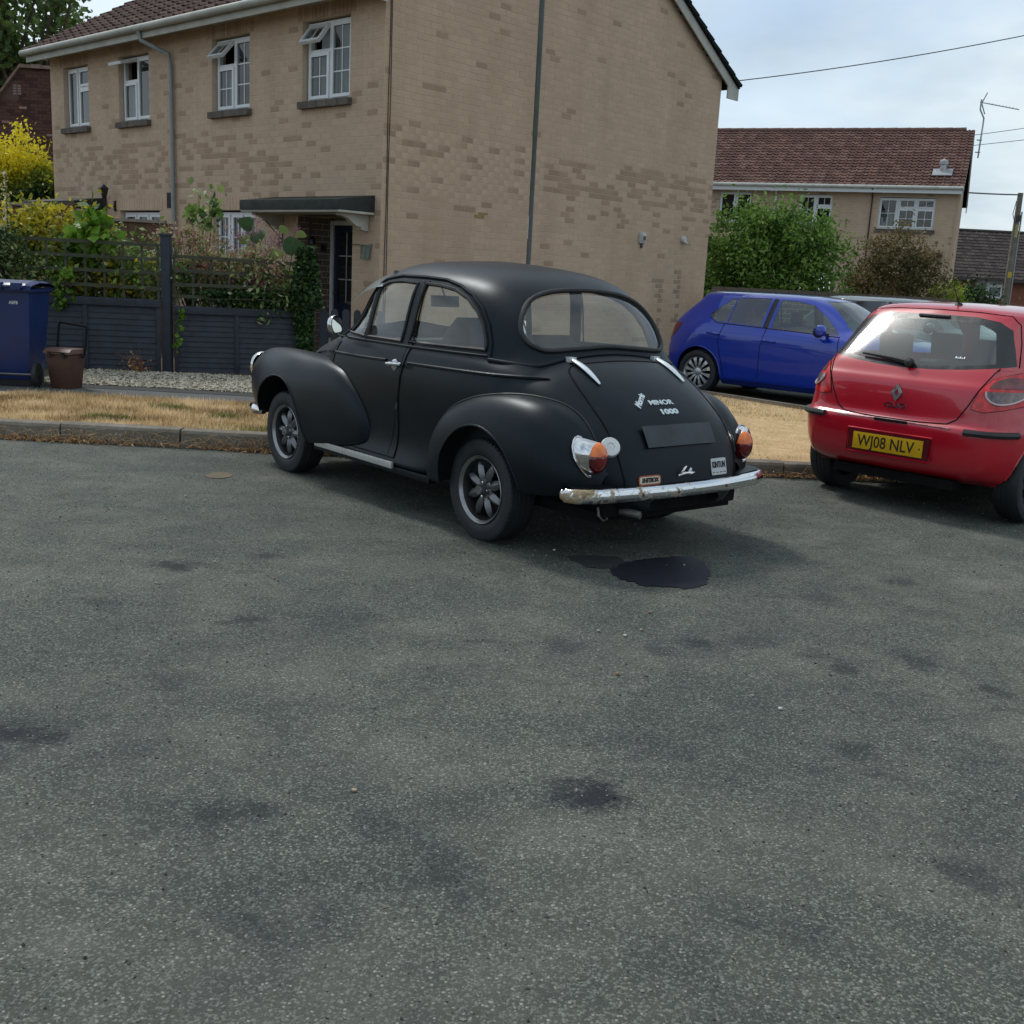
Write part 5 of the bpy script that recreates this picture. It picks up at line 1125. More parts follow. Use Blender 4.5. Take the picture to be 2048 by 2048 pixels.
for i, (x, y, ck, lb) in enumerate(spots):
    p = px_ground(x, y); r = random.uniform(.005, .009); m = MB(); bm = bmesh.new(); bmesh.ops.create_icosphere(bm, subdivisions=2, radius=r)
    for v in bm.verts: v.co *= 1+.28*mnoise.noise(v.co*90+Vector((i*3, 0, 0))); v.co.z *= .62
    me = bpy.data.meshes.new('loose_stone'); bm.to_mesh(me); bm.free(); me.materials.append(LS[dict(tan=0, pale=1, brown=2)[ck]]); o = link(bpy.data.objects.new('loose_stone', me)); o.location = (p.x, p.y, r*.5+gz(p.x, p.y)+.003); o.rotation_euler = (0, 0, i)
    tag(o, lb, 'stone', 'loose stones on the asphalt')
n = 9000; C = np.stack([RNG.random(n)*9-4.5, 1.6+RNG.random(n)*6.3, RNG.random(n)*.001+.001], 1); pebbles('road_grit', C, .0042, leafmat('grit', [(.03, .03, .03), (.12, .12, .11), (.30, .29, .26), (.10, .08, .06)], 0, .9), .7, label='fine loose grit sprinkled over the asphalt', cat='grit', kind='stuff')

# ================================================================== buildings
def brickmat(name, pale, dark, single=False, mort=False):
    b = NB(name); n = b.noise(.8, 5, .6); f = b.noise(55, 4, .65)
    if single: fac = b.n('ObjectInfo').outputs['Random']
    else:
        a = b.n('Attribute'); a.attribute_name = 'tint'; fac = a.outputs['Fac']
    c = b.ramp(fac, [(0, mixc(pale, .95)), (.35, pale), (.70, mixc(pale, 1.05)), (.86, mixc(pale, .97)), (.90, dark), (1, mixc(dark, .88))])
    c = b.mix(1., c, b.ramp(n, [(.3, (.94, .93, .92)), (.7, (1.06, 1.06, 1.06))]), 'MULTIPLY'); c = b.mix(1., c, b.ramp(f, [(.25, (.86, .86, .86)), (.75, (1.13, 1.13, 1.13))]), 'MULTIPLY')
    # rain streaks and damp below sills
    s_ = b.noise(1., 5, .6, vec=b.mapped((2.6, 2.6, .28))); c = b.mix(1., c, b.ramp(s_, [(.35, (.93, .92, .90)), (.6, (1.03, 1.03, 1.03))]), 'MULTIPLY')
    b.col(c); b.p(Roughness=.93); b.set(b.b, 'Specular IOR Level', .2); b.bump(f, .35, .004); return b.m
PALE, DKB = (.530, .385, .275), (.425, .297, .205)
BRICK = brickmat('pale_brick', PALE, DKB); BRICK1 = brickmat('pale_brick_single', PALE, DKB, True)
MORTAR = ground_mat('brick_mortar', (.53, .42, .315), (.62, .49, .37), 3, .2, 60)
REDB = brickmat('red_brown_brick', (.105, .052, .043), (.07, .035, .032)); REDM = ground_mat('dark_mortar', (.10, .065, .055), (.13, .085, .07), 3, .2, 60)
def brick_rows(L_, z0, z1, top, openings, H=.087, W=.225, J=.009, dark=None, seed=1, pd=.0035):
    """rectangles (u0,u1,z0,z1,proud,tint) of a running bond"""
    rnd = random.Random(seed); out = []; r = 0; z = z0
    while z < z1-.02:
        u = -W*(.5 if r % 2 else 0)
        while u < L_:
            a, b2 = max(u, 0)+J/2, min(u+W, L_)-J/2; za, zb = z+J/2, min(z+H-J/2, z1)
            ok = b2-a > .03 and (top is None or (za < top((a+b2)/2)-.02))
            if ok:
                segs = [(a, b2)]
                for o in openings:
                    if zb > o[2]+.004 and za < o[3]-.004:
                        ns = []
                        for s0, s1 in segs:
                            if s1 <= o[0] or s0 >= o[1]: ns.append((s0, s1)); continue
                            if s0 < o[0]-.03: ns.append((s0, o[0]-.002))
                            if s1 > o[1]+.03: ns.append((o[1]+.002, s1))
                        segs = ns
                for s0, s1 in segs:
                    d = dark(.5*(s0+s1), z) if dark else .05; t = rnd.uniform(.90, 1.) if rnd.random() < d else rnd.uniform(0, .88)*rnd.uniform(.6, 1)
                    out.append((s0, s1, za, zb, pd+rnd.uniform(-.0007, .0007), t))
            u += W
        z += H; r += 1
    return out
def bricks_mesh(name, rects, org, ud, nd, mat, parent, kind='stuff'):
    R_ = np.array(rects); n = len(R_); o, u, w, z = np.array(org, float), np.array(ud, float), np.array(nd, float), np.array((0, 0, 1.))
    def P(a, h, d): return o+a[:, None]*u+h[:, None]*z+d[:, None]*w
    Z = np.zeros(n); e = .0015; f = R_[:, 4]
    V = np.stack([P(R_[:, 0], R_[:, 2], Z), P(R_[:, 1], R_[:, 2], Z), P(R_[:, 1], R_[:, 3], Z), P(R_[:, 0], R_[:, 3], Z), P(R_[:, 0]+e, R_[:, 2]+e, f), P(R_[:, 1]-e, R_[:, 2]+e, f), P(R_[:, 1]-e, R_[:, 3]-e, f), P(R_[:, 0]+e, R_[:, 3]-e, f)], 1).reshape(-1, 3)
    T = np.array([(4, 5, 6, 7), (0, 1, 5, 4), (1, 2, 6, 5), (2, 3, 7, 6), (3, 0, 4, 7)]); 
    if np.cross(u, z)@w < 0: T = T[:, ::-1]
    F = (np.arange(n)[:, None, None]*8+T[None]).reshape(-1, 4); ob = mesh_np(name, V, F, mat, parent, tint=np.repeat(R_[:, 5], 5))
    if kind: ob['kind'] = kind
    return ob
def single_bricks(rects, org, ud, nd, mat, parent):
    meshes = {}
    o, u, w = Vector(org), Vector(ud), Vector(nd)
    for r in rects:
        k = (round(r[1]-r[0], 3), round(r[3]-r[2], 3))
        if k not in meshes:
            m = MB(); a, h_, d, e = k[0]/2, k[1]/2, .0035, .0015; fl = u.cross(Vector((0, 0, 1))).dot(w) < 0
            V = [u*x+Vector((0, 0, z)) for x, z in ((-a, -h_), (a, -h_), (a, h_), (-a, h_))]+[u*x+Vector((0, 0, z))+w*d for x, z in ((-a+e, -h_+e), (a-e, -h_+e), (a-e, h_-e), (-a+e, h_-e))]
            T = [(4, 5, 6, 7), (0, 1, 5, 4), (1, 2, 6, 5), (2, 3, 7, 6), (3, 0, 4, 7)]; m.add(V, [t[::-1] for t in T] if fl else T); ob = m.build('brick', mat, parent); meshes[k] = ob.data
        else: ob = link(bpy.data.objects.new('brick', meshes[k]), parent)
        ob.location = o+u*((r[0]+r[1])/2)+Vector((0, 0, (r[2]+r[3])/2))+w*(r[4]-.0035)
def wall_mass(name, L_, z0, z1, openings, org, ud, nd, mat, parent, th=.25):
    """solid wall panel with rectangular openings"""
    us = sorted({0, L_, *[x for o in openings for x in (o[0], o[1])]}); zs = sorted({z0, z1, *[x for o in openings for x in (o[2], o[3])]}); m = MB(); o_, u, w = Vector(org), Vector(ud), Vector(nd)
    for a, b2 in zip(us[:-1], us[1:]):
        run = None
        for c, d in list(zip(zs[:-1], zs[1:]))+[(None, None)]:
            solid = c is not None and not any(o[0] < (a+b2)/2 < o[1] and o[2] < (c+d)/2 < o[3] for o in openings)
            if solid: run = (run[0] if run else c, d)
            elif run: m.obox(o_+u*a+Vector((0, 0, run[0]))-w*th, u*(b2-a), w*th, Vector((0, 0, run[1]-run[0]))); run = None
    return m.build(name, mat, parent)
TILEM = {}
def tilemat(name, c1, c2, lichen):
    b = NB(name); a = b.n('Attribute'); a.attribute_name = 'tint'; c = b.ramp(a.outputs['Fac'], [(0, c1), (.5, mixc(c1, 1.15)), (1, c2)]); li = b.ramp(b.noise(2.6, 7, .75), [(.62, 0.), (.68, 1.)])
    c = b.mix(b.mix(1., li, .55, 'MULTIPLY'), c, lichen); c = b.mix(1., c, b.ramp(b.noise(30, 4, .7), [(.3, (.75, .75, .75)), (.7, (1.25, 1.25, 1.25))]), 'MULTIPLY'); b.col(c); b.p(Roughness=.9); b.set(b.b, 'Specular IOR Level', .2); return b.m
TILE_DK = tilemat('dark_brown_tile', (.060, .034, .030), (.105, .062, .050), (.13, .12, .10)); TILE_RED = tilemat('weathered_red_tile', (.092, .050, .041), (.165, .096, .076), (.30, .23, .20)); TILE_GREY = tilemat('grey_brown_tile', (.045, .036, .034), (.085, .068, .062), (.11, .10, .09))
def tile_roof(name, org, ud, vd, L_, S_, parent, mat, g=.30, tw=.30, seed=2, prof=.028):
    """interlocking tiles: courses of corrugated tiles, each lapping the one below"""
    org, ud, vd = Vector(org), Vector(ud).normalized(), Vector(vd).normalized(); nd = ud.cross(vd); nd = nd if nd.z > 0 else -nd
    rnd = np.random.default_rng(seed); nr = int(math.ceil(S_/g)); ntl = int(math.ceil(L_/tw)); px_ = [(0, .0), (.14, 1.), (.30, .9), (.44, .05), (.62, .0), (.74, .35), (.88, .05)]
    V, F, T = [], [], []; us = [(k+f)*tw for k in range(ntl) for f, _ in px_]+[ntl*tw]; hs = [h for k in range(ntl) for _, h in px_]+[0]; us = [min(x, L_) for x in us]
    o, u, v, n_ = map(np.array, (org, ud, vd, nd)); us = np.array(us); hs = np.array(hs)*prof; k = len(us)
    for r in range(nr):
        v0, v1 = r*g-.0, min((r+1)*g+.02, S_); jit = np.repeat(rnd.normal(size=ntl)*.003, len(px_)); jit = np.append(jit, 0); a = o+us[:, None]*u+v*v0+n_*(hs+.050+jit)[:, None]; b2 = o+us[:, None]*u+v*v1+n_*(hs+.018)[:, None]; c = o+us[:, None]*u+v*(v0+.004)+n_*(hs*.0+.0)[:, None]
        base = len(V)*1; V += [a, b2, c]; b0 = r*3*k; i = np.arange(k-1); F.append(np.stack([b0+i, b0+i+1, b0+k+i+1, b0+k+i], 1)); F.append(np.stack([b0+2*k+i, b0+2*k+i+1, b0+i+1, b0+i], 1))
        tt = np.repeat(np.clip(rnd.random(ntl), 0, 1), len(px_)); T += [tt[:k-1], tt[:k-1]]
    ob = mesh_np(name, np.concatenate(V), np.concatenate(F), mat, parent, tint=np.concatenate(T)); ob['kind'] = 'stuff'; return ob
GLWIN = glass('window_pane', (.42, .47, .46), 1.5, dirt=.05, refl=.9)
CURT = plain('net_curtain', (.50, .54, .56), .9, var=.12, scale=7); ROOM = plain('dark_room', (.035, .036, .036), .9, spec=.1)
def curtain(a0, a1, z0, z1, y, parent, mat=None, name='curtain'):
    m = MB(); n = max(8, int((a1-a0)/.022)); V = [(a0+(a1-a0)*i/n, y+.012*math.sin(i*1.7)+.006*math.sin(i*.6), z) for z in (z0, z1) for i in range(n+1)]; m.add(V, [(i, i+1, n+2+i, n+1+i) for i in range(n)]); m.build(name, mat or CURT, parent, True)
def window(parent, x0, x1, z0, z1, y, lights, bars=False, sill=True, curtains=(), fr=.060, room=True):
    """lights: list of (fx0, fx1, [(fz0, fz1, openangle)...]) in fractions of the frame"""
    w = bpy.data.objects.new('window', None); w.location = (x0, y, z0); link(w, parent); W_, H_ = x1-x0, z1-z0
    m = MB(); d = .065
    m.box(0, W_, 0, d, 0, fr); m.box(0, W_, 0, d, H_-fr, H_); m.box(0, fr, .0, d, fr, H_-fr); m.box(W_-fr, W_, .0, d, fr, H_-fr)
    for fx0, fx1, rows in lights:
        if fx0 > 0: m.box(fx0*W_-fr*.45, fx0*W_+fr*.45, .001, d-.001, fr, H_-fr)
        for fz0, fz1, ang in rows:
            if fz0 > 0: m.box(fx0*W_+(fr*.45 if fx0 > 0 else fr), fx1*W_-(fr*.45 if fx1 < 1 else fr), .002, d-.002, fz0*H_-fr*.4, fz0*H_+fr*.4)
    m.build('frame', WHITEPAINT, w)
    for fx0, fx1, rows in lights:
        for fz0, fz1, ang in rows:
            xa = fx0*W_+(fr*.45 if fx0 > 0 else fr*.6); xb = fx1*W_-(fr*.45 if fx1 < 1 else fr*.6); za = fz0*H_+(fr*.4 if fz0 > 0 else fr*.6); zb = fz1*H_-(fr*.4 if fz1 < 1 else fr*.6); sw = .044
            s_ = MB(); hh = zb-za; ww = xb-xa; X0, X1, Z0, Z1 = 0, ww, -hh, 0
            s_.box(X0, X1, -.018, .03, Z0, Z0+sw); s_.box(X0, X1, -.018, .03, Z1-sw, Z1); s_.box(X0, X0+sw, -.018, .03, Z0+sw, Z1-sw); s_.box(X1-sw, X1, -.018, .03, Z0+sw, Z1-sw)
            if bars:
                s_.box(ww/2-.008, ww/2+.008, .0, .012, Z0+sw, Z1-sw); nb = max(1, round(hh/.36))
                for k in range(1, nb): zc = Z0+sw+(hh-2*sw)*k/nb; s_.box(X0+sw, X1-sw, .001, .011, zc-.008, zc+.008)
            so2 = s_.build('sash', WHITEPAINT, w); so2.location = (xa, 0, zb); so2.rotation_euler = (-ang, 0, 0)
            g = MB(); g.quad((X0+sw, .006, Z0+sw), (X1-sw, .006, Z0+sw), (X1-sw, .006, Z1-sw), (X0+sw, .006, Z1-sw)); go2 = g.build('pane', GLWIN, w); go2.location = (xa, .0005, zb); go2.rotation_euler = (-ang, 0, 0)
    for c in curtains: curtain(c[0]*W_, c[1]*W_, c[2]*H_, c[3]*H_, .14, w)
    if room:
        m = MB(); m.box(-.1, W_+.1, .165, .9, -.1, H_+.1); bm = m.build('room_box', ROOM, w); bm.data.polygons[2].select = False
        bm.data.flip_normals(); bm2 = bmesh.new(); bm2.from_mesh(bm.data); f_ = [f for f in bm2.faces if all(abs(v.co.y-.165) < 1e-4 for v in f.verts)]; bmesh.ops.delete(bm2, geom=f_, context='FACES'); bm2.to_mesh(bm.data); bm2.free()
    if sill:
        m = MB(); n = max(3, round((W_+.12)/.225)); wl = (W_+.12)/n
        for k in range(n): m.box(-.04+wl*k+.003, -.04+wl*(k+1)-.003, -.17-y*0, .03, -.105, -.012-.0)
        m.build('window_sill', plain('sill_brick', (.115, .095, .08), .9, var=.3, scale=8, bump=.3), w); 
    return w
UP = [(0, .5, [(0, .60, 0), (.60, 1, 0)]), (.5, 1, [(0, 1, 0)])]
def up_lights(ang, flip=False):
    return ([(0, .46, [(0, 1, 0)]), (.46, 1, [(0, .66, 0), (.66, 1, ang)])] if flip else [(0, .50, [(0, .64, 0), (.64, 1, ang)]), (.50, 1, [(0, 1, 0)])])

# ------------------------------------------------------------------ main house (local x along the front to the right, y into the house, corner at 0,0)
HZ = math.radians(-42.5)
HS = empty('brick_house', (-1.985, 15.2, 0.), HZ, 'large pale brick two-storey house with a blank gable behind the black car', 'house')
GB, FL, ZE = 8.0, 9.78, 4.95; SL = .583
OPF = [(.72, 1.80, 3.64, 4.74), (3.12, 4.16, 3.64, 4.74), (6.10, 7.14, 3.64, 4.74), (8.26, 9.24, 3.64, 4.74), (2.98, 4.16, 1.05, 2.17), (5.82, 7.20, 1.05, 2.17), (.60, 1.88, .0, 2.10), (7.95, 9.1, .0, 2.05)]
def dkF(u, z): return .42 if 2.45 < z < 3.25 else (.08 if z < 3.7 else .03)
def dkG(u, z):
    k = mnoise.noise(Vector((u*.7, z*2., 4.)))
    return (.62 if k > -.25 else .25) if 2.66 < z < 3.12+.02*u else (.18 if 2.25 < z < 3.2 else .02)
fo, fu, fn = (0, 0, 0), (-1, 0, 0), (0, -1, 0); go_, gu, gn = (0, 0, 0), (0, 1, 0), (1, 0, 0)
wall_mass('front_wall', FL, -.02, 5.0, OPF, fo, fu, fn, MORTAR, HS)
topG = lambda u: 5.0+SL*min(u+.25, GB+.25-u)
m = MB(); m.prism([(-.25, .252, -.02), (-.25, GB, -.02), (-.25, GB, topG(GB)-.1), (-.25, GB/2, topG(GB/2)-.05), (-.25, .252, topG(.25)-.1)], (.25, 0, 0)); m.build('gable_wall', MORTAR, HS)
m = MB(); m.box(-FL, -FL+.25, .252, GB, -.02, 4.9); m.box(-FL+.25, -.25, GB-.25, GB, -.02, 4.9); m.build('rear_wall', MORTAR, HS)
rf = brick_rows(FL, .0, 4.93, None, [(o[0], o[1], o[2], o[3]) for o in OPF], dark=dkF, seed=3)
rg_ = brick_rows(GB, .0, 7.4, topG, [], dark=dkG, seed=9)
sf = [r for r in rf if r[1] < 2.2 and 2.42 < r[2] < 3.45 and r[3]-r[2] > .07]; sg = [r for r in rg_ if r[1] < 3.45 and 2.36 < r[2] < 3.30 and r[3]-r[2] > .07]
sg = sg[:300-len(sf)] if len(sf) < 140 else sg[:160]; sf = sf[:140]
ks = set(sf) | set(sg); single_bricks(sf, fo, fu, fn, BRICK1, HS); single_bricks(sg, go_, gu, gn, BRICK1, HS)
bricks_mesh('front_brickwork', [r for r in rf if r not in ks], fo, fu, fn, BRICK, HS); bricks_mesh('gable_brickwork', [r for r in rg_ if r not in ks], go_, gu, gn, BRICK, HS)
# reveal of the porch recess
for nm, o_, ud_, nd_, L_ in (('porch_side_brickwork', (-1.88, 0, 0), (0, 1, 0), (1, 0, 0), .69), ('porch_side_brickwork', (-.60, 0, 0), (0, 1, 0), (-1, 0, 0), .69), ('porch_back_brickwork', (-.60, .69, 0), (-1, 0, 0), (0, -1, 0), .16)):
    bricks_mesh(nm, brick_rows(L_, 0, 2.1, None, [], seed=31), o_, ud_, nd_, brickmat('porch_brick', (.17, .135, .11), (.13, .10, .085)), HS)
m = MB(); m.box(-2.13, -1.88, .25, .95, 0, 2.1); m.box(-.60, -.35, .25, .95, 0, 2.1); m.box(-1.88, -.60, .69+.002, .95, 1.98, 2.1); m.box(-1.88, -.6, .0, .95, 2.1, 2.16); m.build('porch_walls', MORTAR, HS)
m = MB(); m.box(-1.88, -.60, -.5, .75, 0, .12); m.build('door_step', CONC, HS)
DOORB = carpaint('dark_blue_door_paint', (.010, .018, .045), .0, .35, .4, .1)
def front_door(x0, x1, y, z1, parent=HS):
    d = bpy.data.objects.new('front_door', None); link(d, parent); m = MB(); fw = .065; z0 = .12
    m.box(x0, x0+fw, y, y+.09, z0, z1); m.box(x1-fw, x1, y, y+.09, z0, z1); m.box(x0+fw, x1-fw, y, y+.09, z1-fw, z1); m.build('door_frame', WHITEPAINT, d)
    a, b2 = x0+fw, x1-fw; W_ = b2-a; m = MB(); yy = y+.03; m.box(a, a+.10, yy, yy+.045, z0, z1-fw); m.box(b2-.10, b2, yy, yy+.045, z0, z1-fw); m.box(a+.10, b2-.10, yy, yy+.045, z0, .86); m.box(a+.10, b2-.10, yy, yy+.045, z1-fw-.10, z1-fw)
    m.box(a+.16, b2-.16, yy-.008, yy, .25, .72); m.build('door_leaf', DOORB, d)
    g = MB(); g.quad((a+.10, yy+.02, .86), (b2-.10, yy+.02, .86), (b2-.10, yy+.02, z1-fw-.10), (a+.10, yy+.02, z1-fw-.10)); g.build('pane', GLWIN, d)
    m = MB()
    for k in (1, 2, 3): xx = a+.10+(W_-.20)*k/4; m.box(xx-.007, xx+.007, yy+.008, yy+.018, .86, z1-fw-.10)
    for k in (1, 2): zz_ = .86+(z1-fw-.96)*k/3; m.box(a+.10, b2-.10, yy+.009, yy+.017, zz_-.007, zz_+.007)
    m.build('glazing_bars', plain('leaded_bar', (.45, .47, .48), .5), d); m = MB(); m.box((a+b2)/2-.12, (a+b2)/2+.12, yy-.012, yy, .90-.06, .90-.01); m.lathe([(.0, .05), (.025, .045), (.025, .0)], o=(a+.06, yy, 1.0), ax=(0, -1, 0), n=12); m.build('letter_plate', STEEL, d)
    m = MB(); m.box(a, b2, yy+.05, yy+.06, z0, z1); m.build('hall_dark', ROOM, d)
front_door(-1.86, -.78, .58, 2.06)
m = MB(); m.box(-.78, -.60, .62, .68, .12, 2.06); m.build('side_panel', DOORB, HS)
wc = [(.02, .16, 0, .6), (.24, .48, 0, .97), (.50, .98, 0, .97)]
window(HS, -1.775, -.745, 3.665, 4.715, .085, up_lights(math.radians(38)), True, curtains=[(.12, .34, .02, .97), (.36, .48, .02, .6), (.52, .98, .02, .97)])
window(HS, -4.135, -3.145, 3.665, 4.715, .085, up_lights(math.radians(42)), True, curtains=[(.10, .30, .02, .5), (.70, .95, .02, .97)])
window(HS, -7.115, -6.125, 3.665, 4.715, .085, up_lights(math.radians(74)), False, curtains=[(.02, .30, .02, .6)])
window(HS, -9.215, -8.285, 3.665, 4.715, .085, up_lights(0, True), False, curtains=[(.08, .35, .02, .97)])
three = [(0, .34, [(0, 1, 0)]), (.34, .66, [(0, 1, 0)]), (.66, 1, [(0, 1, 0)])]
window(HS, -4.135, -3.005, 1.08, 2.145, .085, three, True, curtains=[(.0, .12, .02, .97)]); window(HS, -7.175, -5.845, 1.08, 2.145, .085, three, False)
# soldier lintels
m = MB(); rnd = random.Random(5); SR = []
for o in OPF[:6]:
    k = 0; u = o[0]-.11
    while u < o[1]+.10: SR.append((u+.004, u+.083, o[3]+.004, o[3]+.205 if o[3] > 4 else o[3]+.21, .009, rnd.uniform(.86, .93) if o[3] > 4 else rnd.uniform(.3, .8))); u += .087
bricks_mesh('soldier_lintels', SR, (0, -.001, 0), fu, fn, BRICK, HS)
# roof
CREAMP = plain('weathered_cream_paint', (.40, .39, .34), .6, var=.2, scale=2.5); GUTT = plain('grey_cream_gutter', (.36, .36, .32), .55, var=.2, scale=3)
vx = Vector((0, 1, SL)).normalized(); S_ = (GB/2+.42)/vx.y
rt_ = bpy.data.objects.new('roof', None); link(rt_, HS)
tile_roof('front_tiles', (-9.97, -.42, 5.0), (1, 0, 0), vx, 10.14, S_, rt_, TILE_DK); tile_roof('rear_tiles', (.17, GB+.42, 5.0), (-1, 0, 0), (0, -vx.y, vx.z), 10.14, S_, rt_, TILE_DK)
m = MB(); zr = 5.0+SL*(GB/2+.42)
for k in range(23): m.lathe([(.115, 0), (.125, .43), (.115, .445)], o=(-9.97+.441*k, GB/2, zr+.005), ax=(1, 0, 0), n=8, a0=-PI/2-.2, a1=PI/2+.2)
m.build('ridge_tiles', plain('ridge_tile', (.07, .042, .036), .9, var=.3), rt_, True)
m = MB(); m.obox((-9.97, -.40, 4.97), (10.12, 0, 0), vx*(S_-.02), (0, 0, .02)); m.obox((-9.97, GB+.40, 4.97), (10.12, 0, 0), Vector((0, -vx.y, vx.z))*(S_-.02), (0, 0, .02)); m.build('roof_deck', DARK, rt_)
m = MB(); m.box(-9.93, .10, -.385, -.362, 4.83, 5.0); m.build('fascia', CREAMP, rt_, bevel=.002); m = MB(); m.box(-9.93, .10, -.36, -.002, 4.93, 4.945); m.build('soffit', CREAMP, rt_)
m = MB(); m.tube([(-9.99, -.44, 4.985), (.12, -.44, 4.97)], .056, 12); m.build('gutter', GUTT, rt_, True)
for s_, nm in ((1, 'bargeboard'), (-1, 'bargeboard')):
    y0 = -.42 if s_ > 0 else GB+.42; m = MB(); v = Vector((0, s_*vx.y, vx.z)); p0 = Vector((.085, y0, 5.0-.235)); m.prism([p0, p0+v*S_, p0+v*S_+Vector((0, 0, .235)), p0+Vector((0, 0, .235))], (.026, 0, 0)); m.prism([(.086, y0, 4.765), (.086, y0+s_*.36, 4.765), (.086, y0+s_*.36, 4.765+.21)], (.024, 0, 0)); m.build(nm, CREAMP, rt_, recalc=True)
    m = MB(); m.prism([p0+Vector((-.085, 0, .17)), p0+Vector((-.085, 0, .17))+v*S_, p0+Vector((-.085, 0, .185))+v*S_, p0+Vector((-.085, 0, .185))], (.085, 0, 0)); m.build('verge_soffit', CREAMP, rt_, recalc=True)
    m = MB(); n_ = int(S_/.30)+1
    for k in range(n_): q = p0+Vector((-.02, 0, .255))+v*(.30*k); m.obox(q, (.085, 0, 0), v*.31+Vector((0, 0, -.03)), Vector((0, 0, .055)))
    m.build('verge_tiles', plain('mossy_tile_edge', (.020, .030, .026), .9, var=.4), rt_)
# downpipe, air brick, canopies, lantern, cables, vents
m = MB(); m.tube([(-5.63, -.43, 4.93), (-5.62, -.40, 4.80), (-5.33, -.08, 4.62), (-5.30, -.06, 4.45), (-5.24, -.06, .1)], .036, 10); m.build('downpipe', plain('grey_pipe', (.25, .27, .265), .5, var=.12), HS, True)
m = MB(); [m.box(-5.56+.0, -5.36, -.016, -.004, 2.22+.03*k, 2.235+.03*k) for k in range(8)]; m.box(-5.57, -5.35, -.010, .0, 2.21, 2.46); m.build('air_brick', plain('dark_vent', (.05, .04, .03), .9), HS)
FELT = plain('green_black_felt', (.018, .022, .020), .75, var=.4, scale=5, bump=.3)
def canopy(x0, x1, zb, p=.62):
    c = bpy.data.objects.new('door_canopy', None); link(c, HS)
    m = MB(); m.box(x0, x1, -p, -.012, zb, zb+.03); m.build('canopy_soffit', CREAMP, c, bevel=.003); m = MB(); m.prism([(x0+.0, -p-.02, zb+.03), (x0, -.012, zb+.03), (x0, -.012, zb+.26), (x0, -p-.02, zb+.165)], (x1-x0, 0, 0)); m.build('canopy_felt', FELT, c, recalc=True, bevel=.008)
    for bx in (x0+.16, x1-.16):
        m = MB(); pr = [(0, 0), (-.50, 0), (-.50, -.035), (-.44, -.04), (-.34, -.07), (-.27, -.12), (-.20, -.16), (-.13, -.165), (-.12, -.20), (-.06, -.215), (0, -.215)]; m.prism([(bx-.04, y-.012, zb+z) for y, z in pr], (.08, 0, 0)); m.build('canopy_bracket', CREAMP, c, recalc=True)
canopy(-2.42, -.12, 2.10); canopy(-9.95, -7.68, 2.13)
for x, y, z in ((-7.35, 0, 2.36),):
    m = MB(); m.box(x-.03, x+.03, -.03, -.006, z-.20, z-.02); m.tube([(x, -.03, z-.11), (x, -.12, z-.16), (x, -.22, z-.10), (x, -.22, z+.0)], .010, 6); m.lathe([(.035, .0), (.075, .17), (.09, .175), (.0, .25), (.0, .29)], o=(x, -.22, z), ax=(0, 0, 1), n=6); m.build('wall_lantern', plain('black_iron', (.012, .012, .013), .4), HS)
for dx, z0 in ((.075, .12), (.105, .12)):
    m = MB(); m.tube([(.012, dx+.004*math.sin(z*3+dx*90), z) for z in np.linspace(z0, 4.96, 26)], .0055, 5); m.build('wall_cable', plain('brown_cable', (.04, .025, .02), .6), HS)
m = MB(); m.tube([(.006, .03, 1.66), (-.35, -.015, 1.70), (-.60, -.015, 1.70)], .005, 5); m.build('wall_cable', plain('brown_cable', (.04, .025, .02), .6), HS)
m = MB(); m.box(.008, .05, 5.82, 5.98, 2.06, 2.24); m.box(.05, .075, 5.84, 5.95, 2.09, 2.22); m.build('wall_vent', CREAM, HS, bevel=.004); m = MB(); m.box(.076, .082, 5.86, 5.93, 2.11, 2.18); m.tube([(.02, 5.9, 2.06), (.02, 5.9, 1.98)], .02, 8); m.build('wall_vent_grille', BLACKGLOSS, HS)
m = MB(); m.lathe([(.065, .0), (.065, .04), (.05, .06), (.0, .065)], o=(.008, 7.15, 2.19), ax=(1, 0, 0), n=20); m.tube([(.04, 7.15, 2.16), (.12, 7.17, 2.12)], .022, 8); m.build('boiler_outlet', CREAM, HS, True)
STAIN = plain('damp_stain', (.33, .235, .17), .95, var=.3, scale=9)
for y0, y1, z0, z1 in ((6.42, 6.62, .45, 1.55), (6.98, 7.16, .62, 1.62)):
    m = MB(); rr = [r for r in rg_ if y0 < (r[0]+r[1])/2 < y1+.1 and z0 < r[2] < z1 and random.random() < .8]; bricks_mesh('stained_brickwork', [(max(r[0], y0), min(r[1], y1+.05), r[2]+.001, r[3]-.001, r[4]+.0008, r[5]) for r in rr if min(r[1], y1+.05)-max(r[0], y0) > .03], go_, gu, gn, STAIN, HS)
bricks_mesh('ochre_stain', [(1.78, 1.98, 2.20, 2.245, .0098, .5), (1.86, 2.05, 2.255, 2.28, .0098, .5)], go_, gu, gn, plain('ochre_mark', (.30, .22, .08), .9, var=.25, scale=14), HS)
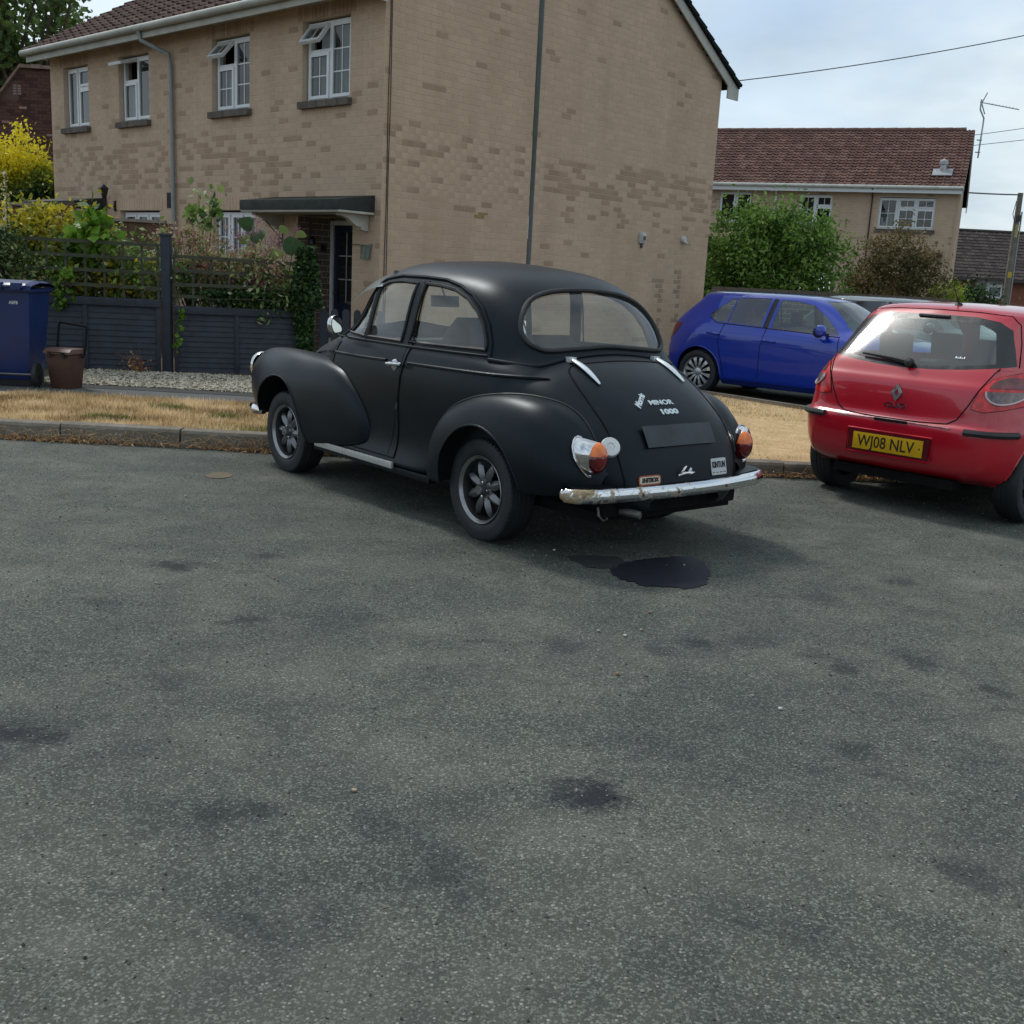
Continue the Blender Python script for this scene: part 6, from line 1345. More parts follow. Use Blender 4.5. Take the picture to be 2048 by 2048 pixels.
# basket bracket and bell lamp in the porch
IRON = plain('black_iron', (.012, .012, .013), .4)
m = MB(); m.tube([(-2.25, -.01, 2.02), (-2.25, -.01, 1.70)], .010, 5); m.tube([(-2.25, -.02, 2.0), (-2.25, -.36, 2.0)], .010, 5); m.tube([(-2.25, -.02, 1.74), (-2.25, -.30, 1.99)], .008, 5); m.build('basket_bracket', IRON, HS)
m = MB(); m.tube([(-1.865, .22, 2.02), (-1.865, .22, 1.80)], .018, 6); m.lathe([(.01, 0), (.05, -.06), (.06, -.13), (.0, -.14)], o=(-1.82, .22, 1.82), ax=(0, 0, 1), n=12); m.build('porch_bell', IRON, HS)
m = MB(); m.box(-1.875, -1.85, .42, .50, 1.60, 1.70); m.box(-1.875, -1.85, .44, .48, .62, .72); m.build('porch_box', IRON, HS)
m = MB(); m.box(-.30, -.20, -.03, -.012, 1.52, 1.70); m.tube([(-.38, -.02, 1.70), (-.33, -.06, 1.52), (-.20, -.06, 1.50), (-.17, -.02, 1.72)], .014, 6); m.build('house_number_plaque', plain('grey_green_plaque', (.13, .17, .15), .6, var=.4), HS)

# ------------------------------------------------------------------ far pale house on the right
FH = empty('far_brick_house', (13.54, 35.8, 0), math.radians(-22.4), 'pale brick house with weathered red tiled roof in the right background', 'house')
FW2 = 12.5
OP2 = [(.60, 2.33, 3.50, 4.49), (3.80, 4.88, 3.54, 4.52), (6.46, 7.56, 3.56, 4.57), (1.0, 2.0, 0, 2.1), (3.6, 5.0, 1.0, 2.1)]
wall_mass('front_wall', FW2, -.1, 4.8, OP2, (0, 0, 0), (-1, 0, 0), (0, -1, 0), MORTAR, FH)
bricks_mesh('front_brickwork', brick_rows(FW2, 0, 4.8, None, OP2, seed=12, dark=lambda u, z: .05), (0, 0, 0), (-1, 0, 0), (0, -1, 0), BRICK, FH)
m = MB(); m.prism([(-.25, .252, -.1), (-.25, 7.4, -.1), (-.25, 7.4, 4.8), (-.25, 3.7, 6.75), (-.25, .252, 4.9)], (.25, 0, 0)); m.build('gable_wall', MORTAR, FH)
bricks_mesh('gable_brickwork', brick_rows(7.4, 0, 6.8, lambda u: 4.8+.53*min(u, 7.4-u), [], seed=14), (0, 0, 0), (0, 1, 0), (1, 0, 0), BRICK, FH)
m = MB(); m.box(.0, .10, -.02, .30, 0, 4.7); m.build('corner_pier', BRICK, FH)
th3 = [(0, .34, [(0, 1, 0)]), (.34, .66, [(0, .66, 0), (.66, 1, 0)]), (.66, 1, [(0, .66, 0), (.66, 1, 0)])]
window(FH, -2.33, -.60, 3.51, 4.47, .05, th3, True, sill=False, curtains=[(.02, .3, .0, .6)]); window(FH, -4.88, -3.80, 3.55, 4.51, .05, [(0, .5, [(0, 1, 0)]), (.5, 1, [(0, .62, 0), (.62, 1, 0)])], True, sill=False); window(FH, -7.56, -6.46, 3.57, 4.56, .05, [(0, .5, [(0, 1, 0)]), (.5, 1, [(0, 1, 0)])], False, sill=False)
for a, b2 in ((-2.38, -.55), (-4.93, -3.75), (-7.61, -6.41)): m = MB(); m.box(a, b2, -.06, -.01, 3.38, 3.49); m.build('window_sill', plain('sill_brick', (.115, .095, .08), .9), FH)
vf = Vector((0, 1, .545)).normalized(); Sf = 4.05/vf.y; rt2 = bpy.data.objects.new('roof', None); link(rt2, FH)
tile_roof('front_tiles', (-FW2-.2, -.35, 4.80), (1, 0, 0), vf, FW2+.38, Sf, rt2, TILE_RED, g=.24, tw=.23, seed=6, prof=.030); tile_roof('rear_tiles', (.18, 7.75, 4.80), (-1, 0, 0), (0, -vf.y, vf.z), FW2+.38, Sf, rt2, TILE_RED, g=.27)
m = MB(); zr2 = 4.80+.545*4.05
for k in range(28): m.lathe([(.12, 0), (.13, .44), (.12, .45)], o=(-FW2-.2+.45*k, 3.7, zr2), ax=(1, 0, 0), n=8, a0=-PI/2-.2, a1=PI/2+.2)
m.build('ridge_tiles', plain('red_ridge', (.11, .055, .042), .9, var=.3), rt2, True)
m = MB(); m.obox((-FW2-.2, -.33, 4.77), (FW2+.35, 0, 0), vf*(Sf-.02), (0, 0, .02)); m.obox((-FW2-.2, 7.73, 4.77), (FW2+.35, 0, 0), Vector((0, -vf.y, vf.z))*(Sf-.02), (0, 0, .02)); m.build('roof_deck', DARK, rt2)
m = MB(); m.box(-FW2, .14, -.345, -.32, 4.60, 4.80); m.build('fascia', WHITEPAINT, rt2); m = MB(); m.tube([(-FW2, -.40, 4.79), (.16, -.40, 4.77)], .055, 8); m.build('gutter', plain('cream_gutter', (.52, .51, .46), .5), rt2, True); m = MB(); m.box(-FW2, .14, -.32, -.01, 4.70, 4.715); m.build('soffit', WHITEPAINT, rt2)
for s_ in (1, -1):
    p0 = Vector((.14, -.35 if s_ > 0 else 7.75, 4.58)); v = Vector((0, s_*vf.y, vf.z)); m = MB(); m.prism([p0, p0+v*Sf, p0+v*Sf+Vector((0, 0, .22)), p0+Vector((0, 0, .22))], (.03, 0, 0)); m.build('bargeboard', CREAMP, rt2, recalc=True)
for xx, mt in ((-5.66, WHITEPAINT), (-2.56, plain('brown_cable', (.04, .025, .02), .6))): m = MB(); m.tube([(xx, -.38, 4.72), (xx, -.05, 4.5), (xx, -.05, .1)], .036 if xx < -5 else .022, 8); m.build('downpipe', mt, FH, True)
m = MB(); m.box(-.95, -.22, -.5, -.01, 2.68, 2.78); m.build('porch_canopy', FELT, FH)
p = Vector((-.55, .55, 5.34)); m = MB(); m.lathe([(.10, -.1), (.10, .22), (.14, .24), (.14, .34), (.0, .42)], o=p, ax=(0, 0, 1), n=14); m.build('roof_vent', plain('galvanised', (.38, .38, .38), .4, metal=.5), FH, True); m = MB(); m.obox(p+Vector((-.30, -.33, -.15)), (.60, 0, 0), vf*.5, Vector((0, -.3, .5)).normalized()*.03); m.build('vent_flashing', plain('lead', (.30, .31, .32), .6), FH)
# aerial on the far gable
ae = empty('tv_aerial', (15.35, 39.2, 6.30), 0, 'thin grey television aerial on a cranked mast at the right end of the red roof', 'aerial')
ALU = plain('grey_alloy', (.33, .34, .35), .4, metal=.6)
m = MB(); m.tube([(0, 0, -.15), (.02, 0, .95), (.02, 0, 1.15), (-.14, 0, 1.42), (-.14, 0, 1.75)], .028, 8); m.build('mast', ALU, ae, True); m = MB(); m.tube([(-.18, 0, 1.66), (1.22, .1, 1.50)], .016, 6)
for k in range(9): x = .12+.12*k; m.tube([(x, -.07, 1.65-.115*x), (x, .09, 1.65-.115*x)], .006, 4)
m.build('boom', ALU, ae); m = MB()
for a in (-.5, .5): m.tube([(-.12, 0, 1.63), (-.02+.05, 0, 1.63+a*.7)], .02, 4)
m.build('reflector', ALU, ae); m = MB(); m.box(-.12, .05, -.02, .02, .02, .05); m.box(-.12, .05, -.02, .02, .42, .45); m.build('mast_bracket', STEEL, ae)

# ------------------------------------------------------------------ far bungalow with a dark roof
BG = empty('far_bungalow', (25, 60, 0), math.radians(-2), 'low house with long dark roof and red brick wall behind the telegraph pole', 'house')
opb = [(1.70, 3.10, 1.50, 2.46)]
wall_mass('front_wall', 26, -.3, 2.6, [(a+4-.0, b2+4-.0, c, d) for a, b2, c, d in opb], (-6.3, 0, 0), (1, 0, 0), (0, -1, 0), plain('red_brick_far', (.20, .075, .045), .9, var=.25, scale=3), BG)
window(BG, -.58, .78, 1.52, 2.45, .05, [(0, .42, [(0, 1, 0)]), (.42, 1, [(0, .70, 0), (.70, 1, 0)])], False, sill=False, curtains=[(.45, .95, 0, .9)], fr=.08)
vb = Vector((0, 1, .62)).normalized(); rb_ = bpy.data.objects.new('roof', None); link(rb_, BG); tile_roof('front_tiles', (-8, -.4, 2.52), (1, 0, 0), vb, 28, 4.3/vb.y, rb_, TILE_GREY, g=.33, tw=.33, seed=8); m = MB(); m.box(-8, 20, -.43, -.40, 2.38, 2.55); m.build('fascia', plain('dark_fascia', (.05, .04, .035), .7), rb_)
m = MB(); m.prism([(-8, -.3, 2.5), (-8, 8.2, 2.5), (-8, 3.9, 5.15)], (28, 0, 0)); m.build('roof_mass', plain('grey_roof_mass', (.05, .042, .04), .9), rb_, recalc=True); m = MB(); [m.lathe([(.11, 0), (.11, .45)], o=(-8+.45*k, 3.9, 5.2), ax=(1, 0, 0), n=6, a0=-PI/2, a1=PI/2) for k in range(62)]; m.build('ridge_tiles', plain('dark_ridge', (.05, .04, .038), .9), rb_, True)
# ------------------------------------------------------------------ dark brown house on the left
BH = empty('brown_brick_house', (-14.2, 32, 0), 0, 'dark red-brown brick gable with a tiled verge at the left edge, behind the golden hedge', 'house')
gpz = lambda u: 3.2+ (u+4.5)*.72 if u < -.05 else 6.34
pl_ = [(-4.5, 0, -.2), (4.5, 0, -.2), (4.5, 0, 6.25), (.75, 0, 6.27), (-.1, 0, 6.33), (-.75, 0, 5.52), (-4.5, 0, 2.0)]
m = MB(); m.prism(pl_, (0, 7, 0)); m.build('gable_wall', REDM, BH, recalc=True)
tpf = lambda u: np.interp(u, [0, 3.75, 4.4, 9.0], [2.0, 5.52, 6.33, 6.25])
bricks_mesh('gable_brickwork', brick_rows(9, 0, 6.3, tpf, [(3.7, 4.3, 5.55, 5.95)], seed=17, dark=lambda u, z: .3, pd=.012), (-4.5, -.0, 0), (1, 0, 0), (0, -1, 0), REDB, BH)
m = MB(); [m.box(-.35+.13*(k % 2), -.25+.13*(k % 2), -.02, -.003, 5.62+.07*(k//2), 5.67+.07*(k//2)) for k in range(8)]; m.build('vent_bricks', plain('pinkish_brick', (.24, .17, .145), .9), BH)
m = MB(); [m.box(x, x+.22, -.02, -.004, z, z+.06) for x, z in ((-1.0, 3.9), (-.55, 3.92), (.55, 4.55), (-.2, 5.25), (-.7, 4.85), (.2, 3.5))]; m.build('pale_bricks', plain('pink_brick', (.30, .17, .13), .9, var=.2), BH)
for a, b2 in (((-4.5, 2.0), (-.75, 5.52)), ((-.75, 5.52), (-.1, 6.33)), ((-.1, 6.33), (4.5, 6.27))):
    d = Vector((b2[0]-a[0], 0, b2[1]-a[1])); n_ = max(2, int(d.length/.3)); m = MB()
    for k in range(n_): m.obox(Vector((a[0], -.12, a[1]))+d*(k/n_), d*(.97/n_), (0, .5, 0), Vector((0, 0, .09+.015*(k % 2))))
    m.build('verge_tiles', plain('old_verge_tile', (.20, .13, .095), .9, var=.35, scale=6), BH)
m = MB(); m.obox((-4.5, .3, 2.0), (3.8, 0, 3.55), (0, 6.7, 0), (0, 0, .1)); m.build('roof', TILE_DK, BH)

# ================================================================== fence, trellis, garden
FENCE = plain('dark_blue_grey_fence_paint', (.020, .026, .040), .62, var=.28, scale=7, bump=.3, bscale=30); OLDW = plain('weathered_green_wood', (.050, .055, .034), .85, var=.35, scale=9, bump=.3); BROWNW = plain('brown_board', (.115, .062, .035), .85, var=.3, scale=6, bump=.3)
def fence_panel(P, Q, zb, zt, trellis_top, root, ribs=(.5,), rows=11, tr_rows=(.25, .5, .75)):
    """overlap slat panel between P and Q with a trellis above; children of root"""
    P, Q = Vector((*P, 0)), Vector((*Q, 0)); d = (Q-P); L_ = d.length; u = d.normalized(); n = Vector((u.y, -u.x, 0)); up = Vector((0, 0, 1)); nf = -n if n.y > 0 else n
    H_ = zt-zb; pitch = (H_-.20)/rows; o0 = root.location
    for k in range(rows):
        z = zb+.10+pitch*k; m = MB(); w = random.uniform(-.004, .004); base = P-o0+Vector((0, 0, z))
        m.obox(base+u*.01+nf*.006, u*(L_-.02), nf*.010, up*(pitch*1.22)-nf*.014+u*w); m.build('fence_slat', FENCE, root)
    def bar(a, z, lu, hz, th, mat, name, off=.018):
        m = MB(); m.obox(P-o0+u*a+up*z+nf*off, u*lu, nf*th, up*hz); return m.build(name, mat, root, bevel=.003)
    bar(0, zt-.085, L_, .085, .030, FENCE, 'top_rail'); bar(0, zb-.03, L_, .12, .020, FENCE, 'gravel_board'); 
    for r in (0.0, *ribs, 1.0): bar(max(0, min(L_-.045, r*L_-.022)), zb+.09, .045, H_-.175, .022, FENCE, 'panel_rib', .012)
    nv = int(L_/.195)
    for k in range(nv+1): bar(min(L_-.03, k*L_/nv), zt+.005, .028, trellis_top-zt-.02, .012, OLDW, 'trellis_slat', .002)
    for r in (*tr_rows, 1.0): m = MB(); zt_ = zt+(trellis_top-zt)*r; sag = random.uniform(-.02, .02); m.obox(P-o0+up*(zt_-.035)+nf*.015, u*L_+up*sag, nf*.014, up*.038); m.build('trellis_rail', OLDW, root)
FN = empty('garden_fence', (-4.07, 12.58, .09), math.radians(0), 'low dark blue-grey slatted garden fence topped with a weathered trellis', 'fence')
random.seed(31)
fence_panel((-5.72, 12.22), (-4.13, 12.55), .09-.09, 1.01-.09, 1.63-.09, FN); fence_panel((-7.6, 11.95), (-5.80, 12.20), 0, .92, 1.56, FN)
fence_panel((-4.0, 12.62), (-2.66, 13.05), 0, .86, 1.43, FN, tr_rows=(.22, .45, .72))
for x, y, zt in ((-4.065, 12.585, 1.54), (-5.76, 12.21, 1.5), (-2.62, 13.07, 1.45)):
    m = MB(); m.box(x+4.07-.05, x+4.07+.05, y-12.58-.05, y-12.58+.05, -.05, zt); m.box(x+4.07-.062, x+4.07+.062, y-12.58-.062, y-12.58+.062, zt, zt+.025); m.build('fence_post', FENCE, FN, bevel=.004)
# brown board fence further back
BF = empty('board_fence', (-6.3, 15.5, .09), 0, 'taller brown board fence further back in the garden behind the trellis', 'fence')
random.seed(5); x = -8.4
while x < -5.0:
    zt = 1.90 if x < -6.32 else 1.76; m = MB(); m.box(x+6.3, x+6.3+.118, -.01+random.uniform(-.004, .004), .012, 0, zt); m.build('board', BROWNW, BF); x += .125
m = MB(); m.box(-2.1, .0, -.045, .03, 1.90, 1.94); m.box(.02, 1.3, -.045, .03, 1.76, 1.80); m.build('capping_rail', plain('pale_capping', (.24, .20, .16), .8, var=.2), BF); m = MB(); m.box(-.06, .04, -.05, .05, 0, 1.98); m.build('post', BROWNW, BF)
# picket gate
PG = empty('picket_gate', (-2.45, 13.2, .09), math.radians(12), 'low dark blue-grey round-topped picket fence between ivy post and front door', 'fence')
for k in range(6):
    x = .02+.135*k; m = MB(); o = [(x, 0, 0), (x+.085, 0, 0), (x+.085, 0, .76)]+[(x+.0425+.0425*math.cos(a), 0, .76+.045*math.sin(a)) for a in np.linspace(0, PI, 8)][1:-1]+[(x, 0, .76)]; m.prism(o, (0, -.018, 0)); m.build('pale', FENCE, PG, recalc=True)
m = MB(); m.box(0, .80, .002, .032, .46, .53); m.box(0, .80, .002, .032, .10, .17); m.build('rail', FENCE, PG)
# ------------------------------------------------------------------ plants
GREEN = leafmat('green_leaves', [(.035, .080, .018), (.085, .170, .035), (.16, .26, .055), (.28, .36, .10), (.55, .55, .38)]); DKGREEN = leafmat('dark_green_leaves', [(.012, .034, .010), (.030, .070, .018), (.06, .12, .03)], .2)
YELG = leafmat('golden_leaves', [(.08, .12, .012), (.24, .25, .02), (.50, .42, .03), (.66, .54, .05)]); VAR = leafmat('variegated_leaves', [(.02, .05, .012), (.06, .12, .03), (.22, .26, .10), (.45, .45, .22)]); VINE = leafmat('bright_vine_leaves', [(.06, .14, .01), (.13, .26, .02), (.22, .36, .05)], .4)
RUST = leafmat('dusty_red_leaves', [(.24, .09, .08), (.44, .22, .18), (.24, .27, .09), (.55, .36, .28), (.16, .25, .06), (.34, .36, .14), (.34, .10, .14)]); PINK = leafmat('pink_purple_flowers', [(.16, .05, .10), (.30, .12, .20), (.42, .28, .30)], .4); GOLD = leafmat('golden_conifer', [(.010, .032, .010), (.030, .075, .014), (.20, .25, .016), (.66, .58, .02), (.85, .72, .04)], .35); OLIVE = leafmat('olive_brown_leaves', [(.045, .045, .016), (.10, .090, .030), (.17, .13, .045), (.23, .16, .07)]); CREAMF = leafmat('cream_flowers', [(.35, .28, .14), (.60, .52, .30), (.70, .64, .45)], .3)
shrub('golden_shrub', 'yellow-green leafy shrub rising above the left end of the trellis', 'shrub', (-6.05, 13.0, 1.50), (1.15, .35, .45), YELG, .075, 110, 60, .10, base=(-6.05, 13.0, .09))
shrub('variegated_shrub', 'cream-edged green shrub pushing through the trellis behind the blue bin', 'shrub', (-6.25, 12.15, 1.22), (.95, .22, .42), VAR, .055, 120, 60, .08, base=(-6.25, 12.3, .09))
shrub('grape_vine', 'bright lime green vine clump spilling over the top of the trellis', 'vine', (-4.98, 12.62, 1.60), (.26, .16, .26), VINE, .11, 26, 16, .07, base=(-4.9, 12.75, .09), aspect=.9, trunk_r=.015)
shrub('grape_vine', 'trailing vine strand hanging down over the left fence panel', 'vine', (-5.12, 12.26, 1.00), (.10, .04, .22), VINE, .06, 14, 9, .035, base=(-5.15, 12.45, .6), aspect=.8, trunk_r=.008)
shrub('mixed_border_plants', 'mixed green undergrowth filling the trellis left of the fence post', 'plants', (-5.0, 12.85, 1.20), (1.0, .25, .38), GREEN, .07, 120, 40, .10, base=(-5.0, 12.85, .09))
shrub('golden_border_plant', 'low yellow leaved plant seen through the middle of the trellis', 'plant', (-5.1, 12.75, 1.12), (.75, .15, .22), YELG, .07, 45, 30, .07, base=(-5.1, 12.8, .09))
shrub('red_climber', 'dusty red and brown climber tangled over the right trellis panel', 'climber', (-3.42, 12.98, 1.33), (.72, .16, .22), RUST, .042, 130, 34, .05, base=(-3.4, 13.0, .09), branches=60, trunk_r=.018)
shrub('red_climber', 'reddish stems arching high above the fence post towards the downpipe', 'climber', (-4.0, 13.2, 1.62), (.42, .15, .12), RUST, .045, 40, 24, .05, base=(-3.95, 13.2, .09), branches=40, trunk_r=.018)
shrub('mixed_border_plants', 'mixed green undergrowth behind the lower right trellis', 'plants', (-3.3, 13.1, 1.05), (.75, .2, .30), GREEN, .065, 90, 40, .09, base=(-3.3, 13.1, .09))
shrub('purple_flowers', 'upright pink-purple flower spikes in front of the ground floor window', 'flowers', (-3.15, 13.2, 1.62), (.38, .12, .24), PINK, .028, 46, 22, .03, base=(-3.15, 13.2, .09), branches=40, trunk_r=.012)
shrub('leafy_tree_sapling', 'sparse large leaved plant standing beside the downpipe', 'plant', (-4.25, 14.6, 1.98), (.26, .15, .30), GREEN, .10, 15, 9, .07, base=(-4.2, 14.6, .09), aspect=.75, trunk_r=.015)
# sunflower-like big leaves
SF = empty('tall_leafy_plant', (-3.0, 13.15, .09), 0, 'tall plant with a few very large dark green leaves beside the canopy', 'plant'); random.seed(3)
m = MB(); tips = []
for (x, z, s_) in ((-.22, 1.72, .20), (-.08, 1.62, .24), (.10, 1.72, .14), (.14, 1.50, .26), (.0, 1.42, .18), (-.1, 1.36, .2), (.30, 1.68, .13), (.34, 1.28, .2), (.05, 1.20, .16), (-.25, 1.55, .16)):
    m.tube([(x*.3, 0, 0), (x*.5, .02, z*.5), (x, random.uniform(-.08, .08), z)], [.012, .009, .004], 5); tips.append((x, z, s_))
m.build('stem', plain('green_stem', (.10, .12, .04), .7), SF, True)
for x, z, s_ in tips:
    m = MB(); c = Vector((x, random.uniform(-.10, .02), z)); r = Vector((random.uniform(.5, 1), random.uniform(-.3, .3), random.uniform(-.6, .2))).normalized()*random.choice((-1, 1)); n_ = Vector((random.uniform(-.3, .3), -1, random.uniform(.1, .9))).normalized(); t = n_.cross(r).normalized(); o = [c+r*s_*f+t*s_*w+n_*(-.10*s_*abs(w)*2) for f, w in ((0, 0), (.08, .32), (.35, .46), (.70, .30), (1.0, 0), (.70, -.30), (.35, -.46), (.08, -.32))]
    m.add([c+r*s_*.45+n_*.02*s_]+o, [(0, i+1, (i+1) % 8+1) for i in range(8)]); m.build('leaf', leafmat('broad_leaf_%d' % int(s_*100), [(.03, .07, .015), (.03, .07, .015)] if s_ > .19 else [(.13, .17, .03), (.13, .17, .03)], .3), SF, True)
# ivy column and ivy on the rail
def ivy(name, label, fn, n, size, mat, base, stems):
    root = empty(name, base, 0, label, 'ivy'); C = np.array([fn() for _ in range(n)])-np.array(base); leaves('foliage', C, size, mat, root, .85); m = MB(); [m.tube([Vector(q)-Vector(base) for q in s_], .008, 5) for s_ in stems]; m.build('stem', BARK, root)
rnd = random.Random(8)
def ivc():
    z = rnd.uniform(.12, 1.60); r = .13+.07*math.sin(z*2.2) if z > .9 else .05+.09*(z/.9); a = rnd.uniform(0, 2*PI); rr = r*rnd.random()**.4; return (-2.62+(.06 if z > .9 else .10*(1-z))+rr*math.cos(a), 13.02+rr*math.sin(a), z)
ivy('ivy_column', 'dark ivy completely covering the end post of the fence', ivc, 5200, .048, DKGREEN, (-2.62, 13.05, .09), [[(-2.62, 13.05, .09), (-2.60, 13.0, .8), (-2.62, 13.0, 1.55)], [(-2.5, 12.98, .09), (-2.55, 12.95, .7), (-2.6, 12.95, 1.3)]])
def ivr():
    t = rnd.random(); x = -3.62+t*1.0; return (x+rnd.gauss(0, .05), 12.70+.33*t+rnd.gauss(0, .03), .98-abs(rnd.gauss(0, .05+.06*t))+.06)
ivy('trailing_ivy', 'ivy trailing along the top rail of the right fence panel', ivr, 1500, .045, DKGREEN, (-3.1, 12.85, .5), [[(-3.6, 12.66, .95), (-3.1, 12.83, .97), (-2.65, 13.0, .95)]])
def ivw():
    z = rnd.choice([rnd.gauss(.74, .05), rnd.gauss(.46, .08)]); return (-3.90+(z-.6)*.12+rnd.gauss(0, .022), 12.50+rnd.gauss(0, .015), z)
ivy('fence_weed', 'thin green weed climbing the front of the fence beside the post', ivw, 70, .05, VINE, (-3.93, 12.5, .2), [[(-3.95, 12.52, .3), (-3.9, 12.5, .8)]])
for (x, y, z0, z1, lab) in ((-5.75, 12.35, 1.35, 2.22, 'pale hollyhock spike standing tallest above the left trellis'), (-6.25, 12.35, 1.4, 2.25, 'pale hollyhock spike at the extreme left edge above the trellis'), (-4.32, 12.8, .9, 1.45, 'pale hollyhock spike inside the trellis just left of the fence post')):
    root = empty('hollyhock', (x, y, .09), 0, lab, 'flower'); m = MB(); m.tube([(0, 0, 0), (.01, 0, z1-.09)], .008, 5); m.build('stem', plain('green_stem', (.10, .12, .04), .7), root); C = np.stack([RNG.normal(size=110)*.022, RNG.normal(size=110)*.022, z0-.09+RNG.random(110)*(z1-z0)], 1); leaves('flower_heads', C, .04, CREAMF, root, .8, kind='stuff')
root = empty('dead_weed', (-4.28, 12.35, .09), 0, 'rust brown dead weed standing at the foot of the fence', 'weed'); m = MB(); random.seed(9)
for _ in range(16): a = random.uniform(-.28, .12); h_ = random.uniform(.1, .36); m.tube([(0, 0, 0), (a*.4, random.uniform(-.03, .03), h_*.6), (a, random.uniform(-.05, .05), h_)], [.004, .003, .001], 4)
m.build('stem', plain('rusty_stem', (.20, .085, .04), .8), root); C = np.stack([-.08+RNG.normal(size=120)*.08, RNG.normal(size=120)*.03, np.abs(RNG.normal(size=120))*.12], 1); leaves('foliage', C, .035, DEAD, root)
# golden hedge, left
def gold_t(P, K, ids): z = P[:, 2]; return np.clip(.10+.80*np.clip((z-2.30+.25*np.sin(P[:, 0]*3))/1.0, 0, 1)+.12*RNG.normal(size=len(P)), 0, 1)
shrub('golden_hedge', 'tall golden conifer hedge, bright yellow on top, at the left edge behind the garden', 'hedge', (-12.0, 25, 1.75), (1.85, 1.0, 1.80), GOLD, .095, 720, 120, .14, base=(-12.2, 25, .0), tintf=gold_t, shell=.72, trunk_r=.12)
# tree behind
shrub('tall_tree', 'tall leafy green tree against the sky in the top left corner', 'tree', (-20.7, 45, 9.7), (3.7, 3.2, 3.9), leafmat('tree_leaves', [(.045, .085, .020), (.095, .155, .035), (.16, .23, .06)], .35), .26, 150, 62, .42, base=(-20.5, 45, 0), trunk_r=.28, shell=.35, aspect=.7, branches=70)
shrub('tall_tree', 'second tree crown at the left edge, lower and behind the brown gable', 'tree', (-23.5, 49, 6.6), (4.5, 3.0, 3.4), leafmat('tree_leaves_b', [(.04, .075, .018), (.08, .13, .03), (.13, .19, .05)], .35), .24, 120, 80, .42, base=(-23.5, 49, 0), trunk_r=.25, shell=.4, branches=50)
# right hand shrubs
shrub('green_shrub', 'big bright green leafy shrub beside the gable end, behind the blue hatchback', 'shrub', (5.0, 22.9, 1.85), (1.45, .9, 1.20), leafmat('fresh_leaves', [(.035, .085, .012), (.080, .17, .022), (.15, .27, .045), (.24, .36, .08)], .35), .10, 330, 70, .17, base=(5.0, 22.9, -.1), shell=.55, trunk_r=.05)
shrub('brown_shrub', 'olive brown half-dry shrub in front of the far house', 'shrub', (8.25, 25, 1.50), (1.10, .8, 1.20), OLIVE, .075, 300, 60, .13, base=(8.25, 25, -.1), shell=.5, branches=60, trunk_r=.04)
shrub('golden_bush', 'small rounded yellow-green bush above the roof of the red car', 'bush', (9.85, 26, 1.20), (.50, .4, .55), leafmat('lime_leaves', [(.09, .15, .01), (.19, .27, .015), (.28, .36, .04)], .35), .06, 70, 60, .08, base=(9.85, 26, -.1))
shrub('dark_hedge', 'dark green hedge right of the yellow-green bush', 'hedge', (12.5, 31, .95), (.85, .7, .85), DKGREEN, .10, 110, 60, .14, base=(12.5, 31, -.1))
shrub('garden_bush', 'bushy green shrub at the far right edge beside the telegraph pole', 'bush', (14.75, 29, 1.25), (1.2, .8, 1.05), GREEN, .10, 170, 60, .15, base=(14.75, 29, -.1))
# garden wall, storage tank
GW = empty('garden_wall', (3.45, 20.4, -.07), math.radians(-12), 'low brown brick garden wall behind the blue and grey hatchbacks', 'wall')
WM = brickmat('wall_brick_brown', (.155, .125, .10), (.10, .08, .065)); m = MB(); m.box(0, 3.9, 0, .22, 0, 1.40); m.build('wall_core', MORTAR, GW); bricks_mesh('brickwork', brick_rows(3.9, 0, 1.40, None, [], seed=22, dark=lambda u, z: .25), (0, 0, 0), (1, 0, 0), (0, -1, 0), WM, GW)
m = MB(); m.box(3.9, 4.22, -.05, .27, 0, 1.45); m.build('pier', WM, GW, bevel=.004); k = 0
for k in range(17): m = MB(); m.box(.23*k+.003, .23*k+.226, -.025, .245, 1.402, 1.462); m.build('coping_brick', WM, GW)
TK = empty('oil_tank', (4.05, 23.2, -.05), math.radians(-20), 'sage green plastic storage box with a cream panel behind the low wall', 'tank'); SAGE = plain('sage_plastic', (.10, .16, .115), .55, var=.1); m = MB(); m.box(-.55, .40, 0, .7, 0, 1.62); m.build('body', SAGE, TK, bevel=.03); m = MB(); m.box(-.60, .46, -.05, .75, 1.63, 1.86); m.build('lid', SAGE, TK, bevel=.03)
m = MB(); m.box(-.52, .10, -.025, -.005, 1.30, 1.56); m.build('panel', plain('cream_panel', (.62, .62, .52), .6), TK, bevel=.004); m = MB(); m.box(-.12, .12, -.034, -.026, 1.41, 1.428); m.build('panel_slot', DARK, TK)
# lamp post
LP = empty('lamp_post', (.045, 15.5, .0), 0, 'slender grey steel post with a white vertical sticker in front of the gable', 'post'); PG_ = plain('grey_post_paint', (.075, .088, .080), .45, metal=.2, var=.15, scale=4)
m = MB(); m.lathe([(.085, -.3), (.085, .9), (.070, .95), (.033, 1.05), (.031, 3.2), (.035, 3.22), (.036, 6.6), (.0, 6.6)], ax=(0, 0, 1), n=20); m.build('pole', PG_, LP, True)
m = MB(); m.lathe([(.0335, 1.90), (.0335, 2.21)], ax=(0, 0, 1), n=14, a0=PI*.72, a1=PI*1.25); m.build('sticker', plain('white_sticker', (.66, .67, .70), .5, var=.08), LP, True)
m = MB(); [m.obox((-.012+.006*(k % 2), -.0362, 1.93+.040*k), (.018, .0, .004*(k % 3)), (0, .0012, 0), (.004, 0, .016)) for k in range(7)]; m.build('sticker_marks', plain('grey_print', (.09, .09, .09), .6), LP)
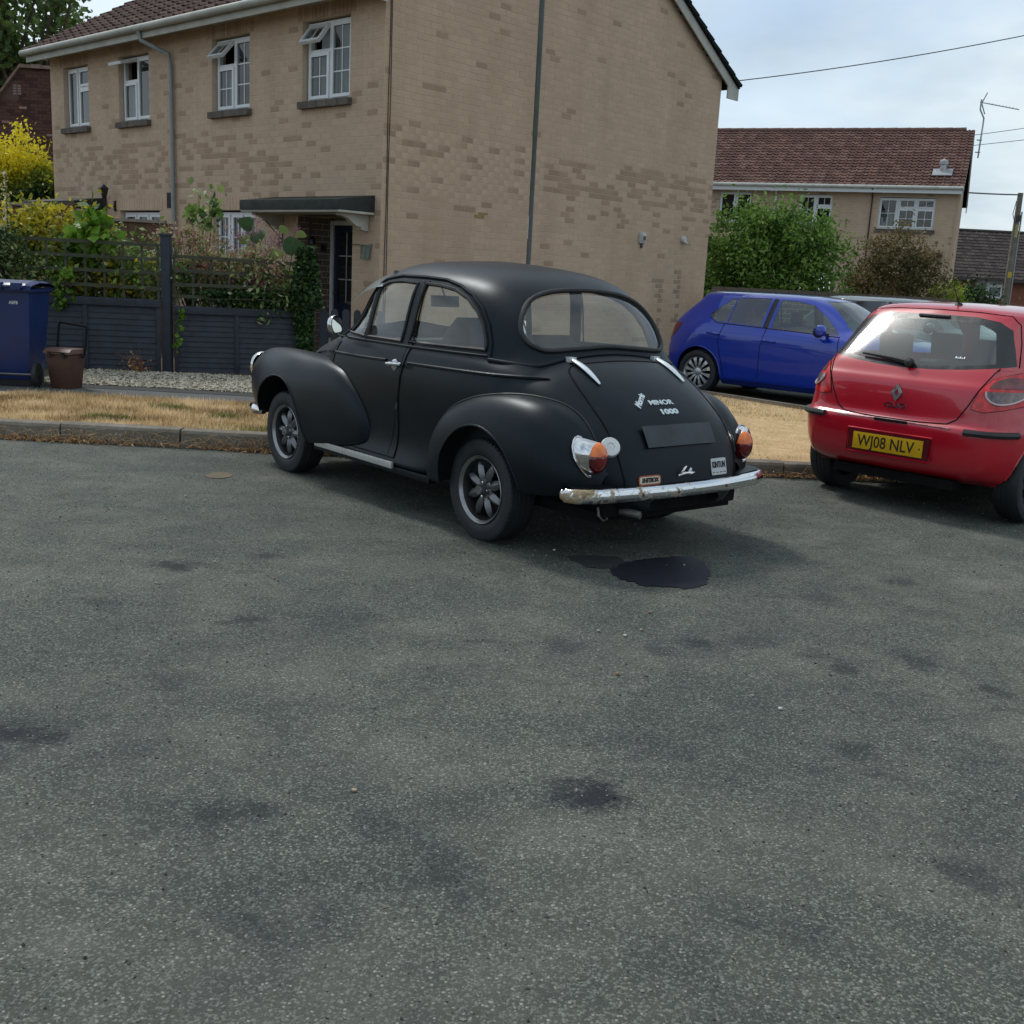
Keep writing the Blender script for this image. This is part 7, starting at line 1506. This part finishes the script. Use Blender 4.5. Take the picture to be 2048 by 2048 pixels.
m = MB(); m.tube([(0, 0, 6.5), (0, -.3, 6.75), (0, -.8, 6.8)], .03, 8); m.box(-.09, .09, -1.3, -.75, 6.72, 6.84); m.build('lantern', PG_, LP)
# telegraph pole and wires
TP = empty('telegraph_pole', (19.5, 45, -.1), 0, 'tall grey-brown telegraph pole with a yellow tag at the right edge', 'pole'); m = MB(); m.tube([(0, 0, 0), (.0, 0, 5.72)], [.14, .105], 12); m.build('pole', plain('grey_timber', (.17, .15, .12), .85, var=.3, scale=5), TP, True)
m = MB(); m.tube([(.17, -.05, 0), (.15, -.03, 5.0)], .032, 8); m.build('conduit', plain('grey_conduit', (.30, .31, .31), .5), TP, True); m = MB(); m.box(-.11, .08, -.17, -.11, 4.62, 4.86); m.tube([(-.16, -.1, 5.4), (-.24, -.12, 4.9), (-.10, -.13, 4.5)], .015, 6); m.build('junction_box', plain('dark_box', (.03, .03, .03), .6), TP)
m = MB(); m.box(-.10, .06, -.150, -.142, 2.42, 2.66); m.build('yellow_tag', plain('yellow_tag', (.50, .36, .04), .6), TP); m = MB(); m.box(-.07, .05, -.142, -.135, 4.0, 4.5); m.build('yellow_tag', plain('faded_yellow', (.36, .30, .10), .6), TP)
def wire(a, b2, sag, r, label):
    m = MB(); a, b2 = Vector(a), Vector(b2); m.tube([a.lerp(b2, t)+Vector((0, 0, -sag*4*t*(1-t))) for t in np.linspace(0, 1, 15)], r, 5); tag(m.build('overhead_wire', plain('wire_grey', (.10, .11, .12), .6)), label, 'wire', 'overhead wires')
wire((3.80, 21.5, 5.15), (10.9, 22.0, 6.75), .10, .010, 'overhead wire rising from the eave of the gable to the upper right edge')
wire((19.5, 45, 5.55), (14.1, 42, 5.33), .05, .030, 'thick short wire from the telegraph pole top to the far house')
wire((15.3, 39.6, 6.95), (24, 39, 8.7), .06, .011, 'upper of two thin wires at the right edge beside the aerial'); wire((15.2, 39.7, 6.60), (24, 39, 8.1), .06, .011, 'lower of two thin wires at the right edge beside the aerial')
# ------------------------------------------------------------------ bins
BINB = plain('blue_bin_plastic', (.003, .020, .105), .42, var=.15, scale=4); BR = plain('brown_bin_plastic', (.065, .026, .016), .5, var=.15)
WB = empty('wheelie_bin', (-4.98, 10.75, .10), math.radians(6), 'large dark blue wheelie bin standing at the left edge on the footway', 'bin')
def bin_body(w0, w1, d0, d1, z0, z1, k=8): return [[(sx*w, sy*d, z) for sx, sy in ((-1, -1), (1, -1), (1, 1), (-1, 1))] for w, d, z in ((w0, d0, z0), (w0+(w1-w0)*.5, d0+(d1-d0)*.5, (z0+z1)/2), (w1, d1, z1))]
def binmesh(rings, name, mat, parent, bev):
    m = MB(); V = [v for r in rings for v in r]; m.add(V, [(i*4+j, i*4+(j+1) % 4, (i+1)*4+(j+1) % 4, (i+1)*4+j) for i in range(len(rings)-1) for j in range(4)]+[(3, 2, 1, 0), tuple(range(len(V)-4, len(V)))]); return m.build(name, mat, parent, bevel=bev)
binmesh(bin_body(.20, .255, .22, .31, .06, .90), 'body', BINB, WB, .018); m = MB(); m.box(-.285, .285, -.35, .34, .90, .935); m.build('rim', BINB, WB, bevel=.012)
m = MB(); rows = []
for y, h_ in ((-.38, .965), (-.34, .985), (-.1, 1.01), (.2, 1.0), (.33, .975), (.35, .94)): rows.append([(x, y, h_-(.02 if abs(x) > .25 else 0)) for x in (-.29, -.24, 0, .24, .29)])
V = [v for r in rows for v in r]; m.add(V, [(i*5+j, i*5+j+1, (i+1)*5+j+1, (i+1)*5+j) for i in range(5) for j in range(4)]); m.add([(x, y, .93) for x, y in ((-.29, -.38), (.29, -.38), (.29, .35), (-.29, .35))], [(3, 2, 1, 0)]); m.box(-.29, .29, -.385, -.375, .92, .966); lid_ = m.build('lid', BINB, WB, bevel=.0)
m = MB(); [m.box(x-.045, x+.045, -.43, -.36, .925, .99) for x in (-.17, 0, .17)]; m.tube([(-.24, -.41, .955), (.24, -.41, .955)], .014, 8); m.build('handle', BINB, lid_, bevel=.006)
for s_ in (1, -1): m = MB(); m.lathe([(.0, -.026), (.10, -.026), (.118, -.014), (.118, .014), (.10, .026), (.0, .026)], o=(s_*.285, -.27, .118), ax=(1, 0, 0), n=26); m.lathe([(.03, .028*s_), (.03, .032*s_), (0, .032*s_)], o=(s_*.285, -.27, .118), ax=(1, 0, 0), n=10); m.build('wheel', TYRE, WB, True)
m = MB(); m.tube([(-.28, -.27, .118), (.28, -.27, .118)], .012, 8); m.build('axle', STEEL, WB); m = MB(); m.box(-.20, .20, -.20, .20, .0, .07); m.build('base', plain('black_base', (.01, .01, .012), .6), WB)
text_obj('bin_lettering', 'ABFB', .042, LETTERW, WB, (.105, -.305, .80), (1, 0, 0), (0, -.10, 1), .085, ext=.001, bold=.001)
CB = empty('food_caddy', (-4.43, 10.62, .095), math.radians(-12), 'small brown lidded caddy with a raised black handle beside the blue bin', 'bin')
binmesh(bin_body(.105, .130, .10, .13, .0, .33), 'body', BR, CB, .012); m = MB(); m.box(-.142, .142, -.150, .145, .335, .36); m.prism([(-.142, -.150, .36), (-.142, .145, .36), (-.142, .10, .385), (-.142, -.11, .385)], (.284, 0, 0)); m.build('lid', plain('brown_lid', (.12, .062, .045), .5), CB, recalc=True, bevel=.006)
m = MB(); m.tube([(-.15, .05, .16), (-.152, .09, .34), (-.150, .13, .60), (-.14, .14, .625), (.14, .14, .60), (.150, .135, .58), (.152, .09, .34), (.15, .05, .30)], .012, 8); m.build('handle', plain('matt_black_handle', (.010, .011, .012), .85, spec=.15), CB, True); m = MB(); m.box(-.09, -.06, -.162, -.150, .30, .36); m.box(.06, .09, -.162, -.150, .30, .36); m.box(-.05, .05, -.1515, -.146, .345, .357); m.build('latch', BLACKGLOSS, CB)
m = MB(); m.tube([(-.155, .0, .30), (-.175, -.01, .24), (-.175, -.02, .17)], .013, 6); m.build('grip', plain('grey_grip', (.25, .25, .25), .5), CB, True)
